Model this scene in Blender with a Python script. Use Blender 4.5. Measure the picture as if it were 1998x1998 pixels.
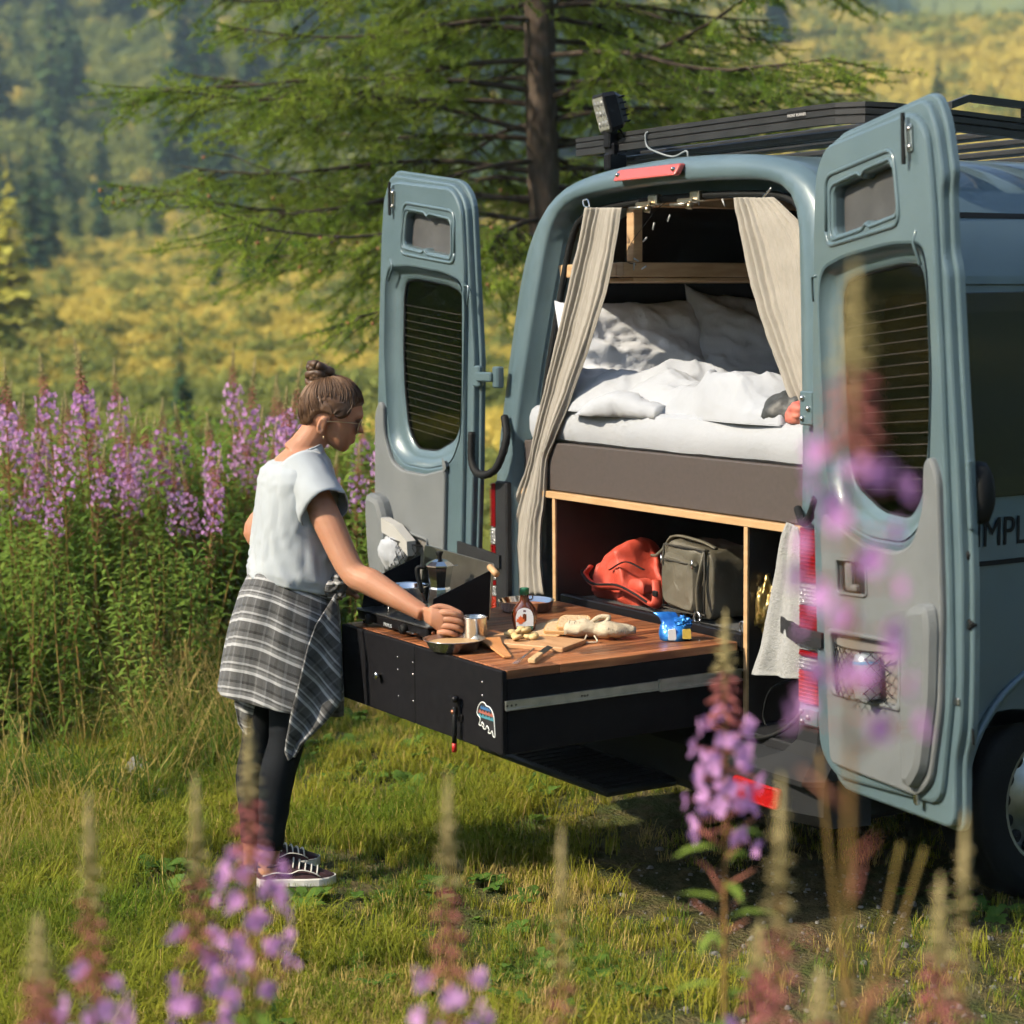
import bpy, math, random
import numpy as np
from mathutils import Vector, Matrix
from mathutils.geometry import tessellate_polygon
rng = np.random.default_rng(7); random.seed(7)
SC = bpy.context.scene
for o in list(bpy.data.objects): bpy.data.objects.remove(o)
rad = math.radians
# ------------------------------------------------------------------ camera
CAM = np.array([5.2204, -3.7064, 1.9431]); YAW, PITCH, ROLL = rad(-58.409), rad(-6.0734), rad(-0.4987); FPX = 3765.0
def _basis():
    cy, sy, cp, sp = math.cos(YAW), math.sin(YAW), math.cos(PITCH), math.sin(PITCH)
    f = np.array([sy*cp, cy*cp, sp]); r = np.array([cy, -sy, 0.]); u = np.cross(r, f)
    c, s = math.cos(ROLL), math.sin(ROLL)
    return c*r+s*u, -s*r+c*u, f
CR, CU, CF = _basis()
FH = np.array([math.sin(YAW), math.cos(YAW), 0.]); RH = np.array([math.cos(YAW), -math.sin(YAW), 0.])
cd = bpy.data.cameras.new('camera'); cam = bpy.data.objects.new('camera', cd); SC.collection.objects.link(cam)
cam.matrix_world = Matrix(((CR[0], CU[0], -CF[0], CAM[0]), (CR[1], CU[1], -CF[1], CAM[1]), (CR[2], CU[2], -CF[2], CAM[2]), (0, 0, 0, 1)))
cd.sensor_width = 36; cd.lens = 36*FPX/1998; cd.clip_start = .05; cd.clip_end = 3000
cd.dof.use_dof = True; cd.dof.focus_distance = 6.35; cd.dof.aperture_fstop = 2.8
SC.camera = cam
# ------------------------------------------------------------------ light
SUN_EL = rad(38); SUN_DIR = np.array([.16, .985])            # horizontal way the light travels
SUN_DIR = SUN_DIR/np.linalg.norm(SUN_DIR)
w = bpy.data.worlds.new('World'); SC.world = w; w.use_nodes = True
nt = w.node_tree; bg = nt.nodes['Background']
sky = nt.nodes.new('ShaderNodeTexSky'); sky.sky_type = 'NISHITA'; sky.sun_disc = False
sky.sun_elevation = SUN_EL; sky.sun_rotation = math.atan2(-SUN_DIR[0], -SUN_DIR[1]); sky.dust_density = 1.5
nt.links.new(sky.outputs[0], bg.inputs[0]); bg.inputs[1].default_value = .13
sl = bpy.data.lights.new('sun', 'SUN'); so = bpy.data.objects.new('sun', sl); SC.collection.objects.link(so)
sl.energy = 4.9; sl.angle = rad(1.6); sl.color = (1., .855, .64)
so.rotation_euler = Vector((SUN_DIR[0]*math.cos(SUN_EL), SUN_DIR[1]*math.cos(SUN_EL), -math.sin(SUN_EL))).to_track_quat('-Z', 'Y').to_euler()
so.location = (-6, -8, 8)
SC.view_settings.view_transform = 'Standard'; SC.view_settings.look = 'None'
SC.view_settings.exposure = .88; SC.view_settings.gamma = 1
SC.render.engine = 'CYCLES'; SC.cycles.use_denoising = True
SC.cycles.max_bounces = 5; SC.cycles.diffuse_bounces = 3; SC.cycles.glossy_bounces = 3; SC.cycles.use_adaptive_sampling = True; SC.cycles.adaptive_threshold = .04; SC.cycles.adaptive_min_samples = 12; SC.cycles.sample_clamp_indirect = 4; SC.cycles.transparent_max_bounces = 10; SC.cycles.volume_bounces = 0; SC.cycles.caustics_reflective = False; SC.cycles.caustics_refractive = False
# ------------------------------------------------------------------ pixel (in a 1932 px wide view) -> point
S = 1998/1932
def ray(x, y): return CF + CR*((x*S-999)/FPX) - CU*((y*S-999)/FPX)
def atD(x, y, D): return CAM + ray(x, y)*D
def atA(x, y, ax, val):
    d = ray(x, y); return CAM + d*((val-CAM[ax])/d[ax])
def atX(x, y, v): return atA(x, y, 0, v)
def atY(x, y, v): return atA(x, y, 1, v)
def atZ(x, y, v): return atA(x, y, 2, v)
# ------------------------------------------------------------------ helpers
WOFF = {}
def _link(o, parent, base=None):
    SC.collection.objects.link(o)
    if parent is not None:
        o.parent = parent; WOFF[o.name] = WOFF[parent.name]
    else:
        o.location = base; WOFF[o.name] = np.array(base, float)
def tag(o, label=None, cat=None, group=None, kind=None):
    if label: o['label'] = label
    if cat: o['category'] = cat
    if group: o['group'] = group
    if kind: o['kind'] = kind
    return o
def thing(name, label, cat, loc=(0, 0, 0), group=None):
    o = bpy.data.objects.new(name, None); o.empty_display_size = .1
    _link(o, None, np.array(loc, float)); return tag(o, label, cat, group)
class MB:
    def __init__(s): s.v = []; s.f = []; s.n = 0; s.uv = []; s.m = []; s.cm = 0; s.sm = []
    def add(s, v, f, uv=None, smooth=False):
        v = np.asarray(v, float).reshape(-1, 3); s.v.append(v)
        for q in f: s.f.append(tuple(int(i)+s.n for i in q)); s.m.append(s.cm); s.sm.append(smooth)
        s.uv.append(np.zeros((len(v), 2)) if uv is None else np.asarray(uv, float)); s.n += len(v); return s
    def box(s, lo, hi, bev=0., xf=None):
        lo = np.array(lo, float); hi = np.array(hi, float); lo, hi = np.minimum(lo, hi), np.maximum(lo, hi)
        b = min(bev, .45*float((hi-lo).min()))
        if b <= 0:
            v = [(lo[0] if i & 1 == 0 else hi[0], lo[1] if i & 2 == 0 else hi[1], lo[2] if i & 4 == 0 else hi[2]) for i in range(8)]
            f = [(0, 2, 3, 1), (4, 5, 7, 6), (0, 1, 5, 4), (2, 6, 7, 3), (0, 4, 6, 2), (1, 3, 7, 5)]
        else:
            v = []; idx = {}
            for i in range(8):
                c = [hi[k] if i >> k & 1 else lo[k] for k in range(3)]
                for k in range(3):
                    p = [c[j]-(b if i >> j & 1 else -b) if j != k else c[j] for j in range(3)]
                    idx[i, k] = len(v); v.append(p)
            f = []
            for k in range(3):
                a, c = (k+1) % 3, (k+2) % 3
                for sgn in (0, 1):
                    b0 = sgn << k; q = [idx[b0, k], idx[b0 | 1 << a, k], idx[b0 | 1 << a | 1 << c, k], idx[b0 | 1 << c, k]]
                    f.append(q if sgn else q[::-1])
                for s1 in (0, 1):
                    for s2 in (0, 1):
                        i0 = s1 << a | s2 << c; i1 = i0 | 1 << k
                        f.append([idx[i0, a], idx[i1, a], idx[i1, c], idx[i0, c]] if s1 == s2 else [idx[i0, c], idx[i1, c], idx[i1, a], idx[i0, a]])
            for i in range(8):
                q = [idx[i, 0], idx[i, 1], idx[i, 2]]; f.append(q if bin(i).count('1') % 2 else q[::-1])
        v = np.array(v)
        return s.add(v if xf is None else xf(v), f)
    def tube(s, pts, r, n=8, cap=True, flat=None, smooth=True):
        pts = np.asarray(pts, float); m = len(pts); r = np.broadcast_to(np.asarray(r, float), (m,))
        T = np.gradient(pts, axis=0); T /= np.linalg.norm(T, axis=1)[:, None]+1e-12
        up = np.array([0, 0, 1.]) if abs(T[0][2]) < .9 else np.array([1., 0, 0])
        N = np.cross(up, T[0]); N /= np.linalg.norm(N); v = []; a = np.arange(n)*2*math.pi/n
        for i in range(m):
            N = N-T[i]*(N@T[i]); N /= np.linalg.norm(N)+1e-12; B = np.cross(T[i], N)
            v.append(pts[i]+r[i]*(np.cos(a)[:, None]*N+np.sin(a)[:, None]*B*(flat or 1)))
        return s.loft(v, cap, smooth)
    def loft(s, rings, cap=True, smooth=True, closed=True, uv=False, loop=False):
        rings = [np.asarray(q, float) for q in rings]; m = len(rings); n = len(rings[0]); f = []
        for i in range(m if loop else m-1):
            i2 = (i+1) % m
            for j in range(n if closed else n-1):
                k = (j+1) % n; f.append((i*n+j, i*n+k, i2*n+k, i2*n+j))
        if cap and closed and not loop:
            f.append(tuple(range(n))[::-1]); f.append(tuple((m-1)*n+j for j in range(n)))
        U = None
        if uv: U = np.array([(j/n, i/(m-1)) for i in range(m) for j in range(n)])
        return s.add(np.concatenate(rings), f, U, smooth)
    def grid(s, P, smooth=True, uv=None):
        a, b = P.shape[:2]; f = [(i*b+j, i*b+j+1, (i+1)*b+j+1, (i+1)*b+j) for i in range(a-1) for j in range(b-1)]
        if uv is None: uv = np.stack(np.meshgrid(np.linspace(0, 1, a), np.linspace(0, 1, b), indexing='ij'), -1).reshape(-1, 2)
        return s.add(P.reshape(-1, 3), f, uv, smooth)
    def lathe(s, prof, n=24, c=(0, 0, 0), ax=None, cap=True, smooth=True, sq=None):
        a = np.arange(n)*2*math.pi/n; c = np.array(c, float)
        Z = np.array([0, 0, 1.]) if ax is None else np.array(ax, float)/np.linalg.norm(ax)
        X = np.cross([0, 1., 0], Z) if abs(Z[1]) < .9 else np.cross([0, 0, 1.], Z); X /= np.linalg.norm(X); Y = np.cross(Z, X)
        return s.loft([c+Z*z+max(r, 1e-4)*(np.cos(a)[:, None]*X+np.sin(a)[:, None]*Y) for r, z in prof], cap, smooth)
    def plate(s, out, n0, n1, xf=lambda p: p, holes=(), bev=0., back=True, smooth=False):
        """slab with outline (u,v) and holes from n0 to n1 (front); front edge bevelled"""
        def area(p): return .5*sum(p[i][0]*p[(i+1) % len(p)][1]-p[(i+1) % len(p)][0]*p[i][1] for i in range(len(p)))
        def ccw(p, want=True):
            p = [tuple(q[:2]) for q in p]; return p if (area(p) > 0) == want else p[::-1]
        def inset(p, d):
            p = np.array(p); a = np.roll(p, 1, 0); b = np.roll(p, -1, 0)
            e1 = p-a; e2 = b-p; e1 /= np.linalg.norm(e1, axis=1)[:, None]+1e-12; e2 /= np.linalg.norm(e2, axis=1)[:, None]+1e-12
            n1_ = np.stack([-e1[:, 1], e1[:, 0]], 1); n2_ = np.stack([-e2[:, 1], e2[:, 0]], 1); nn = n1_+n2_
            nn /= np.maximum((nn*n1_).sum(1), .3)[:, None]; return p+nn*d
        loops = [ccw(out)]+[ccw(h, False) for h in holes]
        sg = 1 if n1 > n0 else -1; fl = []
        for L in loops:
            m = len(L); lv = [(n0, np.array(L)), (n1-sg*bev, np.array(L))]
            if bev > 0: lv += [(n1-sg*bev*.3, inset(L, bev*.3)), (n1, inset(L, bev))]
            V = np.concatenate([np.column_stack([q, np.full(m, n)]) for n, q in lv]); f = []
            for i in range(len(lv)-1):
                for j in range(m):
                    k = (j+1) % m; q = (i*m+j, i*m+k, (i+1)*m+k, (i+1)*m+j); f.append(q if sg > 0 else q[::-1])
            s.add(xf(V), f, None, smooth); fl.append(lv[-1][1])
        for n, LL, fr in ((n1, fl, True),)+(((n0, [np.array(q) for q in loops], False),) if back else ()):
            tri = tessellate_polygon([[Vector((a, b, 0)) for a, b in q] for q in LL]); P = np.concatenate(LL)
            V = xf(np.column_stack([P, np.full(len(P), n)])); f = []
            for t in tri:
                a, b, c = P[t[0]], P[t[1]], P[t[2]]; ar = (b[0]-a[0])*(c[1]-a[1])-(c[0]-a[0])*(b[1]-a[1])
                if abs(ar) < 1e-12: continue
                t = t if ar > 0 else t[::-1]; f.append(t if (fr == (sg > 0)) else t[::-1])
            s.add(V, f)
        return s
    def ngon(s, pts): return s.add(pts, [tuple(range(len(pts)))])
    def mesh(s, name, off):
        me = bpy.data.meshes.new(name); V = np.concatenate(s.v)-off
        me.from_pydata(V.tolist(), [], s.f)
        me.polygons.foreach_set('use_smooth', np.array(s.sm, bool)); me.polygons.foreach_set('material_index', np.array(s.m, np.int32))
        U = np.concatenate(s.uv)
        if np.abs(U).max() > 0:
            l = me.uv_layers.new(name='UVMap'); vi = np.empty(len(me.loops), np.int32); me.loops.foreach_get('vertex_index', vi); l.data.foreach_set('uv', U[vi].ravel())
        me.validate(); me.update(); return me
    def build(s, name, mats, parent=None, label=None, cat=None, group=None, kind=None, sub=0, origin=None):
        V = np.concatenate(s.v)
        if parent is None: base = np.array([V[:, 0].mean(), V[:, 1].mean(), V[:, 2].min()]) if origin is None else np.array(origin, float)
        else: base = WOFF[parent.name]
        me = s.mesh(name, base)
        for m in (mats if isinstance(mats, (list, tuple)) else [mats]): me.materials.append(m)
        o = bpy.data.objects.new(name, me); _link(o, parent, base)
        if sub:
            md = o.modifiers.new('subd', 'SUBSURF'); md.levels = md.render_levels = sub
        return tag(o, label, cat, group, kind)
def rp(pts, r, seg=5):
    """rounded polygon"""
    out = []; n = len(pts); rr = r if isinstance(r, (list, tuple)) else [r]*n
    for i in range(n):
        p = np.array(pts[i], float); a = np.array(pts[i-1], float)-p; b = np.array(pts[(i+1) % n], float)-p
        la, lb = np.linalg.norm(a), np.linalg.norm(b); d = min(rr[i], .48*la, .48*lb)
        if d < 1e-5: out.append(tuple(p)); continue
        A = p+a/la*d; B = p+b/lb*d
        for k in range(seg+1):
            t = k/seg; out.append(tuple((1-t)**2*A+2*t*(1-t)*p+t*t*B))
    return out
def spline(pts, n=8, closed=False):
    P = np.asarray(pts, float); m = len(P); out = []
    for i in range(m if closed else m-1):
        p0 = P[(i-1) % m] if closed or i > 0 else 2*P[0]-P[1]; p1 = P[i]; p2 = P[(i+1) % m]
        p3 = P[(i+2) % m] if closed or i+2 < m else 2*P[-1]-P[-2]
        for k in range(n):
            t = k/n; out.append(.5*((2*p1)+(-p0+p2)*t+(2*p0-5*p1+4*p2-p3)*t*t+(-p0+3*p1-3*p2+p3)*t**3))
    if not closed: out.append(P[-1])
    return np.array(out)
def frame(o, D, A, N):
    o, D, A, N = [np.array(q, float) for q in (o, D, A, N)]
    return lambda p: o+np.asarray(p)[:, :1]*D+np.asarray(p)[:, 1:2]*A+np.asarray(p)[:, 2:3]*N
def rotz(a): c, s = math.cos(a), math.sin(a); return np.array([[c, -s, 0], [s, c, 0], [0, 0, 1.]])
def _h(i, j, k, sd):
    n = (i*374761393+j*668265263+k*1274126177+sd*974711) & 0x7fffffff; n = ((n ^ (n >> 13))*1274126177) & 0x7fffffff
    return ((n ^ (n >> 16)) & 0xffff)/32767.5-1
def vnoise(P, sc=1., sd=0, oct=3):
    P = np.asarray(P, float); out = np.zeros(P.shape[:-1]); amp = 1.
    for o in range(oct):
        Q = P*sc*2**o+17.3*o; I = np.floor(Q).astype(np.int64); F = Q-I; F = F*F*(3-2*F); acc = 0
        for a in (0, 1):
            for b in (0, 1):
                for c in (0, 1):
                    wgt = (F[..., 0] if a else 1-F[..., 0])*(F[..., 1] if b else 1-F[..., 1])*(F[..., 2] if c else 1-F[..., 2])
                    acc = acc+wgt*_h(I[..., 0]+a, I[..., 1]+b, I[..., 2]+c, sd+o)
        out += acc*amp; amp *= .5
    return out
# ------------------------------------------------------------------ materials
def mat(name, col, rough=.5, metal=0., var=None, vs=6., bump=0., bs=40., coat=0., trans=0., alpha=1., emit=None, spec=.5, sheen=0., det=4., sub=0., coord='Object', stretch=None):
    m = bpy.data.materials.new(name); m.use_nodes = True; t = m.node_tree; b = t.nodes['Principled BSDF']; L = t.links.new
    b.inputs['Base Color'].default_value = (*col, 1); b.inputs['Roughness'].default_value = rough; b.inputs['Metallic'].default_value = metal
    b.inputs['Coat Weight'].default_value = coat; b.inputs['Coat Roughness'].default_value = .06; b.inputs['Specular IOR Level'].default_value = spec
    b.inputs['Transmission Weight'].default_value = trans; b.inputs['Alpha'].default_value = alpha; b.inputs['Sheen Weight'].default_value = sheen
    if sub: b.inputs['Subsurface Weight'].default_value = sub; b.inputs['Subsurface Radius'].default_value = (.02, .008, .004); b.inputs['Subsurface Scale'].default_value = .5
    if emit: b.inputs['Emission Color'].default_value = (*emit[0], 1); b.inputs['Emission Strength'].default_value = emit[1]
    if var is not None or bump:
        tc = t.nodes.new('ShaderNodeTexCoord'); src = tc.outputs[coord]
        if stretch:
            mp = t.nodes.new('ShaderNodeMapping'); mp.inputs['Scale'].default_value = stretch; L(src, mp.inputs[0]); src = mp.outputs[0]
    if var is not None:
        nz = t.nodes.new('ShaderNodeTexNoise'); nz.inputs['Scale'].default_value = vs; nz.inputs['Detail'].default_value = det; L(src, nz.inputs['Vector'])
        cr = t.nodes.new('ShaderNodeValToRGB'); cr.color_ramp.elements[0].position = .35; cr.color_ramp.elements[1].position = .65
        cr.color_ramp.elements[0].color = (*col, 1); cr.color_ramp.elements[1].color = (*var, 1)
        L(nz.outputs[0], cr.inputs[0]); L(cr.outputs[0], b.inputs['Base Color'])
    if bump:
        n2 = t.nodes.new('ShaderNodeTexNoise'); n2.inputs['Scale'].default_value = bs; n2.inputs['Detail'].default_value = 5; L(src, n2.inputs['Vector'])
        bp = t.nodes.new('ShaderNodeBump'); bp.inputs['Strength'].default_value = bump; bp.inputs['Distance'].default_value = .01; L(n2.outputs[0], bp.inputs['Height']); L(bp.outputs[0], b.inputs['Normal'])
    return m
def leafmat(name, c1, c2, tr=.35, vs=3., rough=.55, obj_rand=.0, det=2.):
    m = bpy.data.materials.new(name); m.use_nodes = True; t = m.node_tree; L = t.links.new; b = t.nodes['Principled BSDF']; out = t.nodes['Material Output']
    g = t.nodes.new('ShaderNodeNewGeometry'); nz = t.nodes.new('ShaderNodeTexNoise'); nz.inputs['Scale'].default_value = vs; nz.inputs['Detail'].default_value = det
    L(g.outputs['Position'], nz.inputs['Vector']); f = nz.outputs[0]
    oi = t.nodes.new('ShaderNodeObjectInfo'); mx = t.nodes.new('ShaderNodeMix'); mx.inputs[0].default_value = obj_rand; L(f, mx.inputs[2]); L(oi.outputs['Random'], mx.inputs[3]); f = mx.outputs[0]
    cr = t.nodes.new('ShaderNodeValToRGB'); e = cr.color_ramp.elements; e[0].position = .3; e[1].position = .7; e[0].color = (*c1, 1); e[1].color = (*c2, 1); L(f, cr.inputs[0])
    t.nodes.remove(b); b = t.nodes.new('ShaderNodeBsdfDiffuse'); L(cr.outputs[0], b.inputs[0])
    tb = t.nodes.new('ShaderNodeBsdfTranslucent'); L(cr.outputs[0], tb.inputs[0]); ms = t.nodes.new('ShaderNodeMixShader'); ms.inputs[0].default_value = tr
    L(b.outputs[0], ms.inputs[1]); L(tb.outputs[0], ms.inputs[2]); L(ms.outputs[0], out.inputs[0]); return m
def glassmat(name, col, rough=.03, gl=.12):
    m = bpy.data.materials.new(name); m.use_nodes = True; t = m.node_tree; L = t.links.new; out = t.nodes['Material Output']
    tr = t.nodes.new('ShaderNodeBsdfTransparent'); tr.inputs[0].default_value = (*col, 1)
    g = t.nodes.new('ShaderNodeBsdfGlossy'); g.inputs['Roughness'].default_value = rough
    ms = t.nodes.new('ShaderNodeMixShader'); ms.inputs[0].default_value = .035; L(tr.outputs[0], ms.inputs[1]); L(g.outputs[0], ms.inputs[2]); L(ms.outputs[0], out.inputs[0])
    t.nodes.remove(t.nodes['Principled BSDF']); return m
M = {}
M['paint'] = mat('van_paint', (.078, .126, .152), .36, .1, coat=.4, var=(.096, .148, .174), vs=3.5, det=8)
M['rubber'] = mat('black_rubber', (.007, .008, .009), .65, spec=.2, bump=.1, bs=120)
M['plastic'] = mat('dark_plastic', (.014, .015, .018), .55, spec=.3, bump=.15, bs=300, var=(.02, .021, .024), vs=20)
M['bumper'] = mat('bumper_plastic', (.013, .0145, .017), .55, spec=.2, bump=.15, bs=260, var=(.021, .023, .026), vs=5)
M['trim'] = mat('grey_trim', (.118, .132, .142), .62, var=(.142, .156, .165), vs=5, det=8, bump=.12, bs=350)
M['black'] = mat('black_panel', (.006, .006, .008), .6, spec=.12, var=(.009, .009, .011), vs=30, bump=.05, bs=200)
M['blackmetal'] = mat('black_metal', (.008, .008, .010), .42, .2, spec=.25, bump=.05, bs=150)
M['steel'] = mat('steel', (.6, .6, .6), .25, 1., var=(.5, .5, .5), vs=20)
M['dullsteel'] = mat('zinc_steel', (.5, .52, .52), .42, 1., var=(.38, .4, .4), vs=25)
M['chrome'] = mat('chrome', (.75, .75, .75), .12, 1.)
M['alu'] = mat('black_aluminium', (.028, .03, .033), .42, .4, var=(.04, .042, .045), vs=10)
M['glass'] = glassmat('tinted_glass', (.17, .20, .13))
M['dkglass'] = mat('privacy_glass', (.006, .006, .008), .05, 0., spec=.6)
M['lining'] = mat('dark_lining', (.010, .010, .012), .9, var=(.014, .013, .014), vs=8)
M['ply'] = mat('plywood_edge', (.40, .25, .12), .6, var=(.48, .32, .17), vs=30, stretch=(.2, 1, 1))
M['plyface'] = mat('dark_film_ply', (.022, .017, .015), .5, var=(.03, .023, .019), vs=14)
M['board'] = mat('brown_film_board', (.055, .045, .043), .6, var=(.065, .053, .050), vs=60)
M['pine'] = mat('pine_wood', (.40, .25, .13), .6, var=(.50, .34, .19), vs=9, stretch=(1, 1, 6))
M['red'] = mat('red_lens', (.17, .002, .004), .3, spec=.3, coat=.25)
M['redlit'] = mat('red_reflector', (.30, .004, .006), .3, bump=.4, bs=90)
M['orange'] = mat('amber_lens', (.34, .025, .008), .3, coat=.25, bump=.5, bs=120)
M['clear'] = mat('clear_lens', (.40, .41, .42), .2, .6, bump=.7, bs=110)
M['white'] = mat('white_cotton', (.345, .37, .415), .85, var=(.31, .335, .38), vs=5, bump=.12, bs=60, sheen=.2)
M['pillow'] = mat('pillow_cotton_fill_lit', (.78, .82, .90), .85, var=(.72, .77, .86), vs=5, bump=.12, bs=60)  # same cotton as the duvet, made paler to paint in fill light
M['linen'] = mat('linen_curtain', (.27, .255, .225), .9, var=(.30, .28, .25), vs=30, bump=.2, bs=200, sheen=.2, stretch=(3, 3, 1))
M['carpet'] = mat('grey_carpet', (.05, .055, .06), .95, var=(.085, .09, .095), vs=150, bump=.6, bs=260)
# ================================================================== VAN
van = thing('camper_van', 'blue-grey high-roof camper van with both rear doors wide open', 'van', (0, 2.5, 0))
def resamp(P, n):
    P = np.asarray(P, float); d = np.r_[0, np.cumsum(np.linalg.norm(np.diff(P, axis=0), axis=1))]; t = np.linspace(0, d[-1], n)
    return np.column_stack([np.interp(t, d, P[:, k]) for k in range(P.shape[1])])
def ylean(z): return .105*np.clip((np.asarray(z)-1.25)/1.1, 0, 1.2)**1.25
OUT = [(.945, .66), (.952, .8), (.955, 1.0), (.947, 1.3), (.922, 1.6), (.888, 1.9), (.868, 2.04), (.84, 2.15), (.795, 2.24), (.735, 2.31), (.65, 2.36), (.55, 2.39), (.4, 2.412), (.2, 2.425), (0, 2.43)]
APT = [(.815, .63), (.82, 1.0), (.818, 1.3), (.79, 1.6), (.745, 1.9), (.715, 2.08), (.695, 2.18), (.66, 2.255), (.60, 2.30), (.52, 2.322), (.4, 2.334), (.2, 2.343), (0, 2.345)]
NH = 40
def half(P, n=NH):
    Q = resamp(spline(P, 6), n); return Q
def full(H): return np.concatenate([H*[-1, 1], H[-2::-1]])          # left bottom -> top -> right bottom
def inset2(L, d):
    a = np.gradient(L, axis=0); a /= np.linalg.norm(a, axis=1)[:, None]; return L+np.stack([a[:, 1], -a[:, 0]], 1)*d
OL, AL = full(half(OUT)), full(half(APT))
def ring(L, dy): return np.column_stack([L[:, 0], ylean(L[:, 1])+dy, L[:, 1]])
# side and roof shell, from the tail to the nose
sh = MB(); rings = [ring(OL, .05)]
for y, sx, sz in ((.3, 1, 1), (.8, 1.004, 1.004), (1.5, 1.008, 1.008), (2.5, 1.01, 1.012), (3.6, 1.008, 1.012), (4.3, .99, .99), (4.8, .95, .86), (5.2, .9, .70), (5.55, .86, .58), (5.65, .80, .5)):
    L = OL.copy(); L[:, 0] *= sx; L[:, 1] = .66+(L[:, 1]-.66)*sz; rings.append(np.column_stack([L[:, 0], y+ylean(L[:, 1])*(y < 1), L[:, 1]]))
sh.loft(rings, cap=False, closed=False)
sh.add(rings[-1], [tuple(range(len(rings[-1])))])
sh.build('body_shell', M['paint'], van)
fr = MB(); fr.loft([ring(OL, .05), ring(inset2(OL, .008), .018), ring(inset2(OL, .03), .0), ring(inset2(AL, -.012), .0), ring(AL, .012), ring(AL, .075), ring(inset2(AL, .045), .085), ring(inset2(AL, .05), .24)], cap=False, closed=False)
frame_o = fr.build('rear_frame', M['paint'], van)
q = MB(); q.tube(ring(inset2(AL, .046), .078), .013, 8); q.build('door_seal', M['rubber'], van)
q = MB(); q.loft([ring(inset2(AL, .05), .24), ring(inset2(AL, .02), .245)]+[ring(inset2(AL, .02), .0)+[0, y, 0] for y in (1.0, 2.0, 3.0)], cap=False, closed=False)
L3 = ring(inset2(AL, .02), 0)+[0, 3.0, 0]; q.add(L3, [tuple(range(len(L3)))])
q.build('interior_lining', M['lining'], van)
q = MB(); q.box((-.85, -.01, .58), (.85, 3.05, .628), .004); q.build('load_floor', M['plastic'], van)
# lower sides with wheel arches
def lower_side(sx):
    arc = [(.99+.44*math.cos(a), .37+.44*math.sin(a)) for a in np.linspace(0, math.pi, 22)]
    arc = [p for p in arc if p[1] > .40]
    out = [(.05, .675), (.05, .48), (arc[-1][0], .44)]+arc[::-1]+[(arc[0][0], .42), (5.2, .42), (5.2, .675)]
    xf = lambda p: np.column_stack([sx*(.925+p[:, 2]), p[:, 0], p[:, 1]])
    m = MB(); m.plate(out, 0, .024, xf, bev=.006)
    m.build('lower_side', M['paint'], van)
    lip = np.array([(sx*.955, a, b) for a, b in [(.99+.445*math.cos(t), .37+.445*math.sin(t)) for t in np.linspace(.1, math.pi-.1, 30)]])
    q = MB(); q.tube(lip, .014, 6); q.build('arch_lip', M['paint'], van)
    q = MB(); aa = np.linspace(0, math.pi, 20)
    q.loft([np.column_stack([np.full(20, sx*(.94-d)), .99+.43*np.cos(aa), .37+.43*np.sin(aa)]) for d in (0, .3)], cap=False, closed=False)
    q.add(np.column_stack([np.full(20, sx*.64), .99+.43*np.cos(aa), .37+.43*np.sin(aa)]), [tuple(range(20))]); q.build('wheel_well', M['rubber'], van)
    return 0
for sx in (1, -1): lower_side(sx)
q = MB(); q.box((-.8, .1, .34), (.8, 5.1, .57), .02); q.build('underbody', M['rubber'], van)
def sec_x(z): zz = [p[1] for p in OUT]; return np.interp(z, zz, [p[0] for p in OUT])
# side mouldings, side glass and lettering (right side is the one in view)
for sx in (1, -1):
    for z0, z1, d, mt, nm in ((2.205, 2.222, .006, 'rubber', 'roof_seam'), (2.0, 2.025, .012, 'paint', 'side_moulding'), (1.135, 1.15, .006, 'rubber', 'side_seam')):
        q = MB(); P = []
        for y in (.09, .5, 1, 2, 3.5):
            P.append([(sx*(sec_x(z)*(1+.004*min(y, 1.5)/.8)+e), y+.03*(z > 1.9), z) for z, e in ((z0, -.01), (z0, d), (z1, d), (z1, -.01))])
        q.loft(P, smooth=False); q.build(nm, M[mt], van)
    q = MB()
    o_ = rp([(.22, 1.345), (.26, 1.97), (1.55, 1.985), (1.55, 1.345)], .06)
    q.plate(o_, 0, .006, lambda p, sx=sx: np.column_stack([sx*(sec_x(p[:, 1])*(1+.004*np.minimum(p[:, 0], 1.5)/.8)+.004+p[:, 2]), p[:, 0], p[:, 1]]), bev=.003)
    q.build('side_window', M['dkglass'], van)
def text_obj(name, body, size, o, D, A, N, mt, parent, ext=.0008, align='LEFT', sx=1.):
    cu = bpy.data.curves.new(name, 'FONT'); cu.body = body; cu.size = size; cu.extrude = ext; cu.align_x = align
    t = bpy.data.objects.new(name, cu); dg = bpy.context.evaluated_depsgraph_get(); SC.collection.objects.link(t); bpy.context.view_layer.update()
    me = bpy.data.meshes.new_from_object(t.evaluated_get(bpy.context.evaluated_depsgraph_get())); bpy.data.objects.remove(t)
    me.name = name; n = len(me.vertices); co = np.empty(n*3); me.vertices.foreach_get('co', co); co = co.reshape(-1, 3); co[:, 0] *= sx
    off = WOFF[parent.name] if parent is not None else np.array(o, float)
    co = frame(o, D, A, N)(co)-off; me.vertices.foreach_set('co', co.ravel()); me.materials.clear(); me.materials.append(mt); me.update()
    ob = bpy.data.objects.new(name, me); _link(ob, parent, off); return ob
text_obj('lettering', 'SIMPLE', .128, (.957, .535, 1.195), (0, 1, 0), (0, 0, 1), (1, 0, 0), M['rubber'], van, sx=.86)
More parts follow.
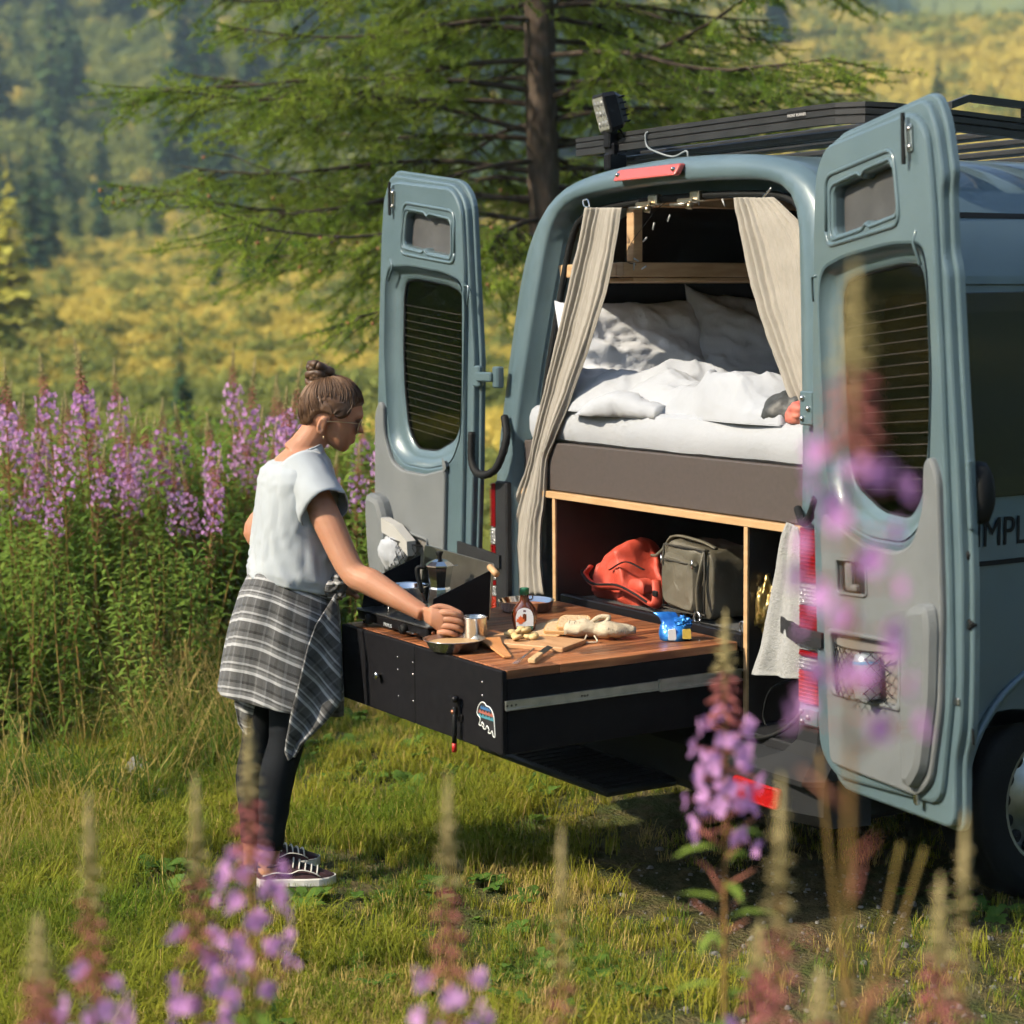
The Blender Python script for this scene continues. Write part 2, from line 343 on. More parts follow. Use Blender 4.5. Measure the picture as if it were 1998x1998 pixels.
# wheels
def wheel(c, sx):
    c = np.array(c, float); ax = np.array([sx, 0, 0.])
    ty = MB(); ty.lathe([(.225, -.10), (.28, -.105), (.325, -.10), (.345, -.07), (.35, 0), (.345, .07), (.325, .10), (.28, .105), (.225, .10)], 40, c, ax, cap=False)
    t = ty.build('tyre', M['rubber'], van)
    rm = MB(); rm.lathe([(.226, .098), (.215, .10), (.208, .075), (.20, .045), (.15, .03), (.13, .06), (.08, .07), (.05, .085), (.001, .09)], 40, c, ax, cap=False)
    rm.build('rim', M['dullsteel'], t)
    for k in range(16):
        a = k*2*math.pi/16; p = c+np.array([sx*.048, .175*math.cos(a), .175*math.sin(a)])
        h = MB(); h.lathe([(.001, .004), (.022, .004), (.022, -.006)], 12, p, ax, cap=False); h.build('vent_hole', M['rubber'], t)
for c, sx in (((.83, .99, .35), 1), ((-.83, .99, .35), -1), ((.83, 4.4, .35), 1), ((-.83, 4.4, .35), -1)): wheel(c, sx)
# tail lights: bands of lens
def tail(sx):
    x0 = .835 if sx > 0 else .905
    zs = [.765, .885, .93, .955, 1.0, 1.05, 1.12, 1.285]; ms = ['orange', 'clear', 'red', 'clear', 'red', 'clear', 'red']
    zs = [.765, .865, .905, .925, .965, 1.06, 1.125, 1.29]
    base = None
    for i in range(7):
        z0, z1 = zs[i], zs[i+1]; q = MB(); P = []
        for z in np.linspace(z0+.002, z1-.002, 4):
            xo = sec_x(max(z, .8))+.006
            P.append([(sx*a, b, z) for a, b in ((x0, .012), (x0+.003, -.012), (x0+.015, -.02), (.925, -.018), (xo-.01, -.006), (xo, .02), (xo, .10), (.93, .10))])
        q.loft(P, smooth=False)
        if base is None: base = q.build('tail_light', M[ms[i]], van)
        else: q.build('lens_band', M[ms[i]], base)
        for zz in np.arange(z0+.008, z1-.004, .0115):
            q = MB(); q.box((sx*(x0+.012), -.0225, zz-.0022), (sx*.93, -.0185, zz+.0022), .001); q.build('lens_rib', M[ms[i]], base)
for sx in (1, -1): tail(sx)
q = MB(); q.box((-.903, -.016, .60), (-.822, .012, 1.30), .006); q.build('pillar_cover', M['plastic'], van)
# high brake light
q = MB(); q.plate(rp([(-.245, 2.362), (.11, 2.362), (.11, 2.402), (-.245, 2.402)], .012), 0, .022, lambda p: np.column_stack([p[:, 0], .085+(p[:, 1]-2.36)*.6-p[:, 2], p[:, 1]]), bev=.006); bl = q.build('brake_light', mat('faded_red_lens', (.42, .075, .06), .35, coat=.5), van)
for x in (-.225, .09):
    q = MB(); q.lathe([(.001, .012), (.006, .01), (.008, 0)], 10, (x, .078, 2.382), (0, -1, .3), cap=False); q.build('screw', M['steel'], bl)
# bumper with step and reflectors
B = MB()
prof = [(.10, .60), (-.02, .60), (-.065, .575), (-.085, .55), (-.085, .44), (-.05, .40), (.1, .39)]
B.loft([[(x, y+max(0, abs(x)-.80)*.35, z) for y, z in prof] for x in (-.97, -.93, -.8, -.4, 0, .4, .8, .93, .97)], smooth=False)
bumper = B.build('rear_bumper', M['bumper'], van)
for sx in (1, -1):
    q = MB(); rr = []
    for z, x0, x1, yb in ((.695, .845, .965, -.012), (.65, .838, .968, -.018), (.61, .80, .975, -.035), (.575, .72, .985, -.07), (.552, .60, .99, -.092), (.535, .60, .985, -.09)):
        rr.append([(sx*x0, .04, z), (sx*x0, yb, z), (sx*(x1-.04), yb, z), (sx*x1, yb+.05, z), (sx*x1, .10, z)])
    q.loft(rr, smooth=False); q.build('bumper_corner', M['bumper'], van)
    q = MB(); q.plate(rp([(.625, .44), (.835, .438), (.84, .505), (.625, .51)], .018), 0, .014, lambda p, sx=sx: np.column_stack([sx*p[:, 0], -.084-p[:, 2]+np.maximum(0, p[:, 0]-.8)*.35, p[:, 1]]), bev=.006); q.build('bumper_reflector', M['redlit'], van)
    q = MB(); q.box((sx*.855, -.03, .70), (sx*.95, .0, .76), .008)
    hb = q.build('lower_hinge', M['paint'], van)
    for dx, dz in ((.875, .745), (.905, .73), (.878, .715)):
        q = MB(); q.lathe([(.007, 0), (.008, .006), (.004, .009), (.001, .009)], 8, (sx*dx, -.03, dz), (0, -1, 0), cap=False); q.build('bolt', M['dullsteel'], hb)
for i in range(9):
    q = MB(); q.box((.05+.09*i-.5, -.06, .598), (.10+.09*i-.5, .02, .604), .002); q.build('tread_rib', M['plastic'], bumper)
st = MB(); st.box((-.5, -.34, .40), (.30, -.06, .425), .008); stp = st.build('rear_step', M['bumper'], van)
for i in range(16):
    q = MB(); q.box((-.47+.047*i, -.325, .425), (-.445+.047*i, -.075, .4285), .001); q.build('tread_rib', M['plastic'], stp)
q = MB(); q.tube(spline([(.34, -.01, .62), (.5, -.03, .612), (.66, -.02, .62), (.74, .02, .66), (.78, .06, .72)], 6), .008, 6); q.build('floor_seal', M['rubber'], van)
# roof latches, hooks
for x in (-.16, .075):
    q = MB(); q.box((x-.045, .13, 2.275), (x+.035, .165, 2.292), .005).tube([(x-.06, .12, 2.272), (x+.02, .12, 2.272)], .006, 6).lathe([(.012, 0), (.012, .02), (.001, .02)], 10, (x+.02, .14, 2.275), (0, -.3, -1)).box((x+.0, .15, 2.28), (x+.05, .18, 2.315), .004)
    q.build('door_striker', mat('brass_zinc', (.42, .34, .22), .35, 1., var=(.5, .48, .42), vs=40), van)
# ------------------------------------------------------------------ rear doors
def make_door(sx, ang, tilt, H, phin, ohin, trim_h):
    a, t, b = rad(ang), rad(tilt), rad(1)
    D = np.array([-math.cos(a)*math.cos(t)*sx, -math.sin(a)*math.cos(t), math.sin(t)])
    N0 = np.cross(D, [0, 0, 1.]); N0 /= np.linalg.norm(N0)
    if N0[1] > 0: N0 = -N0
    A0 = np.cross(N0, D); A0 *= np.sign(A0[2]); A = A0*math.cos(b)+N0*math.sin(b); N = N0*math.cos(b)-A0*math.sin(b)
    H = np.array(H, float); xf = frame(H, D, A, N)
    sg = 1
    Ofree = [(.80, -.02), (.815, .17), (.85, .24), (.872, .4), (.89, .65), (.888, .95), (.88, 1.15), (.875, 1.42), (.86, 1.46), (.862, 1.62), (.875, 1.66), (.85, 1.80), (.80, 1.875)]
    Pfree = [(.75, .05), (.79, .2), (.83, .35), (.845, .65), (.845, 1.2), (.835, 1.6), (.815, 1.78)]
    O = rp([(u, v) for u, v in ohin]+[(ohin[-1][0]+.09, 1.855)]+Ofree[::-1]+[(ohin[0][0]+.11, -.015)], .05, 4)
    P = rp([(u, v) for u, v in phin]+[(phin[-1][0]+.07, 1.825)]+[(.74, 1.835)]+Pfree[::-1]+[(phin[0][0]+.10, .03)], .06, 4)
    WO = rp([(.165, 1.05), (.172, .89), (.235, .785), (.42, .735), (.62, .725), (.725, .785), (.765, .95), (.792, 1.15), (.792, 1.42), (.770, 1.492), (.60, 1.508), (.33, 1.503), (.19, 1.482), (.167, 1.40)], .045, 4)
    G = rp([(.228, 1.05), (.232, .94), (.275, .865), (.42, .80), (.58, .785), (.655, .85), (.695, 1.0), (.712, 1.15), (.714, 1.38), (.698, 1.443), (.60, 1.458), (.35, 1.453), (.246, 1.434), (.229, 1.37)], .04, 4)
    SW = rp([(.29, 1.572), (.455, 1.578), (.472, 1.592), (.49, 1.58), (.632, 1.588), (.64, 1.61), (.627, 1.70), (.61, 1.718), (.475, 1.712), (.458, 1.698), (.44, 1.71), (.30, 1.70), (.285, 1.685), (.278, 1.59)], .012, 3)
    FR = rp([(.235, 1.545), (.665, 1.555), (.645, 1.755), (.245, 1.74)], .04, 4)
    o = MB(); o.plate(O, -.062, -.042, xf, [G], bev=.006)
    door = o.build('rear_door', M['paint'], van)
    q = MB(); q.plate([(lambda p: (p[0]*.965+.017, p[1]*.985+.012))(p) for p in O], -.045, -.018, xf, [WO, SW], bev=.008); q.build('door_edge', M['paint'], door)
    ip = MB(); ip.plate(P, -.03, 0, xf, [WO, SW], bev=.010); ip.build('inner_panel', M['paint'], door)
    # embossed frame round the small window
    q = MB(); c3 = lambda L, n: xf(np.column_stack([np.array(L), np.full(len(L), n)]))
    q.tube(np.concatenate([c3(FR, .0), c3(FR, .0)[:1]]), .007, 6); q.build('embossed_rib', M['paint'], door)
    SWo = [((p[0]-.46)*1.10+.46, (p[1]-1.645)*1.18+1.645) for p in SW]
    q = MB(); q.tube(np.concatenate([c3(SWo, .0), c3(SWo, .0)[:1]]), .005, 6); q.build('embossed_rib', M['paint'], door)
    q = MB(); q.plate([((p[0]-.46)*1.06+.46, (p[1]-1.645)*1.1+1.645) for p in SW], -.040, -.036, xf); q.build('blanking_panel', mat('dull_grey_skin', (.05, .052, .056), .6, var=(.075, .078, .082), vs=9), door)
    for (u0, v0), (u1, v1), (u2, v2) in (((.73, 1.50), (.765, 1.44), (.75, 1.53)), ((.13, 1.47), (.135, 1.40), (.16, 1.47))):
        q = MB(); q.tube(xf(np.array([(u2, v2, .0), (u0, v0, .0), (u1, v1, .0)])), .005, 6); q.build('embossed_rib', M['paint'], door)
    # window reveal
    Ga = np.array(resamp(np.array(G+[G[0]]), 81)[:-1]); Wa = np.array(resamp(np.array(WO+[WO[0]]), 81)[:-1])
    k = int(np.argmin(np.linalg.norm(Wa-Ga[0]-(Wa.mean(0)-Ga.mean(0)), axis=1))); Wa = np.roll(Wa, -k, 0)
    q = MB(); lo = [np.column_stack([Wa, np.full(80, 0.)]), np.column_stack([Wa*.97+Ga*.03, np.full(80, -.006)]), np.column_stack([Wa*.72+Ga*.28, np.full(80, -.03)]), np.column_stack([Wa*.45+Ga*.55, np.full(80, -.036)]), np.column_stack([Wa*.1+Ga*.9, np.full(80, -.038)]), np.column_stack([Ga, np.full(80, -.05)])]
    q.loft([xf(p) for p in lo], cap=False); q.build('window_reveal', M['paint'], door)
    q = MB(); Gs = [((p[0]-.47)*1.02+.47, (p[1]-1.12)*1.02+1.12) for p in G]; q.plate(Gs, -.056, -.052, xf); win = q.build('window', M['glass'], door)
    q = MB(); q.tube(np.concatenate([c3(G, -.05), c3(G, -.05)[:1]]), .005, 6); q.build('window_seal', M['rubber'], door)
    wire = mat('defroster_wire', (.07, .058, .05), .5)
    for i in range(17):
        v = .86+i*.0305; Gp = np.array(G); us = []
        for j in range(len(Gp)):
            p, r_ = Gp[j], Gp[(j+1) % len(Gp)]
            if (p[1]-v)*(r_[1]-v) < 0: us.append(p[0]+(r_[0]-p[0])*(v-p[1])/(r_[1]-p[1]))
        if len(us) >= 2: m_ = MB(); m_.tube(xf(np.array([(min(us), v, -.051), (max(us), v, -.051)])), .0008, 4); m_.build('defroster_wire', wire, win)
    # trim panel
    T = rp([(trim_h, .075), (.66, .06), (.735, .11), (.80, .30), (.828, .55), (.835, .9), (.80, .955), (.765, .935), (.752, .82), (.69, .725), (.60, .70), (.42, .712), (.24, .765), (trim_h+.02, .80), (trim_h, .74)], .035, 4)
    PK = rp([(.205, .29), (.585, .29), (.60, .455), (.20, .455)] if sx > 0 else [(.38, .20), (.70, .20), (.71, .455), (.37, .455)], .02, 4)
    HD = rp([(.255, .575), (.425, .575), (.425, .665), (.255, .665)], .015, 3)
    hol = [PK, HD] if sx > 0 else [PK]
    q = MB(); q.plate(T, .0, .018, xf, hol, bev=.008); trim = q.build('trim_panel', M['trim'], door)
    BP = rp([(.62, .09), (.67, .08), (.735, .14), (.795, .33), (.82, .52), (.81, .58), (.70, .57), (.655, .50), (.63, .30)], .03, 4)
    q = MB(); q.plate(BP, .012, .05 if sx > 0 else .075, xf, bev=.026); q.build('lock_housing', M['trim'], door)
    q = MB(); fr_ = [((p[0]-.4)*1.10+.4, (p[1]-.375)*1.16+.375) for p in PK]; q.plate(fr_, .015, .026, xf, [PK], bev=.006); q.build('pocket_frame', M['trim'], door)
    q = MB(); q.plate([((p[0]-.4)*1.02+.4, (p[1]-.375)*1.02+.375) for p in PK], .0005, .004, xf); q.build('pocket_back', mat('pocket_grey', (.16, .155, .15), .7), door)  # pocket back in one even grey, a little paler than the trim
    if sx > 0:
        q = MB(); q.plate([((p[0]-.34)*1.1+.34, (p[1]-.62)*1.12+.62) for p in HD], .016, .024, xf, [HD], bev=.005); q.build('handle_frame', M['trim'], door)
        q = MB(); q.plate(HD, .0005, .004, xf); q.build('handle_well', M['plastic'], door)
        q = MB(); q.box((.30, .585, 0), (.335, .66, .022), .006, xf); q.box((.30, .58, .0), (.36, .60, .02), .005, xf); q.build('door_handle', M['trim'], door)
    # latch, lock slot, buffers, hinge leaf
    q = MB(); q.box((.715, 1.73, 0), (.755, 1.80, .008), .003, xf); q.box((.725, 1.715, .008), (.742, 1.81, .016), .002, xf); lt = q.build('upper_latch', M['chrome'], door)
    q = MB(); q.plate(rp([(.722, 1.70), (.736, 1.70), (.742, 1.83), (.728, 1.83)], .004), .014, .02, xf); q.build('latch_slot', M['rubber'], lt)
    for u_, v_ in ((.720, 1.738), (.75, 1.742), (.72, 1.79), (.751, 1.788)):
        q = MB(); q.lathe([(.006, 0), (.006, .004), (.001, .006)], 8, xf(np.array([[u_, v_, .008]]))[0], N, cap=False); q.build('screw', M['steel'], lt)
    E = lambda p: p
    for v_ in (.70, .525):
        q = MB(); q.lathe([(.014, -.012), (.014, .004), (.009, .008), (.006, .003), (.001, .003)], 12, xf(np.array([[.868, v_, -.042]]))[0], N, cap=False); q.build('rubber_buffer', M['rubber'], door)
    q = MB(); q.box((.80, .318, -.02), (.845, .338, -.012), .003, xf); q.build('lock_plate', M['steel'], door)
    q = MB(); q.box((.86, .22, -.043), (.866, .26, -.039), 0, xf); q.build('drain_slot', M['rubber'], door)
    q = MB(); q.box((.63, .035, .0), (.65, .075, .012), .003, xf); q.build('floor_latch', M['steel'], door)
    if sx > 0:
        kb = MB(); kb.lathe([(.001, .05), (.028, .048), (.042, .035), (.045, .01), (.04, -.005), (.001, -.01)], 20, (0, 0, 0), (0, 0, 1), cap=False)
        V = np.concatenate(kb.v); V[:, 0] *= .75; V[:, 1] *= 1.8; kb.v = [xf(V*[1, 1, -1]+[.865, .855, -.07])]; kb.build('outer_handle', M['rubber'], door)
        q = MB(); q.box((.885, .765, -.05), (.897, .94, -.036), .003, xf); q.build('handle_plate', M['paint'], door)
    return door, xf, D, A, N
phR = [(.04, .1), (.05, .3), (.07, .8), (.10, 1.2), (.14, 1.55), (.175, 1.76)]; ohR = [(.02, .1), (.03, .3), (.05, .8), (.085, 1.2), (.125, 1.55), (.16, 1.79)]
phL = [(.135, .1), (.14, .3), (.145, .8), (.155, 1.2), (.17, 1.55), (.20, 1.76)]; ohL = [(.085, .1), (.09, .3), (.085, .8), (.095, 1.2), (.14, 1.5), (.18, 1.79)]
doorR, xR, DR, AR, NR = make_door(1, 165, 4.5, (.93, -.03, .545), phR, ohR, .145)
doorL, xL, DL, AL_, NL = make_door(-1, 180, 5.4, (-1.02, -.03, .545), phL, ohL, .25)
doorR['label'] = 'right rear door with bottle pocket'; doorL['label'] = 'left rear door behind the woman'
# upper hinges, cable conduit and check straps
hz = MB(); p0 = atY(905, 710, -.02); p1 = atY(938, 712, -.015)
hz.box(p0-[.05, .012, .04], p0+[.012, .012, .04], .006).box(p0-[.0, .02, .018], p1+[-.01, .004, .018], .005).box(p1-[.02, .012, .04], p1+[.02, .02, .04], .006); hz.build('upper_hinge', M['paint'], van)
for x, z in ((.86, 1.64),):
    q = MB(); q.box((x-.03, -.012, z-.05), (x+.03, .0, z+.05), .004); hg = q.build('upper_hinge', M['paint'], van)
    for dx, dz in ((-.015, .03), (.012, .0), (-.015, -.03)):
        q = MB(); q.lathe([(.008, 0), (.008, .006), (.001, .008)], 8, (x+dx, -.012, z+dz), (0, -1, 0), cap=False); q.build('bolt', M['steel'], hg)
cd_ = spline([atY(952, 785, 0), atY(955, 830, -.02), atY(935, 885, -.05), atY(905, 895, -.07), atY(890, 870, -.07), atY(890, 815, -.06)], 8)
q = MB(); q.tube(cd_, .014+.0018*(np.arange(len(cd_)) % 2), 8); q.build('cable_conduit', M['rubber'], van)
q = MB(); q.tube(spline([atY(1505, 960, .0), atY(1515, 985, -.03), atY(1528, 975, -.04), atY(1540, 940, -.05)], 8), .013, 8); q.build('cable_conduit', M['rubber'], van)
def strap(a, b, wd):
    a, b = np.array(a), np.array(b); q = MB(); d = b-a; up = np.array([0, 0, wd/2]); nn = np.cross(d, [0, 0, 1.]); nn /= np.linalg.norm(nn); nn *= .006
    q.loft([[p-up-nn, p+up-nn, p+up+nn, p-up+nn] for p in (a, a*.5+b*.5, b)], smooth=False); return q
strap((.70, .02, .985), (.86, -.035, .97), .05).build('check_strap', M['plastic'], van); strap((.86, -.035, .97), (1.0, -.06, .975), .045).build('check_strap', M['plastic'], van)
strap((-.86, -.02, 1.0), (-1.12, -.05, 1.03), .05).build('check_strap', M['plastic'], van)
# ------------------------------------------------------------------ roof rack
rack = thing('roof_rack', 'black slatted aluminium roof rack on top of the camper van', 'roof rack', (0, 1.6, 2.43))
def rail(name, pts, prof, parent, mt='alu'):
    pts = np.array(pts, float); pts[:, 2] -= .045*(pts[:, 1]-yb); q = MB(); T = np.gradient(pts, axis=0); T /= np.linalg.norm(T, axis=1)[:, None]; side = np.cross(T, [0, 0, 1.]); side /= np.linalg.norm(side, axis=1)[:, None]
    q.loft([[p+s_*a+np.array([0, 0, b]) for a, b in prof] for p, s_ in zip(pts, side)], smooth=False); return q.build(name, M[mt], parent)
PR = [(-.014, -.032), (.014, -.032), (.014, -.012), (.009, -.008), (.014, -.004), (.014, .010), (.009, .014), (.014, .018), (.014, .032), (-.014, .032)]
yb, zr = .30, 2.525
rail('rear_rail', [(-.80, yb, zr), (.5, yb, zr), (.62, yb+.01, zr), (.70, yb+.05, zr), (.735, yb+.13, zr), (.74, yb+.3, zr)], PR, rack)
rail('side_rail', [(.74, yb+.3, zr), (.74, 1.5, zr), (.74, 3.4, zr)], PR, rack)
rail('side_rail', [(-.74, 3.4, zr), (-.74, 1.5, zr), (-.74, yb, zr)], PR, rack)
rail('guard_rail', [(.74, yb+.36, zr+.045), (.74, yb+.44, zr+.075), (.74, 1.5, zr+.075), (.74, 3.4, zr+.075)], [(-.011, -.011), (.011, -.011), (.011, .011), (-.011, .011)], rack)
for y in (.98, 1.75, 2.5, 3.3):
    q = MB(); dz = .045*(y-yb); q.box((.727, y, zr+.035-dz), (.753, y+.03, zr+.068-dz), .004); q.build('guard_post', M['alu'], rack)
for i in range(14):
    y = .52+i*.215; q = MB(); dz = .045*(y-yb); q.box((-.73, y, zr-.02-dz), (.73, y+.085, zr-dz), .004); q.build('slat', M['alu'], rack)
for y in (.34, .38):
    q = MB(); q.box((-.66, y, zr-.07), (.70, y+.03, zr-.045), .005); q.build('cross_bar', M['alu'], rack)
for sx in (-1, 1):
    for y in (.45, 1.3, 2.2, 3.1):
        q = MB(); q.box((sx*.66, y, 2.39), (sx*.74, y+.10, zr-.03-.045*(y-yb)), .006); q.build('mounting_foot', M['alu'], rack)
b_ = MB(); b_.box((.41, yb-.0155, zr-.002), (.50, yb-.0145, zr+.022)); b_.build('name_plate', M['rubber'], rack)
text_obj('lettering', 'FRONT RUNNER', .0125, (.412, yb-.0165, zr+.004), (1, 0, 0), (0, 0, 1), (0, -1, 0), mat('plate_print', (.6, .6, .6), .5), rack, ext=.0002, sx=.95)
q = MB(); cx = -.60
q.tube(spline([(cx+.26, yb-.016, zr+.02), (cx+.25, yb-.02, zr+.01), (cx+.26, yb-.02, zr-.03), (cx+.33, yb-.03, zr-.055), (cx+.40, yb-.01, zr-.075), (cx+.46, yb, zr-.06), (cx+.47, yb, zr-.09)], 6), .0038, 6)
q.build('cable_tie', mat('pale_cable', (.17, .20, .22), .5), None, 'pale cable looped round the rear rail of the roof rack', 'cable')
# work light
wl = thing('work_light', 'square work light on a bracket at the rear of the roof rack', 'work light', (-.60, yb-.03, zr))
lc = atY(1143, 213, yb-.05); fd = np.array([-.25, -.93, -.26]); fd /= np.linalg.norm(fd); sd_ = np.cross(fd, [0, 0, 1.]); sd_ /= np.linalg.norm(sd_); ud = np.cross(sd_, fd)
lx = frame(lc, -sd_, ud, fd)
q = MB(); q.loft([lx(np.array([(a*w_, b*h_, n) for a, b in ((-1, -.8), (-.8, -1), (.8, -1), (1, -.8), (1, .8), (.8, 1), (-.8, 1), (-1, .8))])) for w_, h_, n in ((.04, .045, -.06), (.062, .066, -.03), (.066, .07, .015), (.06, .064, .018))], smooth=False); q.build('housing', M['blackmetal'], wl)
q = MB(); q.plate(rp([(-.054, -.058), (.054, -.058), (.054, .058), (-.054, .058)], .008), .015, .02, lx); ls = q.build('lamp_glass', mat('lamp_lens', (.35, .36, .37), .2, .5, bump=.5, bs=70), wl)
for i in range(3):
    for j in range(3):
        q = MB(); q.lathe([(.013, 0), (.008, .004), (.001, .005)], 10, lx(np.array([[-.033+.033*i, -.036+.036*j, .019]]))[0], fd, cap=False); q.build('reflector_cup', M['clear'], ls)
for i in range(5):
    q = MB(); q.box((-.055, -.05+.022*i, -.066), (.055, -.044+.022*i, -.028), .002, lx); q.build('cooling_fin', M['blackmetal'], wl)
q = MB(); bb = lc+np.array([0, .02, -.075]); q.box(bb-[.02, .02, .05], bb+[.02, .02, .02], .005).box((bb[0]-.028, yb-.04, zr-.05), (bb[0]+.028, yb-.012, bb[2]-.03), .006).box((bb[0]-.02, yb-.05, zr-.10), (bb[0]+.02, yb+.03, zr-.04), .006); q.build('bracket', M['blackmetal'], wl)
q = MB(); q.tube(spline([lc+[.03, .03, -.05], lc+[.06, .04, -.09], lc+[.05, .05, -.14]], 6), .004, 5); q.build('wire', M['rubber'], wl)
# ================================================================== BED, SHELF, CURTAINS
def obj_rand_wood(name, c1, c2, stretch, vs=14, rough=.42, bump=.08):
    m = mat(name, c1, rough, var=c2, vs=vs, stretch=stretch, bump=bump, bs=60, coat=.12); t = m.node_tree; b = t.nodes['Principled BSDF']
    oi = t.nodes.new('ShaderNodeObjectInfo'); hs = t.nodes.new('ShaderNodeHueSaturation'); mr = t.nodes.new('ShaderNodeMapRange'); mr.inputs[3].default_value = .55; mr.inputs[4].default_value = 1.45
    t.links.new(oi.outputs['Random'], mr.inputs[0]); t.links.new(mr.outputs[0], hs.inputs['Value']); src = b.inputs['Base Color'].links[0].from_socket
    t.links.new(src, hs.inputs['Color']); t.links.new(hs.outputs[0], b.inputs['Base Color'])
    tc = [n for n in t.nodes if n.type == 'TEX_COORD'][0]; ad = t.nodes.new('ShaderNodeVectorMath'); mu = t.nodes.new('ShaderNodeMath'); mu.operation = 'MULTIPLY'; mu.inputs[1].default_value = 31.
    t.links.new(oi.outputs['Random'], mu.inputs[0]); t.links.new(tc.outputs['Object'], ad.inputs[0]); t.links.new(mu.outputs[0], ad.inputs[1])
    mp = [n for n in t.nodes if n.type == 'MAPPING'][0]; t.links.new(ad.outputs[0], mp.inputs[0]); return m
M['acacia'] = obj_rand_wood('acacia_wood', (.125, .040, .016), (.36, .14, .055), (14, 1.2, 14), 3.)
bed = thing('bed_platform', 'dark bed platform with pale plywood edges inside the van', 'bed platform', (0, .9, .63))
q = MB(); q.box((-.80, .05, 1.283), (.80, 1.85, 1.455), .004); q.build('front_board', M['board'], bed)
q = MB(); q.box((-.80, .034, 1.256), (.80, 1.85, 1.28), .002); q.build('plywood_ledge', M['ply'], bed)
for x in (-.580, .521):
    q = MB(); q.box((x-.009, .045, .63), (x+.009, 1.6, 1.2555), .001); sp = q.build('side_panel', M['plyface'], bed)
    q = MB(); q.box((x-.0095, .036, .63), (x+.0095, .0445, 1.2555), .001); q.build('plywood_edge', M['ply'], sp)
mt = MB()
def soft_box(lo, hi, r, n=10, f=None):
    lo, hi = np.array(lo), np.array(hi); c = (lo+hi)/2; h = (hi-lo)/2; m = MB()
    for ax in range(3):
        a, b = (ax+1) % 3, (ax+2) % 3; na = max(4, int(h[a]*2/.03)); nb = max(4, int(h[b]*2/.03)); na, nb = min(na, 60), min(nb, 60)
        for sgn in (-1, 1):
            u, v = np.meshgrid(np.linspace(-1, 1, na), np.linspace(-1, 1, nb), indexing='ij'); P = np.zeros((na, nb, 3)); P[..., a] = u*h[a]; P[..., b] = v*h[b]; P[..., ax] = sgn*h[ax]
            inn = np.clip(P, -(h-r), h-r); d = P-inn; L = np.linalg.norm(d, axis=-1, keepdims=True); P = inn+d/np.maximum(L, 1e-9)*np.minimum(L, r)
            P = P+c
            if f is not None: P = f(P)
            m.grid(P if sgn > 0 else P[::-1])
    return m
m = soft_box((-.80, .055, 1.452), (.80, 1.75, 1.585), .045, f=lambda P: P+np.stack([0*P[..., 0], .004*vnoise(P, 9, 3), .004*vnoise(P, 7, 5)], -1))
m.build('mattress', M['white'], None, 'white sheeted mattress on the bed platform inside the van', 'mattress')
# overhead shelf of pine battens along the left wall
sh_ = thing('overhead_shelf', 'pine batten overhead shelf along the left wall above the bed', 'shelf', (-.53, .6, 2.03))
for nm, lo, hi in (('end_batten', (-.73, .15, 2.045), (-.345, .19, 2.092)), ('long_batten', (-.345, .15, 2.043), (-.30, 1.6, 2.093)), ('base_board', (-.73, .20, 2.025), (-.31, 1.6, 2.041)), ('corner_post', (-.343, .192, 2.094), (-.300, .232, 2.34)), ('post', (-.343, .72, 2.094), (-.300, .765, 2.34)), ('second_post', (-.31, .81, 2.094), (-.27, .85, 2.34)), ('top_batten', (-.343, .30, 2.285), (-.302, 1.5, 2.325)), ('roof_batten', (-.62, .26, 2.29), (.60, .30, 2.325))):
    q = MB(); q.box(lo, hi, .003); q.build(nm, M['pine'], sh_)
# string lights
sl_ = thing('string_lights', 'thin wire of small clear string lights hanging from the shelf posts', 'string lights', (-.2, .18, 2.2))
ws = spline([atY(x, y, .17) for x, y in ((1290, 370), (1262, 378), (1235, 400), (1212, 430), (1190, 460), (1180, 490), (1200, 500))], 6)
q = MB(); q.tube(ws, .0014, 4); q.build('wire', M['rubber'], sl_)
for x, y, a in ((1318, 380, 80), (1365, 382, 60), (1262, 412, 120), (1233, 427, 110), (1217, 452, 150), (1200, 490, 200), (1215, 505, 160), (1196, 503, 100)):
    p = atY(x, y, .165); d = np.array([math.cos(rad(a)), 0, -math.sin(rad(a))])*.013
    q = MB(); q.tube([p-d, p+d], [.0035, .0028], 6); q.build('bulb', mat('clear_bulb', (.35, .37, .38), .3, coat=.3) if 'bulbm' not in M else M['bulbm'], sl_); M['bulbm'] = bpy.data.materials['clear_bulb']
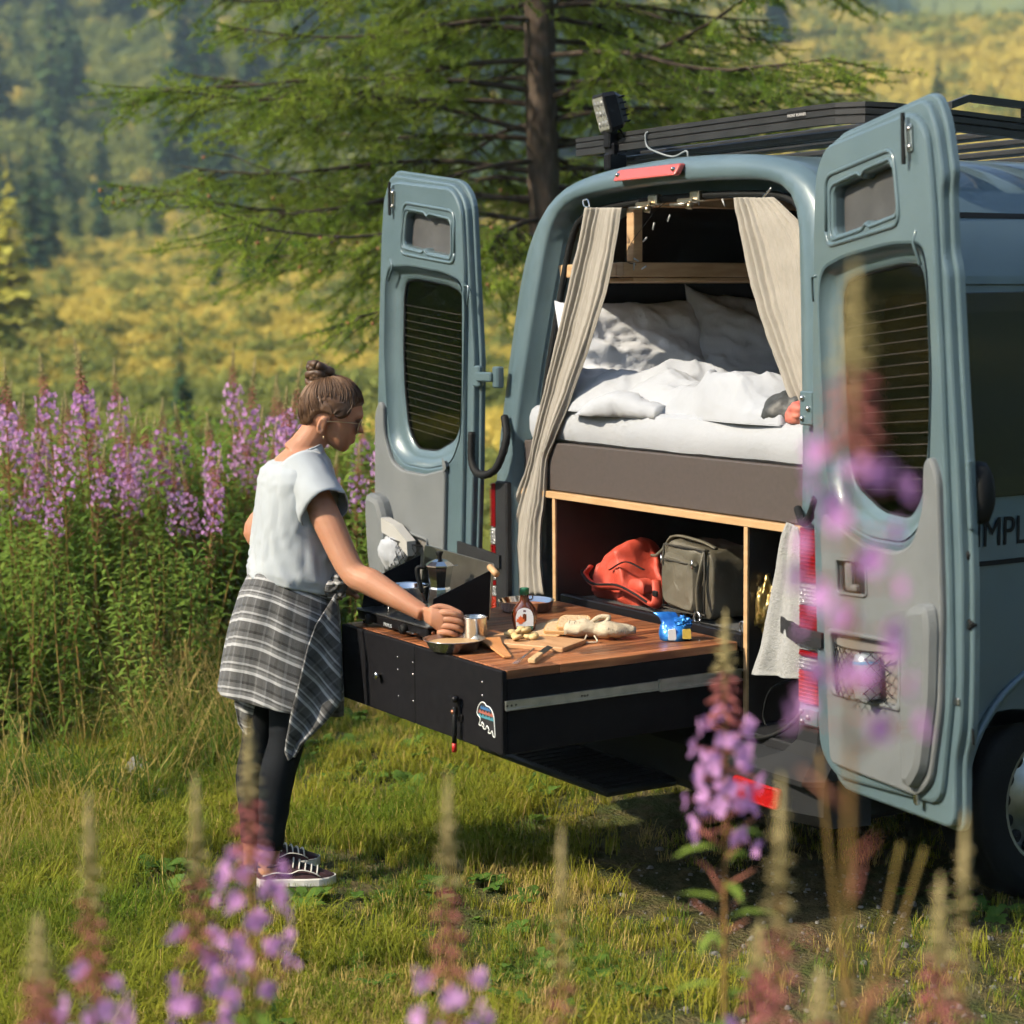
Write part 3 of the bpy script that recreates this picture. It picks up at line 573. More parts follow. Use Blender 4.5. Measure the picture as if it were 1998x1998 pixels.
# curtains
def curtain(name, rows, Y, label, npl, amp, seg=90):
    """rows: (xL, xR, y) pixel rows on plane y=Y(row)"""
    rows = np.array(rows, float); k = np.linspace(0, len(rows)-1, 44); R_ = np.column_stack([np.interp(k, np.arange(len(rows)), rows[:, i]) for i in range(3)])
    R_ = np.column_stack([np.convolve(np.pad(R_[:, i], 3, 'edge'), np.ones(7)/7, 'valid') for i in range(3)])
    P = np.zeros((44, seg, 3)); t = np.linspace(0, 1, seg)
    for i in range(44):
        a, b = atY(R_[i, 0], R_[i, 2], Y), atY(R_[i, 1], R_[i, 2], Y); wd = np.linalg.norm(b-a)
        ph = npl*2*math.pi*(t+.03*np.sin(i*.12)*np.sin(5*t))+.6*np.sin(i*.09); A = amp*(.55+.45*np.sin(7*t+i*.05))*min(1, wd/.12+.3)
        P[i] = a[None]+(b-a)[None]*t[:, None]+np.array([0, -1, 0])*(A*(np.sin(ph)+.35*np.sin(2.3*ph+1)))[:, None]+np.array([1, 0, 0])*(.25*A*np.cos(ph))[:, None]
        P[i] += (.004*vnoise(P[i], 16, 11))[:, None]*np.array([0, 1., 0])
    q = MB(); q.grid(P); o = q.build(name, M['linen'], None, label, 'curtain', 'linen curtains at the rear door opening')
    s_ = o.modifiers.new('solid', 'SOLIDIFY'); s_.thickness = .003; return o
curtain('curtain', [(1107, 1172, 386), (1104, 1170, 410), (1085, 1152, 500), (1062, 1132, 600), (1038, 1090, 700), (1016, 1062, 790), (1004, 1034, 850), (1002, 1026, 878), (986, 1034, 905), (966, 1026, 960), (950, 1018, 1030), (940, 1024, 1090), (935, 1030, 1132)], .035, 'beige linen curtain gathered with a knot at the left of the opening', 6, .009)
curtain('curtain', [(1386, 1452, 368), (1392, 1490, 400), (1402, 1530, 450), (1418, 1550, 530), (1438, 1560, 600), (1462, 1565, 670), (1490, 1570, 740), (1512, 1575, 800), (1530, 1580, 860)], .12, 'beige linen curtain swept behind the right door pillar', 7, .010)
for a, b in ((atY(1100, 378, .06), atY(1112, 390, .04)), (atY(1455, 355, .12), atY(1440, 372, .12))):
    q = MB(); c = (a+b)/2; q.tube(spline([a, a*.6+b*.4+[.012, 0, .01], b, a*.5+b*.5-[.012, 0, .008], a], 6), .003, 6); q.build('curtain_hook', M['steel'], None, 'small wire hook holding the %s curtain' % ('left' if a[0] < 0 else 'right'), 'hook', 'wire curtain hooks')
# pillows against the left wall
def pillow(yc, zc, hy, hz, th, xw, lean, sd, label, tip=0.):
    m = MB(); n = 46; u, v = np.meshgrid(np.linspace(-1, 1, n), np.linspace(-1, 1, n), indexing='ij')
    for sgn in (1, -1):
        e = np.clip(1-np.abs(u)**3.2, 0, 1)**.55*np.clip(1-np.abs(v)**3.2, 0, 1)**.55
        pin = 1-.07*(1-np.abs(v)**2)*np.abs(u)**4; pin2 = 1-.08*(1-np.abs(u)**2)*np.abs(v)**4
        Y = yc+hy*u*pin2; Z = zc+hz*v*pin; X = xw+th*(.9+sgn*e)+lean*(1-v)*hz
        P = np.stack([X, Y, Z], -1); w_ = vnoise(np.stack([u*2.2+sd, v*3+u*1.5, 0*u], -1), 1., sd, 4)
        w2_ = 1-np.abs(vnoise(np.stack([u*3+v*2+sd, v*5-u*2, 0*u], -1), 1., sd+7, 3)); P[..., 0] += sgn*(.02*w_+.006*(w2_-.6))*e**.3; P[..., 2] += .012*w_+tip*np.clip(-u-.55, 0, 1)*np.clip(v, 0, 1)*.35; P[..., 1] += .01*vnoise(P*9, 1, sd+3, 2)
        m.grid(P if sgn > 0 else P[::-1])
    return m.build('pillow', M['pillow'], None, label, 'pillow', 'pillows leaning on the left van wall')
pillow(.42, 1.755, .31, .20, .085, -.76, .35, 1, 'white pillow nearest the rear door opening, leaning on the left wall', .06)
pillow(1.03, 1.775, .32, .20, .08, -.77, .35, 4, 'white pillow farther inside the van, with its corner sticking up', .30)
# crumpled duvet
n1, n2 = 200, 110; u, v = np.meshgrid(np.linspace(0, 1, n1), np.linspace(0, 1, n2), indexing='ij')
X = -.66+1.30*u; Y = .075+.62*v
H = .045+.10*np.exp(-((u-.36)/.16)**2-((v-.45)/.25)**2)+.085*np.exp(-((u-.78)/.13)**2-((v-.2)/.22)**2)+.06*np.exp(-((u-.13)/.12)**2-((v-.12)/.2)**2)+.05*np.exp(-((u-.55)/.2)**2-((v-.1)/.2)**2)
P3 = np.stack([u*4.2, v*2.6, 0*u], -1); H += .06*(1-np.abs(vnoise(P3, 1., 21, 3)))**2*np.clip(4*H/.12, .3, 1)-.02+.014*vnoise(P3, 3., 5, 3)+.012*(1-np.abs(vnoise(P3*[1, 1.6, 1], 2.0, 33, 2)))**2
edge = np.clip(np.minimum.reduce([u/.07, (1-u)/.06, v/.10, (1-v)/.15]), 0, 1)**.5; H = 1.574+np.maximum(H, .02)*edge
Y = Y-.03*np.sin(u*9)*np.clip(1-v*3, 0, 1)+.012*vnoise(P3, 1.3, 9)*edge; X = X+.02*vnoise(P3, 1.1, 2)
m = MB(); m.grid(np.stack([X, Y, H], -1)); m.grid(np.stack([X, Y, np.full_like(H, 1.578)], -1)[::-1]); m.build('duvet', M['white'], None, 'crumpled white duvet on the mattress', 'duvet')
fl = MB(); fp = spline([atY(1095, 800, .06)+[0, 0, 0], atY(1130, 775, .05), atY(1170, 765, .07), atY(1215, 778, .09), atY(1250, 785, .1)], 6); fl.tube(fp, .032+.018*np.sin(np.linspace(.2, 2.9, len(fp))), 14)
V = np.concatenate(fl.v); V += (.009*vnoise(V, 22, 4))[:, None]*np.array([.4, 1, .8]); V[:, 2] = np.maximum(V[:, 2], 1.565); fl.v = [V]; fl.build('rolled_cover', M['white'], None, 'rolled white pillowcase at the left front edge of the mattress', 'bedding')
# jacket and pink cloth at the right end of the bed
def blob(c, r, sd, amp=.25, sc=8, n=26, flat=None):
    a, b = np.meshgrid(np.linspace(0, 2*math.pi, n*2), np.linspace(.02, math.pi-.02, n), indexing='ij'); d = np.stack([np.cos(a)*np.sin(b), np.sin(a)*np.sin(b), np.cos(b)], -1)
    nz = vnoise(d*1.0+sd, sc/4, sd, 3); P = np.array(c)+d*np.array(r)*(1+amp*nz[..., None]); P[-1] = P[0]
    if flat is not None: P[..., 2] = np.maximum(P[..., 2], flat)
    return MB().grid(P)
jk = blob((.60, .16, 1.615), (.10, .10, .07), 3, .22, 6, flat=1.583); jk.build('rain_jacket', mat('grey_nylon', (.03, .034, .036), .55, var=(.05, .054, .056), vs=12, bump=.3, bs=40), None, 'crumpled dark grey jacket at the right end of the mattress', 'jacket')
jk = blob((.70, .11, 1.61), (.05, .045, .04), 8, .2, 7, flat=1.583); jk.build('pink_cloth', mat('coral_cloth', (.45, .10, .085), .7, var=(.5, .17, .12), vs=14), None, 'coral pink cloth beside the grey jacket on the mattress', 'cloth')
# carpeted cargo board with rail and lashing rings
cb = thing('cargo_board', 'grey carpeted cargo slide with black rail behind the wooden worktop', 'cargo slide', (0, .5, .86))
q = MB(); q.box((-.50, .06, .868), (.505, 1.2, .905), .004); q.build('carpet', M['carpet'], cb)
q = MB(); q.box((-.53, .028, .862), (.51, .058, .918), .004); q.build('rail', M['blackmetal'], cb)
for p in (atZ(1240, 1172, .93), atZ(1402, 1210, .93), atZ(1112, 1105, .93)):
    p = np.array([min(max(p[0], -.48), .46), max(p[1], .075), .925]); a = np.linspace(0, 2*math.pi, 17); q = MB(); q.tube(np.column_stack([p[0]+.016*np.cos(a), p[1]+0*a, p[2]+.02*np.sin(a)]), .0045, 6).box(p-[.02, .008, .02], p+[.02, .008, -.014], .003); q.build('lashing_ring', M['steel'], cb)
# ================================================================== PULL-OUT DRAWER
dr = thing('pull_out_kitchen', 'black pull-out kitchen drawer with a reddish wooden worktop', 'drawer kitchen', (0, -.42, .64))
W_, yf, z0, z1 = .515, -.853, .645, .868
def bx(nm, lo, hi, mt_, par=dr, bev=.003): q = MB(); q.box(lo, hi, bev); return q.build(nm, M[mt_], par)
fpL = bx('front_panel', (-W_, yf, z0), (-.0095, yf+.018, .893), 'black'); fpR = bx('front_panel', (-.0075, yf, z0), (W_, yf+.018, .893), 'black')
bx('side_panel', (-W_, yf+.019, z0), (-W_+.018, .9, z1-.001), 'black'); spR = bx('side_panel', (W_-.018, yf+.019, z0), (W_, .02, z1-.001), 'black'); bx('drawer_floor', (-W_+.019, yf+.019, z0+.01), (W_-.019, .02, z0+.022), 'black')
bx('rear_panel', (-W_+.019, -.0, z0+.025), (W_-.019, .018, z1-.001), 'black')
wd = 2*W_/22
for i in range(22):
    x0 = -W_+i*wd; ys = [yf+.0185]+sorted(rng.uniform(-.75, -.1, 1).tolist())+[.012]
    for a, b in zip(ys[:-1], ys[1:]):
        q = MB(); q.box((x0+.0004, a+.0004, z1), (x0+wd-.0004, b-.0004, .8945+rng.uniform(-.0003, .0003)), .0015); q.build('plank', M['acacia'], dr)
# slide rails
for sx in (1, -1):
    q = MB(); X = sx*(W_+.001); q.box((X, yf+.008, .778), (X+sx*.008, -.30, .806), .002); q.box((X+sx*.008, yf+.008, .801), (X+sx*.013, -.30, .806), 0).box((X+sx*.008, yf+.008, .778), (X+sx*.013, -.30, .783), 0); r1 = q.build('slide_rail', M['dullsteel'], dr)
    q = MB(); q.box((X, -.299, .774), (X+sx*.012, .02, .811), .003); q.box((X+sx*.012, -.299, .804), (X+sx*.018, .02, .811), 0).box((X+sx*.012, -.299, .774), (X+sx*.018, .02, .781), 0).box((X+sx*.012, -.27, .789), (X+sx*.016, -.08, .795), .001); q.build('slide_rail', M['dullsteel'], dr)
    for y in (-.84, -.825, -.81, -.58, -.57, -.56):
        q = MB(); q.lathe([(.0035, 0), (.003, .0015), (.001, .002)], 8, (X+sx*.008, y, .792), (sx, 0, 0), cap=False); q.build('screw', M['blackmetal'], r1)
# screws, knob, latch, sticker
for x, z in ((-.12, .84), (-.12, .80), (-.02, .838), (-.02, .80), (-.118, .715), (-.02, .715), (.405, .845), (.405, .805), (.23, .76), (.23, .72), (.405, .71)):
    q = MB(); q.lathe([(.0035, 0), (.003, .0015), (.001, .002)], 8, (x, yf, z), (0, -1, 0), cap=False); q.build('screw', M['steel'], fpL if x < -.01 else fpR)
q = MB(); q.lathe([(.006, 0), (.006, .012), (.012, .014), (.013, .022), (.008, .026), (.001, .026)], 14, (-.235, yf, .765), (0, -1, 0), cap=False); q.build('push_knob', M['chrome'], fpL)
lp = np.array([.273, yf, .74])
q = MB(); q.box(lp+[-.012, -.012, -.02], lp+[.012, 0, .035], .003).lathe([(.009, 0), (.011, .012), (.006, .02), (.001, .02)], 12, lp+[.008, -.012, .035], (0, -1, 0)).box(lp+[-.02, -.008, -.035], lp+[.02, 0, -.012], .003); lt = q.build('latch', M['blackmetal'], fpR)
q = MB(); q.tube([lp+[.0, -.02, .01], lp+[.003, -.022, -.05], lp+[-.002, -.02, -.10]], [.006, .008, .007], 8); q.build('latch_lever', M['rubber'], lt)
q = MB(); q.tube([lp+[-.002, -.02, -.101], lp+[-.004, -.02, -.128]], .0075, 8); q.build('red_grip', mat('red_grip', (.45, .02, .02), .4), lt)
q = MB(); q.lathe([(.008, 0), (.009, .004), (.004, .006), (.001, .006)], 10, lp+[-.02, -.008, -.02], (0, -1, 0)); q.tube([lp+[-.015, -.01, .0], lp+[-.04, -.012, -.012]], .003, 5); q.build('key', M['steel'], lt)
q = MB(); q.lathe([(.006, 0), (.007, .006), (.001, .008)], 10, lp+[-.002, -.022, -.005], (0, -1, 0)); q.build('pivot', mat('copper_pin', (.5, .2, .12), .35, .8), lt)
# bear outline sticker
bz = [(-.052, .018), (-.046, .03), (-.030, .043), (-.012, .046), (.002, .038), (.02, .037), (.036, .027), (.047, .008), (.05, -.02), (.052, -.05), (.042, -.05), (.034, -.035), (.026, -.044), (.012, -.044), (.016, -.034), (.004, -.024), (-.004, -.036), (-.018, -.036), (-.014, -.026), (-.026, -.018), (-.03, -.03), (-.044, -.028), (-.036, -.012), (-.042, -.004), (-.054, .004)]
bx_ = lambda p: np.column_stack([.428+p[:, 0]*.95, yf-p[:, 2], .742+p[:, 1]*.95])
q = MB(); q.plate([tuple(p) for p in spline(bz, 3, True)], .0004, .001, bx_); stk = q.build('bear_sticker', mat('sticker_black', (.02, .02, .025), .4), fpR)
L3_ = spline(bz, 4, True); L3_ = np.vstack([L3_, L3_[:1]]); q = MB(); q.tube(bx_(np.column_stack([L3_, np.full(len(L3_), .0012)])), .0016, 5); q.build('sticker_outline', mat('sticker_white', (.8, .85, .85), .4), stk)
for c, z_, w1, w2 in (((.04, .13, .30), .032, -.034, .026), ((.30, .10, .08), .018, -.046, .042), ((.05, .2, .26), .005, -.048, .046)):
    zz = [(w1+(w2-w1)*i/10, z_+(.004 if i % 2 else -.004)) for i in range(11)]; q = MB(); q.plate(zz+[(w2, z_-.009), (w1, z_-.009)], .0011, .0015, bx_); q.build('sticker_band', mat('sticker_tint', c, .5), stk)
# towel and foil bag in the right compartment, cable
tw = [(1487, 1506, 985), (1478, 1510, 1010), (1466, 1512, 1080), (1452, 1514, 1150), (1438, 1516, 1220), (1426, 1518, 1262), (1424, 1520, 1272)]
P = np.zeros((30, 30, 3)); tr = np.array(tw, float); t = np.linspace(0, 1, 30)
for i in range(30):
    r_ = [np.interp(i/29*6, range(7), tr[:, k]) for k in range(3)]; a, b = atY(r_[0], r_[2]+8*0, -.0), atY(r_[1], r_[2]+10, -.0)
    P[i] = a+(b-a)*t[:, None]+np.array([0, -1, 0])*(.010*np.sin(t*11+.5)*(i/29+.3)+.004*vnoise(np.column_stack([t*6, t*0+i*.2, t*0]), 1, 3))[:, None]
q = MB(); q.grid(P); o = q.build('tea_towel', mat('white_towel', (.31, .32, .325), .95, var=(.27, .28, .285), vs=90, bump=.4, bs=160), None, 'white tea towel hanging beside the right tail light', 'towel'); o.modifiers.new('s', 'SOLIDIFY').thickness = .004
g = blob(tuple(atY(1448, 1145, .12)), (.06, .06, .10), 12, .3, 11); g.build('foil_bag', mat('gold_foil', (.45, .33, .12), .3, .85, bump=.5, bs=25), None, 'crumpled gold foil bag behind the white tea towel', 'bag')
q = MB(); q.tube(spline([atY(1500, 1280, .06), atY(1455, 1300, .06), atY(1440, 1345, .06), atY(1445, 1370, .06)], 6), .0035, 5); q.build('loose_cable', M['rubber'], None, 'thin black cable hanging below the white tea towel', 'cable')
# ------------------------------------------------------------------ luggage
rb = thing('red_backpack', 'coral red backpack lying on the grey carpet', 'backpack', tuple(atY(1185, 1120, .22)))
coral = mat('coral_nylon', (.42, .05, .028), .6, var=(.50, .07, .04), vs=8, bump=.35, bs=25)
def bag(rings, n=56, wr=.006, sd=1, e=3.):
    a = np.arange(n)*2*math.pi/n; m = MB(); R_ = []
    ca, sa = np.cos(a), np.sin(a); sx_ = np.sign(ca)*np.abs(ca)**(2/e); sy_ = np.sign(sa)*np.abs(sa)**(2/e)
    base = np.array([np.concatenate([np.array(c, float), np.array(A_, float), np.array(B_, float)]) for c, A_, B_ in rings]); k = np.linspace(0, len(rings)-1, 40); base = np.column_stack([np.interp(k, range(len(rings)), base[:, i]) for i in range(9)])
    for r_ in base:
        P = r_[:3]+sx_[:, None]*r_[3:6]+sy_[:, None]*r_[6:9]; w1 = vnoise(P, 16, sd); w2 = (1-np.abs(vnoise(P*[1, 1, .6], 13, sd+20, 2)))**3; R_.append(P+(wr*(w1*.7+1.3*(w2-.4)))[:, None]*np.array([.6, -1, .6]))
    return m.loft(R_)
c0 = atY(1185, 1095, .22)
m = bag([(c0+[-.11, .0, -.03], (0, .02, 0), (0, 0, .02)), (c0+[-.10, .0, -.02], (0, .08, 0), (.02, 0, .06)), (c0+[-.04, 0, .02], (0, .11, 0), (.03, 0, .10)), (c0+[.04, 0, .04], (0, .11, 0), (.02, 0, .115)), (c0+[.12, 0, .0], (0, .10, 0), (-.02, 0, .10)), (c0+[.17, 0, -.03], (0, .08, 0), (-.02, 0, .07)), (c0+[.19, 0, -.04], (0, .02, 0), (0, 0, .02))], wr=.016)
m.build('main_pocket', coral, rb)
st_ = spline([atY(1115, 1068, .10), atY(1105, 1085, .09), atY(1125, 1105, .085), atY(1170, 1108, .08), atY(1205, 1125, .075), atY(1232, 1142, .07), atY(1240, 1130, .075), atY(1238, 1095, .09)], 6)
q = MB(); q.tube(st_, .022*(.7+.3*np.sin(np.linspace(0, 3, len(st_)))), 10, flat=.45); q.build('shoulder_strap', coral, rb)
q = MB(); q.tube(st_[4:30]+[0, -.012, .008], .010, 8, flat=.5); q.build('strap_padding', M['rubber'], rb)
m = bag([(atY(1205, 1108, .1)+d, (.045, 0, 0), (0, 0, .03)) for d in (np.array([0, -.012, 0]), np.array([0, .03, 0]))], wr=.006, sd=5); m.build('lid_flap', coral, rb)
cg = thing('camera_bag', 'olive grey camera bag beside the red backpack', 'bag', tuple(atY(1325, 1165, .2)))
olive = mat('waxed_olive', (.075, .07, .05), .6, var=(.11, .10, .075), vs=7, bump=.4, bs=22)
c1 = atY(1330, 1090, .17)
m = bag([(c1+[0, y, dz], (w1, 0, -.012), (.004, 0, h1)) for y, w1, h1, dz in ((-.085, .02, .02, 0), (-.084, .115, .10, 0), (-.07, .135, .115, 0), (.06, .14, .118, 0), (.12, .13, .11, 0), (.122, .02, .02, 0))], wr=.010, sd=7, e=5.); m.build('bag_body', olive, cg)
m = bag([(c1+[-.015, y, -.01], (w1, 0, -.01), (.0, 0, h1)) for y, w1, h1 in ((-.105, .02, .02), (-.104, .085, .08), (-.09, .095, .09), (-.07, .095, .09))], wr=.006, sd=9, e=6.); m.build('front_pocket', olive, cg)
q = MB(); q.tube(spline([c1+[-.125, -.05, .02], c1+[-.135, -.055, .10], c1+[-.09, -.05, .135], c1+[.03, -.04, .128], c1+[.10, -.03, .11]], 6), .010, 8, flat=.5); q.build('grab_handle', olive, cg)
q = MB(); q.tube(spline([c1+[.10, -.07, .11], c1+[.105, -.095, .04], c1+[.09, -.095, -.03], c1+[.085, -.085, -.10]], 6), .013, 8, flat=.4); q.build('side_strap', olive, cg)
q = MB(); q.tube(spline([c1+[-.30+.04, -.03, .05], c1+[-.2, -.05, .06], c1+[-.145, -.05, .10], c1+[-.12, -.05, .13]], 6), .006, 6); q.build('carry_strap', olive, cg)
for zz in (.108, -.104):
    q = MB(); q.tube(spline([c1+[-.115, -.085, zz], c1+[0, -.092, zz*1.02], c1+[.115, -.085, zz]], 6), .0035, 5); q.build('piping', mat('bag_piping', (.03, .028, .022), .7), cg)
for xx in (-.112, .112):
    q = MB(); q.tube([c1+[xx, -.088, -.10], c1+[xx*1.03, -.09, 0], c1+[xx, -.088, .105]], .0035, 5); q.build('piping', bpy.data.materials['bag_piping'], cg)
q = MB(); q.tube([c1+[-.09, -.105, .062], c1+[.07, -.105, .058]], .003, 5); q.build('zip', bpy.data.materials['bag_piping'], cg)
q = MB(); p_ = atY(1236, 1120, .06); q.box(p_-[.014, .004, .010], p_+[.014, .004, .010], .003); q.build('buckle', M['rubber'], rb)
q = MB(); q.tube(spline([atY(1150, 1075, .10), atY(1180, 1060, .095), atY(1215, 1075, .10)], 6), .006, 6, flat=.4); q.build('compression_strap', M['rubber'], rb)
for dx in (-.10, .07):
    q = MB(); q.tube([c1+[dx, -.106, .075], c1+[dx+.003, -.107, .045]], .004, 5); q.build('zip_pull', M['steel'], cg)
# ------------------------------------------------------------------ things in the door pockets
def rfr(xf, u, v, n): return xf(np.array([[u, v, n]]))[0]
cn = thing('spray_bottle', 'blue-capped bottle held by a net in the right door pocket', 'bottle', rfr(xR, .47, .295, .05))
q = MB(); q.lathe([(.032, .0), (.036, .006), (.036, .09), (.036, .10), (.030, .118), (.018, .125), (.001, .126)], 20, rfr(xR, .46, .30, .045), AR, cap=False); q.build('bottle_body', mat('pale_tin', (.38, .44, .47), .35, .3, var=(.3, .36, .4), vs=30), cn)
q = MB(); q.lathe([(.0365, .095), (.0365, .103)], 20, rfr(xR, .46, .30, .045), AR, cap=False); q.build('blue_band', mat('cyan_band', (.02, .32, .5), .4), cn)
q = MB(); q.lathe([(.0366, .035), (.0366, .07)], 20, rfr(xR, .46, .30, .045), AR, cap=False); q.build('paper_label', mat('dark_label', (.06, .08, .1), .5, var=(.3, .34, .36), vs=60), cn)
def net(xf, u0, u1, v0, v1, bulge, label):
    m = MB()
    F = lambda s_, t_: (u0+(u1-u0)*s_, v0+(v1-v0)*t_, .03+bulge*math.sin(math.pi*min(max(s_, 0), 1))*(1-.25*t_))
    for k in range(-6, 9):
        for sg in (1, -1):
            pts = [F(s_, t_) for t_ in np.linspace(0, 1, 9) for s_ in [k/8+sg*t_*.55+(.0 if sg > 0 else .3)] if -.001 <= s_ <= 1.001]
            if len(pts) > 1: m.tube(xf(np.array(pts)), .0016, 4)
    m.tube(xf(np.array([F(s_, 1) for s_ in np.linspace(0, 1, 10)])), .003, 5)
    return m.build('pocket_net', M['rubber'], None, label, 'net', 'elastic nets on the door pockets')
net(xR, .235, .59, .295, .43, .052, 'black elastic net over the right door pocket'); net(xL, .40, .69, .22, .43, .06, 'black elastic net over the left door pocket')
g = blob(tuple(rfr(xL, .60, .37, .05)), (.085, .045, .075), 31, .2, 8); g.build('rolled_towel', M['white'], None, 'white towel bundled in the left door pocket', 'towel')
q = MB(); q.loft([xL(np.array([(u_, v_+dv, n_) for dv, n_ in ((-.03, .03), (-.03, .07), (.03, .075), (.03, .035))])) for u_, v_ in ((.66, .47), (.55, .46), (.44, .415))], smooth=False); q.build('paper_roll', mat('paper', (.36, .36, .35), .8), None, 'folded white paper pad tucked above the net of the left door', 'paper')
# ================================================================== ON THE WORKTOP
ZT = .8955
stv = thing('camping_stove', 'black two-burner camping stove with raised wind shields on the worktop', 'stove', (-.235, -.69, ZT))
sx0, sx1, sy0, sy1, sz = -.50, -.02, -.80, -.585, .945
def sb(nm, lo, hi, mt_, par=stv, bev=.004): q = MB(); q.box(lo, hi, bev); return q.build(nm, M[mt_] if isinstance(mt_, str) else mt_, par)
body = sb('stove_body', (sx0, sy0, ZT+.012), (sx1, sy1, sz-.006), 'blackmetal')
sb('top_tray', (sx0-.004, sy0-.004, sz-.006), (sx1+.004, sy1+.004, sz), mat('stove_tray', (.10, .10, .10), .35, .8, var=(.16, .16, .16), vs=20))
for x in (sx0+.02, sx1-.02):
    for y in (sy0+.02, sy1-.02): q = MB(); q.lathe([(.009, 0), (.011, .013)], 10, (x, y, ZT), cap=True); q.build('foot', M['rubber'], stv)
for x in (sx0+.05, sx1-.10):
    q = MB(); q.box((x, sy0-.022, .915), (x+.045, sy0-.0, .921), .002); q.build('latch_tab', M['steel'], stv)
for x in (sx0+.10, sx1-.14):
    q = MB(); q.lathe([(.016, 0), (.018, .008), (.014, .02), (.001, .021)], 14, (x, sy0, .920), (0, -1, 0), cap=False); kn = q.build('knob', M['rubber'], stv); q = MB(); q.box((x-.002, sy0-.0225, .92), (x+.002, sy0-.0205, .934)); q.build('pointer', M['steel'], kn)
text_obj('lettering', 'PRIMUS', .017, (-.31, sy0-.0015, .910), (1, 0, 0), (0, 0, 1), (0, -1, 0), mat('stove_print', (.45, .5, .55), .4), stv, ext=.0003)
q = MB(); q.lathe([(.006, 0), (.007, .004), (.001, .006)], 10, (sx1, sy0+.02, .925), (1, 0, 0), cap=False); q.build('rivet', mat('copper', (.6, .25, .12), .3, .9), stv)
inner = mat('shield_inner', (.34, .31, .26), .3, .9, var=(.26, .24, .2), vs=12)
q = MB(); q.plate(rp([(sx0+.01, sz), (sx1-.01, sz), (sx1-.01, 1.125), (sx0+.01, 1.14)], .012), 0, .004, lambda p: np.column_stack([p[:, 0], sy1+.02-p[:, 2]+(p[:, 1]-sz)*.12, p[:, 1]]), bev=.001); q.build('lid', [inner], stv)
for x, s_ in ((sx0+.004, 1), (sx1-.012, -1)):
    q = MB(); q.plate([(sy0+.015, sz), (sy1+.016, sz), (sy1+.026, 1.105), (sy0+.03, sz+.085)], 0, .003, lambda p, x=x: np.column_stack([x+p[:, 2], p[:, 0], p[:, 1]])); q.build('wind_shield', M['black'], stv)
q = MB(); q.tube([(sx1-.03, sy1+.035, 1.112), (sx1+.035, sy1+.02, 1.098)], .011, 10); q.build('wooden_grip', mat('grip_wood', (.5, .3, .15), .5), stv)
for x in (-.38, -.20):
    q = MB(); q.lathe([(.03, 0), (.034, .01), (.026, .016), (.001, .016)], 18, (x, -.685, sz), cap=False); bn = q.build('burner', M['steel'], stv)
    for k in range(4):
        a = k*math.pi/2+.4; q = MB(); q.tube([(x+.02*math.cos(a), -.685+.02*math.sin(a), sz+.02), (x+.085*math.cos(a), -.685+.085*math.sin(a), sz+.02), (x+.085*math.cos(a), -.685+.085*math.sin(a), sz)], .0035, 5); q.build('pan_support', M['steel'], bn)
# pan on the rear-left burner
pn = thing('cooking_pot', 'small steel pot with food on the stove, left of the moka pot', 'pot', (-.385, -.675, sz+.024))
pc = np.array([-.385, -.675, sz+.0245])
q = MB(); q.lathe([(.001, .0), (.066, .0), (.072, .006), (.074, .05), (.078, .055), (.076, .056), (.071, .05), (.069, .008), (.001, .006)], 36, pc, cap=False); q.build('pot_wall', M['chrome'], pn)
q = MB(); q.lathe([(.070, .034), (.04, .039), (.001, .041)], 24, pc, cap=False); q.build('food', mat('browned_batter', (.42, .22, .08), .7, var=(.6, .4, .2), vs=40, bump=.5, bs=60), pn)
# moka pot
mk = thing('moka_pot', 'octagonal aluminium moka pot standing on the stove', 'coffee maker', (-.175, -.665, sz+.024))
mc = np.array([-.175, -.665, sz+.0245])
q = MB(); q.lathe([(.047, 0), (.048, .004), (.036, .068), (.034, .074)], 8, mc, smooth=False); q.build('boiler', mat('moka_alu', (.55, .58, .6), .18, 1.), mk)
q = MB(); q.lathe([(.033, .074), (.034, .08), (.044, .135), (.046, .142)], 8, mc, smooth=False, cap=False); q.build('upper_chamber', bpy.data.materials['moka_alu'], mk)
q = MB(); q.lathe([(.048, .142), (.048, .146), (.03, .158), (.014, .164), (.001, .165)], 8, mc, smooth=False); ld = q.build('lid', bpy.data.materials['moka_alu'], mk)
q = MB(); q.lathe([(.008, .163), (.007, .172), (.012, .184), (.013, .188), (.001, .189)], 10, mc); q.build('lid_knob', M['rubber'], ld)
hd = -RH; q = MB(); q.tube(spline([mc+hd*.046+[0, 0, .138], mc+hd*.072+[0, 0, .134], mc+hd*.066+[0, 0, .09], mc+hd*.056+[0, 0, .055]], 6), [.007]*6+[.008]*6+[.0075]*6+[.005], 8); q.build('handle', M['rubber'], mk)
q = MB(); p_ = mc+RH*.042+[0, 0, .14]; q.loft([[p_+[0, 0, -.03]+RH*-.004, p_+[.008, -.008, 0], p_+RH*.018+[0, 0, .004], p_+[-.008, .008, 0]], [p_+[0, 0, -.03]+RH*-.004, p_+[.004, -.004, .001], p_+RH*.016+[0, 0, .006], p_+[-.004, .004, .001]]], smooth=False); q.build('spout', bpy.data.materials['moka_alu'], mk)
# mug
MUG = np.array([.085, -.69, ZT]); mg = thing('steel_mug', 'brushed steel mug held by the woman', 'mug', MUG)
q = MB(); q.lathe([(.001, .001), (.037, .0), (.0395, .003), (.0405, .084), (.042, .087), (.041, .088), (.039, .084), (.038, .006), (.001, .005)], 36, MUG, cap=False); q.build('mug_wall', M['steel'], mg)
hm = MUG-RH*.040+np.array([0, 0, .04]); q = MB(); q.tube(spline([hm+[0, 0, .026], hm-RH*.022+[0, 0, .024], hm-RH*.027, hm-RH*.02-[0, 0, .022], hm-[0, 0, .026]], 6), .003, 6); q.build('handle', M['steel'], mg)
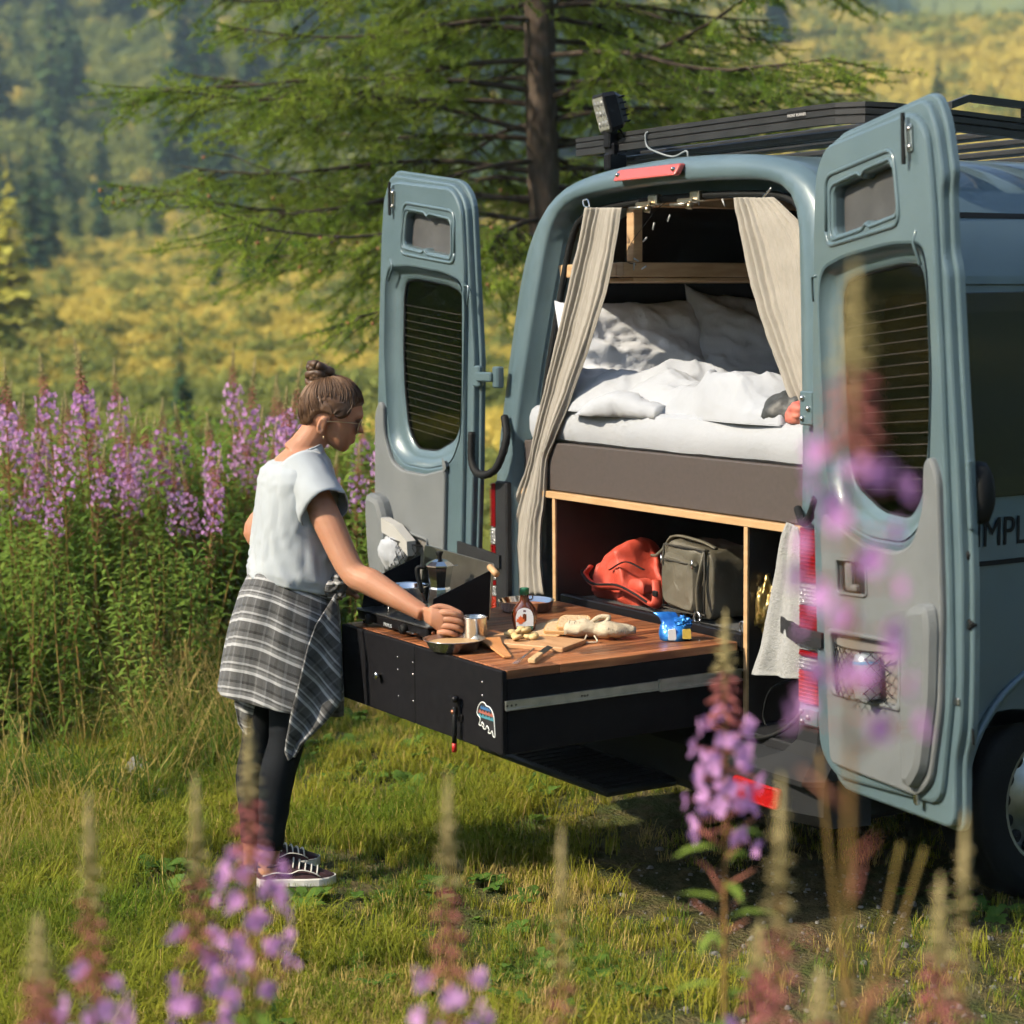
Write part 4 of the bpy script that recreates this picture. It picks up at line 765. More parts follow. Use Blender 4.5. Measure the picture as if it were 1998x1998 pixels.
# plate of batter
PL = np.array([.14, -.795, ZT]); pl = thing('steel_bowl', 'shallow steel bowl of batter at the front edge of the worktop', 'bowl', PL)
q = MB(); q.lathe([(.001, .0), (.066, .0), (.074, .004), (.088, .030), (.096, .035), (.0975, .0365), (.094, .037), (.086, .032), (.072, .007), (.001, .004)], 48, PL, cap=False); q.build('bowl_wall', M['steel'], pl)
q = MB(); q.lathe([(.082, .024), (.04, .0243), (.001, .0245)], 36, PL, cap=False); q.build('batter', mat('batter', (.46, .30, .15), .4, var=(.50, .34, .18), vs=12), pl)
# second pan
P2 = np.array([-.395, -.20, ZT]); p2_ = thing('frying_pan', 'shallow pan of fried food behind the stove on the worktop', 'pan', P2)
q = MB(); q.lathe([(.001, .0), (.08, .0), (.088, .006), (.098, .036), (.1, .037), (.097, .036), (.086, .008), (.001, .004)], 40, P2, cap=False); q.build('pan_wall', M['chrome'], p2_)
q = MB(); q.lathe([(.089, .018), (.05, .024), (.001, .026)], 24, P2, cap=False); q.build('food', mat('fried_food', (.25, .09, .04), .7, var=(.42, .18, .08), vs=50, bump=.8, bs=50), p2_)
# syrup bottle
SB = np.array([.005, -.455, ZT]); sb_ = thing('syrup_bottle', 'flask-shaped syrup bottle with green cap and maple leaf label', 'bottle', SB)
bf = -FH; bs_ = RH  # faces the camera
def oval(z, a, b, n=28): t = np.arange(n)*2*math.pi/n; return SB+np.outer(np.cos(t)*a*1.08, bs_)+np.outer(np.sin(t)*b*1.08, bf)+[0, 0, z]
q = MB(); q.loft([oval(z, a, b) for z, a, b in ((0, .024, .014), (.003, .028, .017), (.02, .033, .019), (.045, .0385, .021), (.065, .039, .021), (.082, .034, .019), (.098, .022, .015), (.108, .014, .013), (.125, .0125, .0125), (.13, .0125, .0125))]); q.build('flask', mat('maple_syrup', (.10, .022, .008), .06, coat=1., spec=.8), sb_)
q = MB(); q.lathe([(.015, .127), (.0155, .146), (.0145, .148), (.001, .148)], 20, SB); q.build('cap', mat('green_cap', (.012, .13, .06), .45), sb_)
q = MB(); a = np.linspace(-.6, 4.0, 16); q.tube(SB+np.outer(.019+.008*np.cos(a-1.6), bs_)+np.column_stack([0*a, 0*a, .118+.009*np.sin(a-1.6)]), .0022, 6); q.build('finger_ring', bpy.data.materials['maple_syrup'], sb_)
lf = frame(SB+bf*.0215+[0, 0, .045], bs_, (0, 0, 1), bf)
q = MB(); q.plate(rp([(-.027, -.030), (.027, -.030), (.029, .012), (.022, .034), (.0, .043), (-.022, .034), (-.029, .012)], .01), -.003, .0008, lf); lb = q.build('label', mat('label_paper', (.62, .66, .72), .6), sb_)
q = MB(); q.plate([(-.026, -.029), (.026, -.029), (.0265, -.018), (-.0265, -.018)], .0006, .0014, lf); q.build('label_band', mat('label_green', (.02, .09, .05), .5), lb)
leaf = [(0, .018), (.004, .010), (.008, .012), (.007, .004), (.014, .006), (.012, .0), (.016, -.003), (.006, -.008), (.007, -.012), (.001, -.011), (.0, -.016), (-.001, -.011), (-.007, -.012), (-.006, -.008), (-.016, -.003), (-.012, 0), (-.014, .006), (-.007, .004), (-.008, .012), (-.004, .010)]
q = MB(); q.plate([(p[0]*.95-.013, p[1]*.95+.001) for p in leaf], .0006, .0016, lf); q.build('maple_leaf', mat('leaf_print', (.62, .12, .03), .5), lb)
q = MB(); q.box((-.004, .028, .0006), (.004, .034, .0014), 0, lf); q.build('label_mark', mat('mark_print', (.08, .03, .06), .5), lb)
# cutting board, food on it
ang = rad(31); DB = np.array([math.cos(ang), math.sin(ang), 0]); NB_ = np.array([-math.sin(ang), math.cos(ang), 0]); CB = np.array([.19, -.545, ZT])
bxf = frame(CB, DB, NB_, (0, 0, 1)); light_wood = mat('beech', (.42, .22, .10), .55, var=(.52, .30, .15), vs=6, stretch=(1, 6, 6))
q = MB(); q.plate(rp([(-.15, -.085), (.15, -.085), (.15, .085), (-.15, .085)], .008), 0, .014, bxf, bev=.003); q.build('cutting_board', light_wood, None, 'beech cutting board in the middle of the worktop', 'cutting board')
cheese = mat('banana_slice', (.50, .36, .15), .6, var=(.56, .43, .22), vs=30)
for i in range(15):
    u_, v_ = rng.normal(-.04, .04), rng.normal(.01, .03); l = int(i > 9); c = bxf(np.array([[u_*(1-.4*l), v_*(1-.4*l), .0145+.012*l+.0008*i]]))[0]
    q = MB(); ax = np.array([rng.normal(0, .25), rng.normal(0, .25), 1]); q.lathe([(.001, 0), (.016, 0), (.018, .004), (.0165, .011), (.001, .013)], 10, c, ax, cap=False); q.build('banana_slice', cheese, None, 'pale slice in the small heap on the cutting board', 'food slice', 'pale slices heaped on the cutting board')
sp_ = [(-.005, -.075), (.030, -.06), (.034, -.03), (.012, .05), (.0, .052), (-.035, -.045)]
a0, a1 = atZ(925, 1207, ZT+.016), atZ(958, 1240, ZT+.003); d = a1-a0; Ld = np.linalg.norm(d[:2]); dd = np.array([d[0], d[1], 0])/Ld; nn = np.array([-dd[1], dd[0], 0]); up = np.array([0, 0, 1.])+dd*.07
q = MB(); q.plate(rp([(0, -.028), (.02, -.038), (.08, -.03), (Ld, -.014), (Ld+.003, .012), (.08, .02), (0, .032)], .006), 0, .005, frame(a0+[0, 0, .004], dd-np.array([0, 0, .075]), nn, up), bev=.0015); q.build('wooden_spatula', mat('cherry_wood', (.46, .19, .06), .55, var=(.55, .26, .10), vs=8), None, 'wooden spatula leaning off the near corner of the cutting board', 'spatula')
kn = thing('kitchen_knife', 'kitchen knife with pale wooden handle and dark blade beside the cutting board', 'knife', (.36, -.63, ZT)); k0, k1 = atZ(1003, 1247, ZT+.008), atZ(1047, 1213, ZT+.02)
d = k1-k0; L_ = .205; dd = d/np.linalg.norm(d); nn = np.cross([0, 0, 1.], dd); kf = frame(k0, dd, nn, np.cross(dd, nn))
q = MB(); q.plate(rp([(0, -.012), (.09, -.010), (.092, .010), (.0, .012)], .006), -.006, .007, kf, bev=.003); q.build('handle', mat('ash_handle', (.55, .35, .16), .5, var=(.62, .42, .22), vs=20), kn)
q = MB(); q.plate([(.09, -.009), (.185, -.012), (.205, .012), (.09, .014)], -.0005, .0012, kf); q.build('blade', mat('dark_blade', (.05, .06, .065), .3, .8), kn)
fk = thing('fork', 'thin steel fork lying beside the kitchen knife', 'fork', (.31, -.63, ZT)); f0, f1 = atZ(972, 1252, ZT+.004), atZ(1016, 1217, ZT+.016); d = (f1-f0); dd = d/np.linalg.norm(d); nn = np.cross([0, 0, 1.], dd)
q = MB(); q.tube([f0+dd*.075, f0+dd*.13, f0+dd*.2], [.003, .0035, .005], 6, flat=.5); q.build('handle', M['steel'], fk)
for k in (-1, 0, 1): q = MB(); q.tube([f0+dd*.08+nn*.003*k, f0+dd*.06+nn*.006*k, f0+nn*.006*k], .0013, 5); q.build('tine', M['steel'], fk)
# bread and its cotton bag
crust = mat('bread_crust', (.50, .27, .10), .8, var=(.6, .36, .16), vs=20); crumb = mat('bread_crumb', (.52, .39, .24), .95, var=(.45, .31, .18), vs=120, bump=.6, bs=160)
for k in range(3):
    c = np.array([.055+.028*k, -.395+.03*k, ZT+.004+.014*k]); R_ = rotz(rad(38+4*k)); bxf2 = frame(c, R_@[1, 0, .0], R_@[0, .94, .0]+[0, 0, .28], np.cross(R_@[1, 0, 0.], R_@[0, .94, 0.]+[0, 0, .28]))
    o_ = rp([(-.05, -.045), (.05, -.045), (.052, .03), (.04, .05), (-.04, .05), (-.052, .03)], .015)
    q = MB(); q.plate(o_, 0, .011, bxf2, bev=.001); sl2 = q.build('bread_slice', crust, None, 'slice of bread, number %s from the bottom of the fanned slices' % ('one', 'two', 'three')[k], 'bread', 'bread slices at the mouth of the cotton bag')
    q = MB(); q.plate([(p[0]*.93, p[1]*.93) for p in o_], .0105, .0118, bxf2); q.build('crumb', crumb, sl2)
cb_ = thing('bread_bag', 'cream cotton drawstring bag with printed lines, holding bread', 'bag', (.22, -.31, ZT)); cot = mat('cotton', (.42, .35, .25), .95, var=(.48, .42, .31), vs=20, bump=.4, bs=90)
pb = [np.array([.13, -.375, ZT+.024]), np.array([.17, -.345, ZT+.028]), np.array([.205, -.315, ZT+.026]), np.array([.235, -.29, ZT+.028]), np.array([.262, -.255, ZT+.024]), np.array([.285, -.215, ZT+.025])]
sz_ = [(.05, .018), (.055, .026), (.036, .024), (.052, .028), (.046, .024), (.012, .008)]; m = MB(); R2 = []
for p, (a_, b_) in zip(spline(pb, 4), [tuple(np.array([np.interp(i/4, range(6), [s_[k] for s_ in sz_]) for k in (0, 1)])) for i in range(21)]):
    t = np.arange(26)*2*math.pi/26; dn = np.array([.72, -.69, 0]); P = p+np.outer(np.cos(t)*a_, dn)+np.column_stack([0*t, 0*t, np.sin(t)*b_]); P += (.005*vnoise(P, 38, 5)+.004*(1-np.abs(vnoise(P, 70, 15, 2)))**2)[:, None]*np.array([.3, -.3, 1]); P[:, 2] = np.maximum(P[:, 2], ZT+.001); R2.append(P)
m.loft(R2); m.build('bag_body', cot, cb_)
q = MB(); q.tube(spline([(.20, -.335, ZT+.045), (.215, -.31, ZT+.066), (.235, -.285, ZT+.068), (.238, -.30, ZT+.05), (.22, -.33, ZT+.038)], 6), [.007]*4+[.008]*17+[.006]*4, 10); q.build('gathered_neck', cot, cb_)
q = MB(); q.tube(spline([(.245, -.375, ZT+.02), (.268, -.398, ZT+.005), (.285, -.385, ZT+.004), (.29, -.365, ZT+.005), (.265, -.36, ZT+.02)], 6), .0028, 5); q.build('drawstring', cot, cb_)
for k in range(5):
    q = MB(); p0_ = np.array([.262+.006*k, -.30+.012*k, ZT+.049-.003*k]); q.tube([p0_, p0_+[.022, -.02, -.012]], .0011, 4); q.build('print_line', mat('ink', (.12, .11, .1), .8) if k == 0 else bpy.data.materials['ink'], cb_)
for k in range(4):
    q = MB(); p0_ = np.array([.15+.012*k, -.375+.012*k, ZT+.054]); q.tube([p0_, p0_+[.018, -.016, -.006]], .0011, 4); q.build('print_line', bpy.data.materials['ink'], cb_)
# blue packet
bp_ = thing('blue_packet', 'open crumpled blue foil packet near the right end of the worktop', 'packet', (.375, -.12, ZT)); foil = mat('blue_foil', (.01, .10, .42), .28, .35, var=(.02, .22, .62), vs=18, bump=.7, bs=22)
pc_ = np.array([.372, -.125, ZT]); m = MB(); R2 = []
for z_, a_, b_, dx, dy in ((.0, .048, .03, 0, 0), (.02, .052, .034, 0, 0), (.045, .045, .026, -.004, .0), (.058, .034, .014, -.010, .0), (.072, .03, .008, -.02, .004), (.088, .036, .004, -.034, .006)):
    t = np.arange(24)*2*math.pi/24; P = pc_+np.outer(np.cos(t)*a_+dx, RH)+np.outer(np.sin(t)*b_+dy, FH)+[0, 0, z_]; P += (.010*vnoise(P, 30, 3))[:, None]*np.array([.8, -.6, .5 if z_ > 0 else 0]); R2.append(P)
m.loft(R2); m.build('packet_body', foil, bp_)
g = blob(tuple(pc_+RH*.022-FH*.01+[0, 0, .058]), (.030, .02, .016), 6, .5, 12); g.build('packet_flap', foil, bp_)
for (a_, z_), s_, c in (((-.012, .022), (.013, .018), (.62, .66, .7)), ((.034, .024), (.014, .016), (.55, .42, .08))):
    q = MB(); pf = frame(pc_+RH*a_-FH*.036+[0, 0, z_], RH, (0, 0, 1), -FH); q.plate(rp([(-s_[0], -s_[1]), (s_[0], -s_[1]), (s_[0]*.8, s_[1]), (-s_[0], s_[1]*.8)], .004), -.008, .002, pf); q.build('packet_print', mat('packet_print', c, .4), bp_)
# ================================================================== PERSON
DP = 6.45
def pp(x, y, dd=0.): return atD(x, y, DP+dd)
GD = math.cos(rad(20))*RH+math.sin(rad(20))*FH; LT = -math.cos(rad(20))*FH+math.sin(rad(20))*RH     # facing, her right (towards camera)
per = thing('person', 'woman with a hair bun, white T-shirt and plaid shirt round the waist, cooking', 'person', pp(510, 1655))
skin = mat('skin', (.36, .165, .098), .55, var=(.44, .225, .14), vs=5, sub=.25, bump=.10, bs=90, spec=.35, det=8); lipm = mat('lips', (.36, .10, .085), .45)
def ell(c, w, b, n=28, tilt=0., fx=0., e=2.3):
    t = np.arange(n)*2*math.pi/n; ct, st_2 = np.cos(t), np.sin(t); ct = np.sign(ct)*np.abs(ct)**(2/e); st_2 = np.sign(st_2)*np.abs(st_2)**(2/e)
    return np.array(c)+np.outer(ct*w, LT)+np.outer(st_2*b, GD)+np.outer(st_2*b*tilt, [0, 0, 1])
B = MB()
TOR = [(540, 1225, .155, .115), (545, 1170, .178, .135), (555, 1110, .160, .122), (560, 1070, .140, .108), (560, 1020, .142, .108), (562, 960, .155, .115), (562, 915, .165, .115), (560, 885, .150, .098), (566, 862, .10, .075), (575, 845, .062, .06)]
B.loft([ell(pp(x, y), w, b) for x, y, w, b in TOR])
B.tube([pp(566, 860), pp(578, 842), pp(592, 822), pp(606, 800)], [.066, .056, .053, .056], 18)
# head, turned a little more to the picture's right than the body
LT_body = LT; GDh = math.cos(rad(6))*RH+math.sin(rad(6))*FH; LT = -math.cos(rad(6))*FH+math.sin(rad(6))*RH
HC = pp(627, 781); HF = GDh*math.cos(rad(15))-np.array([0, 0, 1])*math.sin(rad(15)); HU = np.cross(HF, LT); HU = HU if HU[2] > 0 else -HU
PROF = [(-180, .100), (-150, .098), (-130, .088), (-110, .080), (-92, .088), (-75, .112), (-64, .128), (-57, .134), (-50, .127), (-44, .118), (-36, .114), (-28, .108), (-20, .102), (-10, .095), (-3, .094), (6, .099), (16, .102), (35, .103), (55, .107), (75, .111), (90, .112), (115, .112), (140, .110), (160, .105), (180, .100)]
def headR(th, s, hair=0.):
    r = np.interp(np.degrees(th), [p[0] for p in PROF], [p[1] for p in PROF]); d = np.degrees(th)
    if hair == 0:
        mid = np.exp(-(s/.20)**2); nz = np.where(d < -17.5, np.clip(1+(d+17.5)/5.5, 0, 1), np.clip(1-(d+17.5)/17, 0, 1))
        r = r+.025*nz*np.exp(-(s/.20)**2)+.006*mid*np.exp(-((d+35)/3)**2)+.006*mid*np.exp(-((d+41)/3)**2)-.005*np.exp(-((d+30)/3.5)**2)*mid-.004*np.exp(-((d+48)/3)**2)*mid+.004*np.exp(-((d-9)/7)**2)*np.exp(-(s/.6)**2)
        r = r-.006*np.exp(-((d+3)/6)**2)*np.exp(-((np.abs(s)-.42)/.16)**2)+.003*np.exp(-((d+20)/10)**2)*np.exp(-((np.abs(s)-.6)/.2)**2)
    return r+hair
def headP(f, s, u_, hair=0.):
    th = np.arctan2(u_, f); r = headR(th, s, hair); c = np.sqrt(np.clip(1-s*s, 0, 1)); low = np.clip((-np.degrees(th)-25)/50, 0, 1)*(np.abs(np.degrees(th)) < 100)
    sw = (.077+hair)*(1-.22*low)*np.where(np.abs(np.degrees(th)) > 120, 1.0, 1.0)
    cc = c**.85
    return HC+(np.cos(th)*r*cc)[..., None]*HF+(np.sin(th)*r*cc)[..., None]*HU+(s*sw)[..., None]*LT
th, ss = np.meshgrid(np.linspace(-math.pi, math.pi, 121), np.sin(np.linspace(-math.pi/2+.02, math.pi/2-.02, 61)), indexing='ij')
HP = headP(np.cos(th), ss, np.sin(th)); hm_ = MB(); n1_, n2_ = HP.shape[:2]
B.loft([HP[:, j] for j in range(n2_)][::-1] if True else None)
# near ear
EC = pp(610, 804, -.078)
def ear(c, sg):
    a = np.linspace(-2.2, 2.6, 14); P = [c+HF*(-.013*np.cos(t))+HU*(.024*np.sin(t))*1+LT*sg*.006-HF*.004 for t in a]; B.tube(np.array(P), [.004]+[.0058]*12+[.004], 8)
    B.tube(np.array([c+HU*.016, c+HU*0, c-HU*.018+HF*.003]), [.010, .011, .008], 8)
ear(EC, 1); ear(EC-LT*.152, -1)
# arms
def limb(pts, rs, n=16): P = spline(pts, 5); R_ = np.interp(np.linspace(0, len(pts)-1, len(P)), range(len(pts)), rs); B.tube(P, R_, n)
SHR, ELR, WRR = pp(588, 922, -.118), pp(664, 1078, -.215), pp(800, 1158, -.36)
limb([pp(572, 903, -.05), SHR, SHR*.55+ELR*.45, ELR, ELR*.72+WRR*.28, ELR*.35+WRR*.65, WRR], [.048, .051, .050, .043, .045, .036, .027])
SHL, ELL, WRL = pp(545, 915, .12), pp(482, 1005, .13), pp(624, 1088, .05)
limb([pp(560, 900, .06), SHL, SHL*.5+ELL*.5, ELL, ELL*.7+WRL*.3, ELL*.3+WRL*.7, WRL], [.05, .050, .046, .042, .043, .034, .026])
# right hand gripping the mug handle: palm fused with the arm, fingers added to the same skin below
GR = MUG-RH*.062+np.array([0, 0, .04]); DM = float((GR-CAM)@CF)
def hq(x, y, d=0.): return atD(x, y, DM+d)
wv = np.array([0, 0, 1.]); PC_ = [(WRR, .026, .021), (hq(812, 1164, .0), .029, .020), (hq(826, 1170, -.006), .036, .018), (hq(838, 1174, -.010), .039, .0165), (hq(845, 1176, -.008), .034, .011)]
B.loft([[p+wv*h*math.sin(t)-FH*d_*math.cos(t) for t in np.arange(18)*2*math.pi/18] for p, h, d_ in PC_])
FING = []
for kx_, ky_, mx_, my_, tx_, ty_, r_ in ((838, 1156, 860, 1160, 872, 1167, .0108), (843, 1168, 867, 1173, 876, 1178, .0110), (841, 1181, 864, 1185, 872, 1189, .0105), (836, 1193, 854, 1196, 862, 1199, .0095)):
    FING.append((spline([hq(kx_-8, ky_+1, -.008), hq(kx_, ky_, -.019), hq((kx_+mx_)/2, (ky_+my_)/2-1, -.024), hq(mx_, my_, -.024), hq(tx_, ty_, -.008), hq(tx_-1, ty_+1, .010), hq(tx_-12, ty_+2, .016)], 4), r_))
FING.append((spline([hq(812, 1152, .012), hq(828, 1146, .016), hq(846, 1148, .012), hq(862, 1156, .006), hq(874, 1162, .004)], 4), .0120))
# left hand, lightly curled
hv = pp(664, 1104, .03)-WRL; hv /= np.linalg.norm(hv)
B.loft([[p+np.array([0, 0, 1])*h*math.sin(t)-FH*d_*math.cos(t) for t in np.arange(14)*2*math.pi/14] for p, h, d_ in ((WRL-hv*.02, .022, .02), (WRL+hv*.03, .033, .015), (WRL+hv*.06, .034, .013), (WRL+hv*.07, .028, .01))])
for i in range(4):
    b0 = WRL+hv*.055+np.array([0, 0, .028-.019*i]); FING.append((spline([b0, b0+hv*.028-FH*.006, b0+hv*.047-FH*.020, b0+hv*.037-FH*.036], 4), .0085))
FING.append((spline([WRL+hv*.015+[0, 0, .02], WRL+hv*.045-FH*.012+[0, 0, .036], WRL+hv*.07-FH*.02+[0, 0, .028]], 5), .010))
# legs
HPR, KNR, ANR = pp(562, 1190, -.085), pp(541, 1395, -.075), pp(506, 1628, -.06)
HPL, KNL, ANL = pp(525, 1190, .085), pp(488, 1405, .085), pp(478, 1612, .10)
LEGS = []
for H_, K_, A_, sg in ((HPR, KNR, ANR, 1), (HPL, KNL, ANL, -1)):
    pts = [H_+[0, 0, .06], H_, H_*.5+K_*.5, K_, K_*.7+A_*.3-GD*.014, K_*.35+A_*.65-GD*.006, A_, A_-[0, 0, .035]]; rs = [.085, .092, .074, .054, .054, .042, .033, .035]; limb(pts, rs, 18); LEGS.append((pts, rs))
    B.tube([A_-[0, 0, .03], A_+GD*.05-[0, 0, .05], A_+GD*.13-[0, 0, .062]], [.036, .033, .026], 12)
# neckline, sternum detail are under the shirt; fuse everything into one skin
me = B.mesh('body_raw', np.zeros(3)); tmp = bpy.data.objects.new('body_raw', me); SC.collection.objects.link(tmp)
rm = tmp.modifiers.new('rm', 'REMESH'); rm.mode = 'VOXEL'; rm.voxel_size = .0048; rm.use_smooth_shade = True
sm = tmp.modifiers.new('sm', 'SMOOTH'); sm.factor = .5; sm.iterations = 2
bpy.context.view_layer.update(); bm_ = bpy.data.meshes.new_from_object(tmp.evaluated_get(bpy.context.evaluated_depsgraph_get())); bpy.data.objects.remove(tmp)
fm = MB()
for P_, r_ in FING:
    k = np.linspace(0, 1, len(P_)); rr = r_*(1.04-.16*k)*(1+.07*np.sin(k*9.5)); rr[-1] *= .35; rr[-2] *= .8; fm.tube(P_, rr, 12)
nb = len(bm_.vertices); co0 = np.empty(nb*3); bm_.vertices.foreach_get('co', co0); fa = [tuple(p.vertices) for p in bm_.polygons]
V2 = np.concatenate([co0.reshape(-1, 3)]+fm.v); fa += [tuple(i+nb for i in q_) for q_ in fm.f]; bm_ = bpy.data.meshes.new('body'); bm_.from_pydata(V2.tolist(), [], fa); bm_.update()
n = len(bm_.vertices); co = np.empty(n*3); bm_.vertices.foreach_get('co', co); co = co.reshape(-1, 3)
bm_.materials.clear(); bm_.materials.append(skin); bm_.materials.append(lipm)
ctr = np.empty(len(bm_.polygons)*3); bm_.polygons.foreach_get('center', ctr); ctr = ctr.reshape(-1, 3)-HC
f_, u_, s_ = ctr@HF, ctr@HU, ctr@LT; td = np.degrees(np.arctan2(u_, f_)); lip = (np.abs(s_) < .020) & (f_ > .075) & (td < -32.5) & (td > -43.5)
bm_.polygons.foreach_set('material_index', lip.astype(np.int32)); bm_.polygons.foreach_set('use_smooth', np.ones(len(bm_.polygons), bool))
bm_.vertices.foreach_set('co', (co-WOFF[per.name]).ravel()); bm_.update(); bm_.name = 'body'; bo = bpy.data.objects.new('body', bm_); _link(bo, per)
# ------------------------------------------------------------------ hair
hairm = mat('brown_hair', (.045, .024, .014), .5, var=(.115, .062, .034), vs=14, spec=.4, det=6)
hg = []; tt, s2 = np.meshgrid(np.linspace(rad(20), rad(232), 70), np.sin(np.linspace(-math.pi/2+.03, math.pi/2-.03, 61)), indexing='ij')
def hairline(sv): return rad(29)+rad(6)*np.abs(sv)-rad(55)*np.clip((np.abs(sv)-.84)/.16, 0, 1)          # start angle (forehead)
def nape(sv): return rad(228)-rad(18)*np.abs(sv)-rad(34)*np.clip((np.abs(sv)-.75)/.25, 0, 1)
q = MB(); k_ = np.linspace(0, 1, 70)[:, None]; sv = np.sin(np.linspace(-math.pi/2+.03, math.pi/2-.03, 61))[None]; TH = hairline(sv)+(nape(sv)-hairline(sv))*k_; SV = np.broadcast_to(sv, TH.shape)
thw = np.where(TH > math.pi, TH-2*math.pi, TH)
lift = .005+.009*np.clip(np.minimum(k_/.10, (1-k_)/.08), 0, 1)**.6+.001*np.sin(SV*90+3*np.sin(TH*3))*np.clip(np.minimum(k_/.2, (1-k_)/.2), 0, 1)
def hp(TH, SV, lift):
    thw = np.where(TH > math.pi, TH-2*math.pi, TH); return headP(np.cos(thw), SV, np.sin(thw), 1e-9)+0*lift[..., None]+lift[..., None]*((headP(np.cos(thw), SV, np.sin(thw), 1e-9)-HC)/np.linalg.norm(headP(np.cos(thw), SV, np.sin(thw), 1e-9)-HC, axis=-1, keepdims=True))
q.grid(hp(TH, SV, lift-.002)); hr = q.build('hair', hairm, per)
# strands sweeping to the bun
q = MB(); bth, bsv = rad(112), 0.0
for i in range(1100):
    s0 = rng.uniform(-.96, .96); side = rng.random()
    if side < .5: t0 = float(hairline(np.array(s0)))+rng.uniform(.03, .3)
    else: t0 = float(nape(np.array(s0)))-rng.uniform(.03, .3)
    if i % 3 != 2: s0 = random.choice((-1, 1))*rng.uniform(.45, .97); t0 = rng.uniform(rad(40), rad(195))
    kk = np.linspace(0, 1, 9); TT = t0+(bth-t0)*kk; S2 = s0+(bsv-s0)*kk**1.8; P = hp(TT, S2, .0070+.004*np.minimum(kk*4, 1)+.003*rng.random()+.004*np.sin(kk*3.1)); q.tube(P, np.linspace(.0009, .0013, 9), 3)
q.build('hair_strands', hairm, hr); auburn = mat('auburn_hair', (.14, .075, .038), .5, var=(.20, .11, .06), vs=20); q = MB()
for i in range(260):
    s0 = random.choice((-1, 1))*rng.uniform(.0, .95); t0 = rng.uniform(rad(45), rad(205)); kk = np.linspace(0, 1, 9); q.tube(hp(t0+(bth-t0)*kk, s0+(bsv-s0)*kk**1.8, .0095+.004*np.minimum(kk*4, 1)+.003*rng.random()+.004*np.sin(kk*3.1)), np.linspace(.0006, .0009, 9), 3)
q.build('hair_highlights', auburn, hr)
BC = pp(604, 713); q = MB()
for k in range(9):
    a = np.linspace(0, 2*math.pi, 26); r0 = .030+.005*(k % 3); ph = k*.7; ax1 = np.array([math.cos(ph)*.9, math.sin(ph)*.9, .25*math.sin(k)]); ax1 /= np.linalg.norm(ax1); ax2 = np.cross(ax1, [.3, .2, .93]); ax2 /= np.linalg.norm(ax2); ax1 = np.cross(ax2, np.cross(ax1, ax2))
    P = BC+np.outer(np.cos(a)*r0, ax1)+np.outer(np.sin(a)*r0*.9, ax2)+np.array([0, 0, .0065*(k-3)]); q.tube(P, .0135+.003*np.sin(a*3+k), 7)
q.tube(spline([pp(612, 738), pp(608, 728), BC], 4), [.018]*4+[.02]*4+[.022], 10); q.build('hair_bun', hairm, hr); q = MB()
for i in range(170):
    a = np.linspace(0, rng.uniform(2.5, 5.5), 14)+rng.uniform(0, 6.28); n_ = rng.normal(0, 1, 3)+[0, 0, .9]; n_ /= np.linalg.norm(n_); e1 = np.cross(n_, [.6, .5, .3]); e1 /= np.linalg.norm(e1); e2 = np.cross(n_, e1); R0 = rng.uniform(.040, .047); q.tube(BC+np.array([0, 0, .006])+np.outer(np.cos(a)*R0, e1)+np.outer(np.sin(a)*R0*.92, e2)+n_*rng.normal(0, .006), .0008, 3)
q.build('bun_strands', auburn, hr)
q = MB()
for i in range(60):
    p0_ = BC+rng.normal(0, .014, 3)+[0, 0, .005]; d_ = rng.normal(0, 1, 3)+[0, 0, .6]+RH*.6; d_ /= np.linalg.norm(d_); q.tube(spline([p0_, p0_+d_*.02, p0_+d_*.034+rng.normal(0, .006, 3)], 3), .0008, 3)
for i in range(14):
    p0_ = pp(rng.uniform(572, 590), rng.uniform(815, 835), -.03); q.tube(spline([p0_, p0_+[0, 0, -.018]-RH*.006, p0_+[0, 0, -.03]+RH*rng.normal(0, .01)], 3), .0008, 3)
q.build('loose_hairs', hairm, hr)
# ------------------------------------------------------------------ sunglasses
sg = MB(); gold = mat('gold_wire', (.55, .42, .24), .3, .9); e0, e1 = pp(622, 791, -.082), pp(668, 806, -.070)
EY = headP(np.cos(np.array(rad(-3))), np.array(.0), np.sin(np.array(rad(-3))))
lens_c = [EY+HF*.003-HU*.012+LT*.031*k for k in (1, -1)]
lo = [np.array([c+LT*.027*np.cos(t)*1.0+HU*(.024*np.sin(t)-.003*np.cos(t)*k)-HF*.008*abs(np.cos(t)) for t in np.linspace(0, 2*math.pi, 25)]) for c, k in zip(lens_c, (1, -1))]
for P in lo: sg.tube(P, .0014, 5)
sg.tube([lens_c[0]-LT*.025+HU*.008, (lens_c[0]+lens_c[1])/2+HU*.010+HF*.004, lens_c[1]+LT*.025+HU*.008], .0013, 5)
sg.tube(spline([EC+HF*.004+HU*.018+LT*.006, (EC+lens_c[0]+LT*.03)/2+LT*.010+HU*.016, lens_c[0]+LT*.028+HU*.010-HF*.008], 5), .0014, 5)
sgo = sg.build('sunglasses', gold, per)
for P in lo:
    q = MB(); q.add(np.vstack([P[:-1], P[:-1].mean(0)+HF*.002]), [(i, (i+1) % 24, 24) for i in range(24)], None, True); q.build('lens', mat('dark_lens', (.02, .018, .016), .08, coat=1., spec=.8), sgo)
q = MB(); ea = EC+np.array([0, 0, -.032])+LT*.004; q.tube([ea, ea-[0, 0, .012]], .0022, 5); q.tube([pp(628, 882, -.05), pp(627, 890, -.05)], .0018, 5); q.build('earring', gold, per)
LT = LT_body
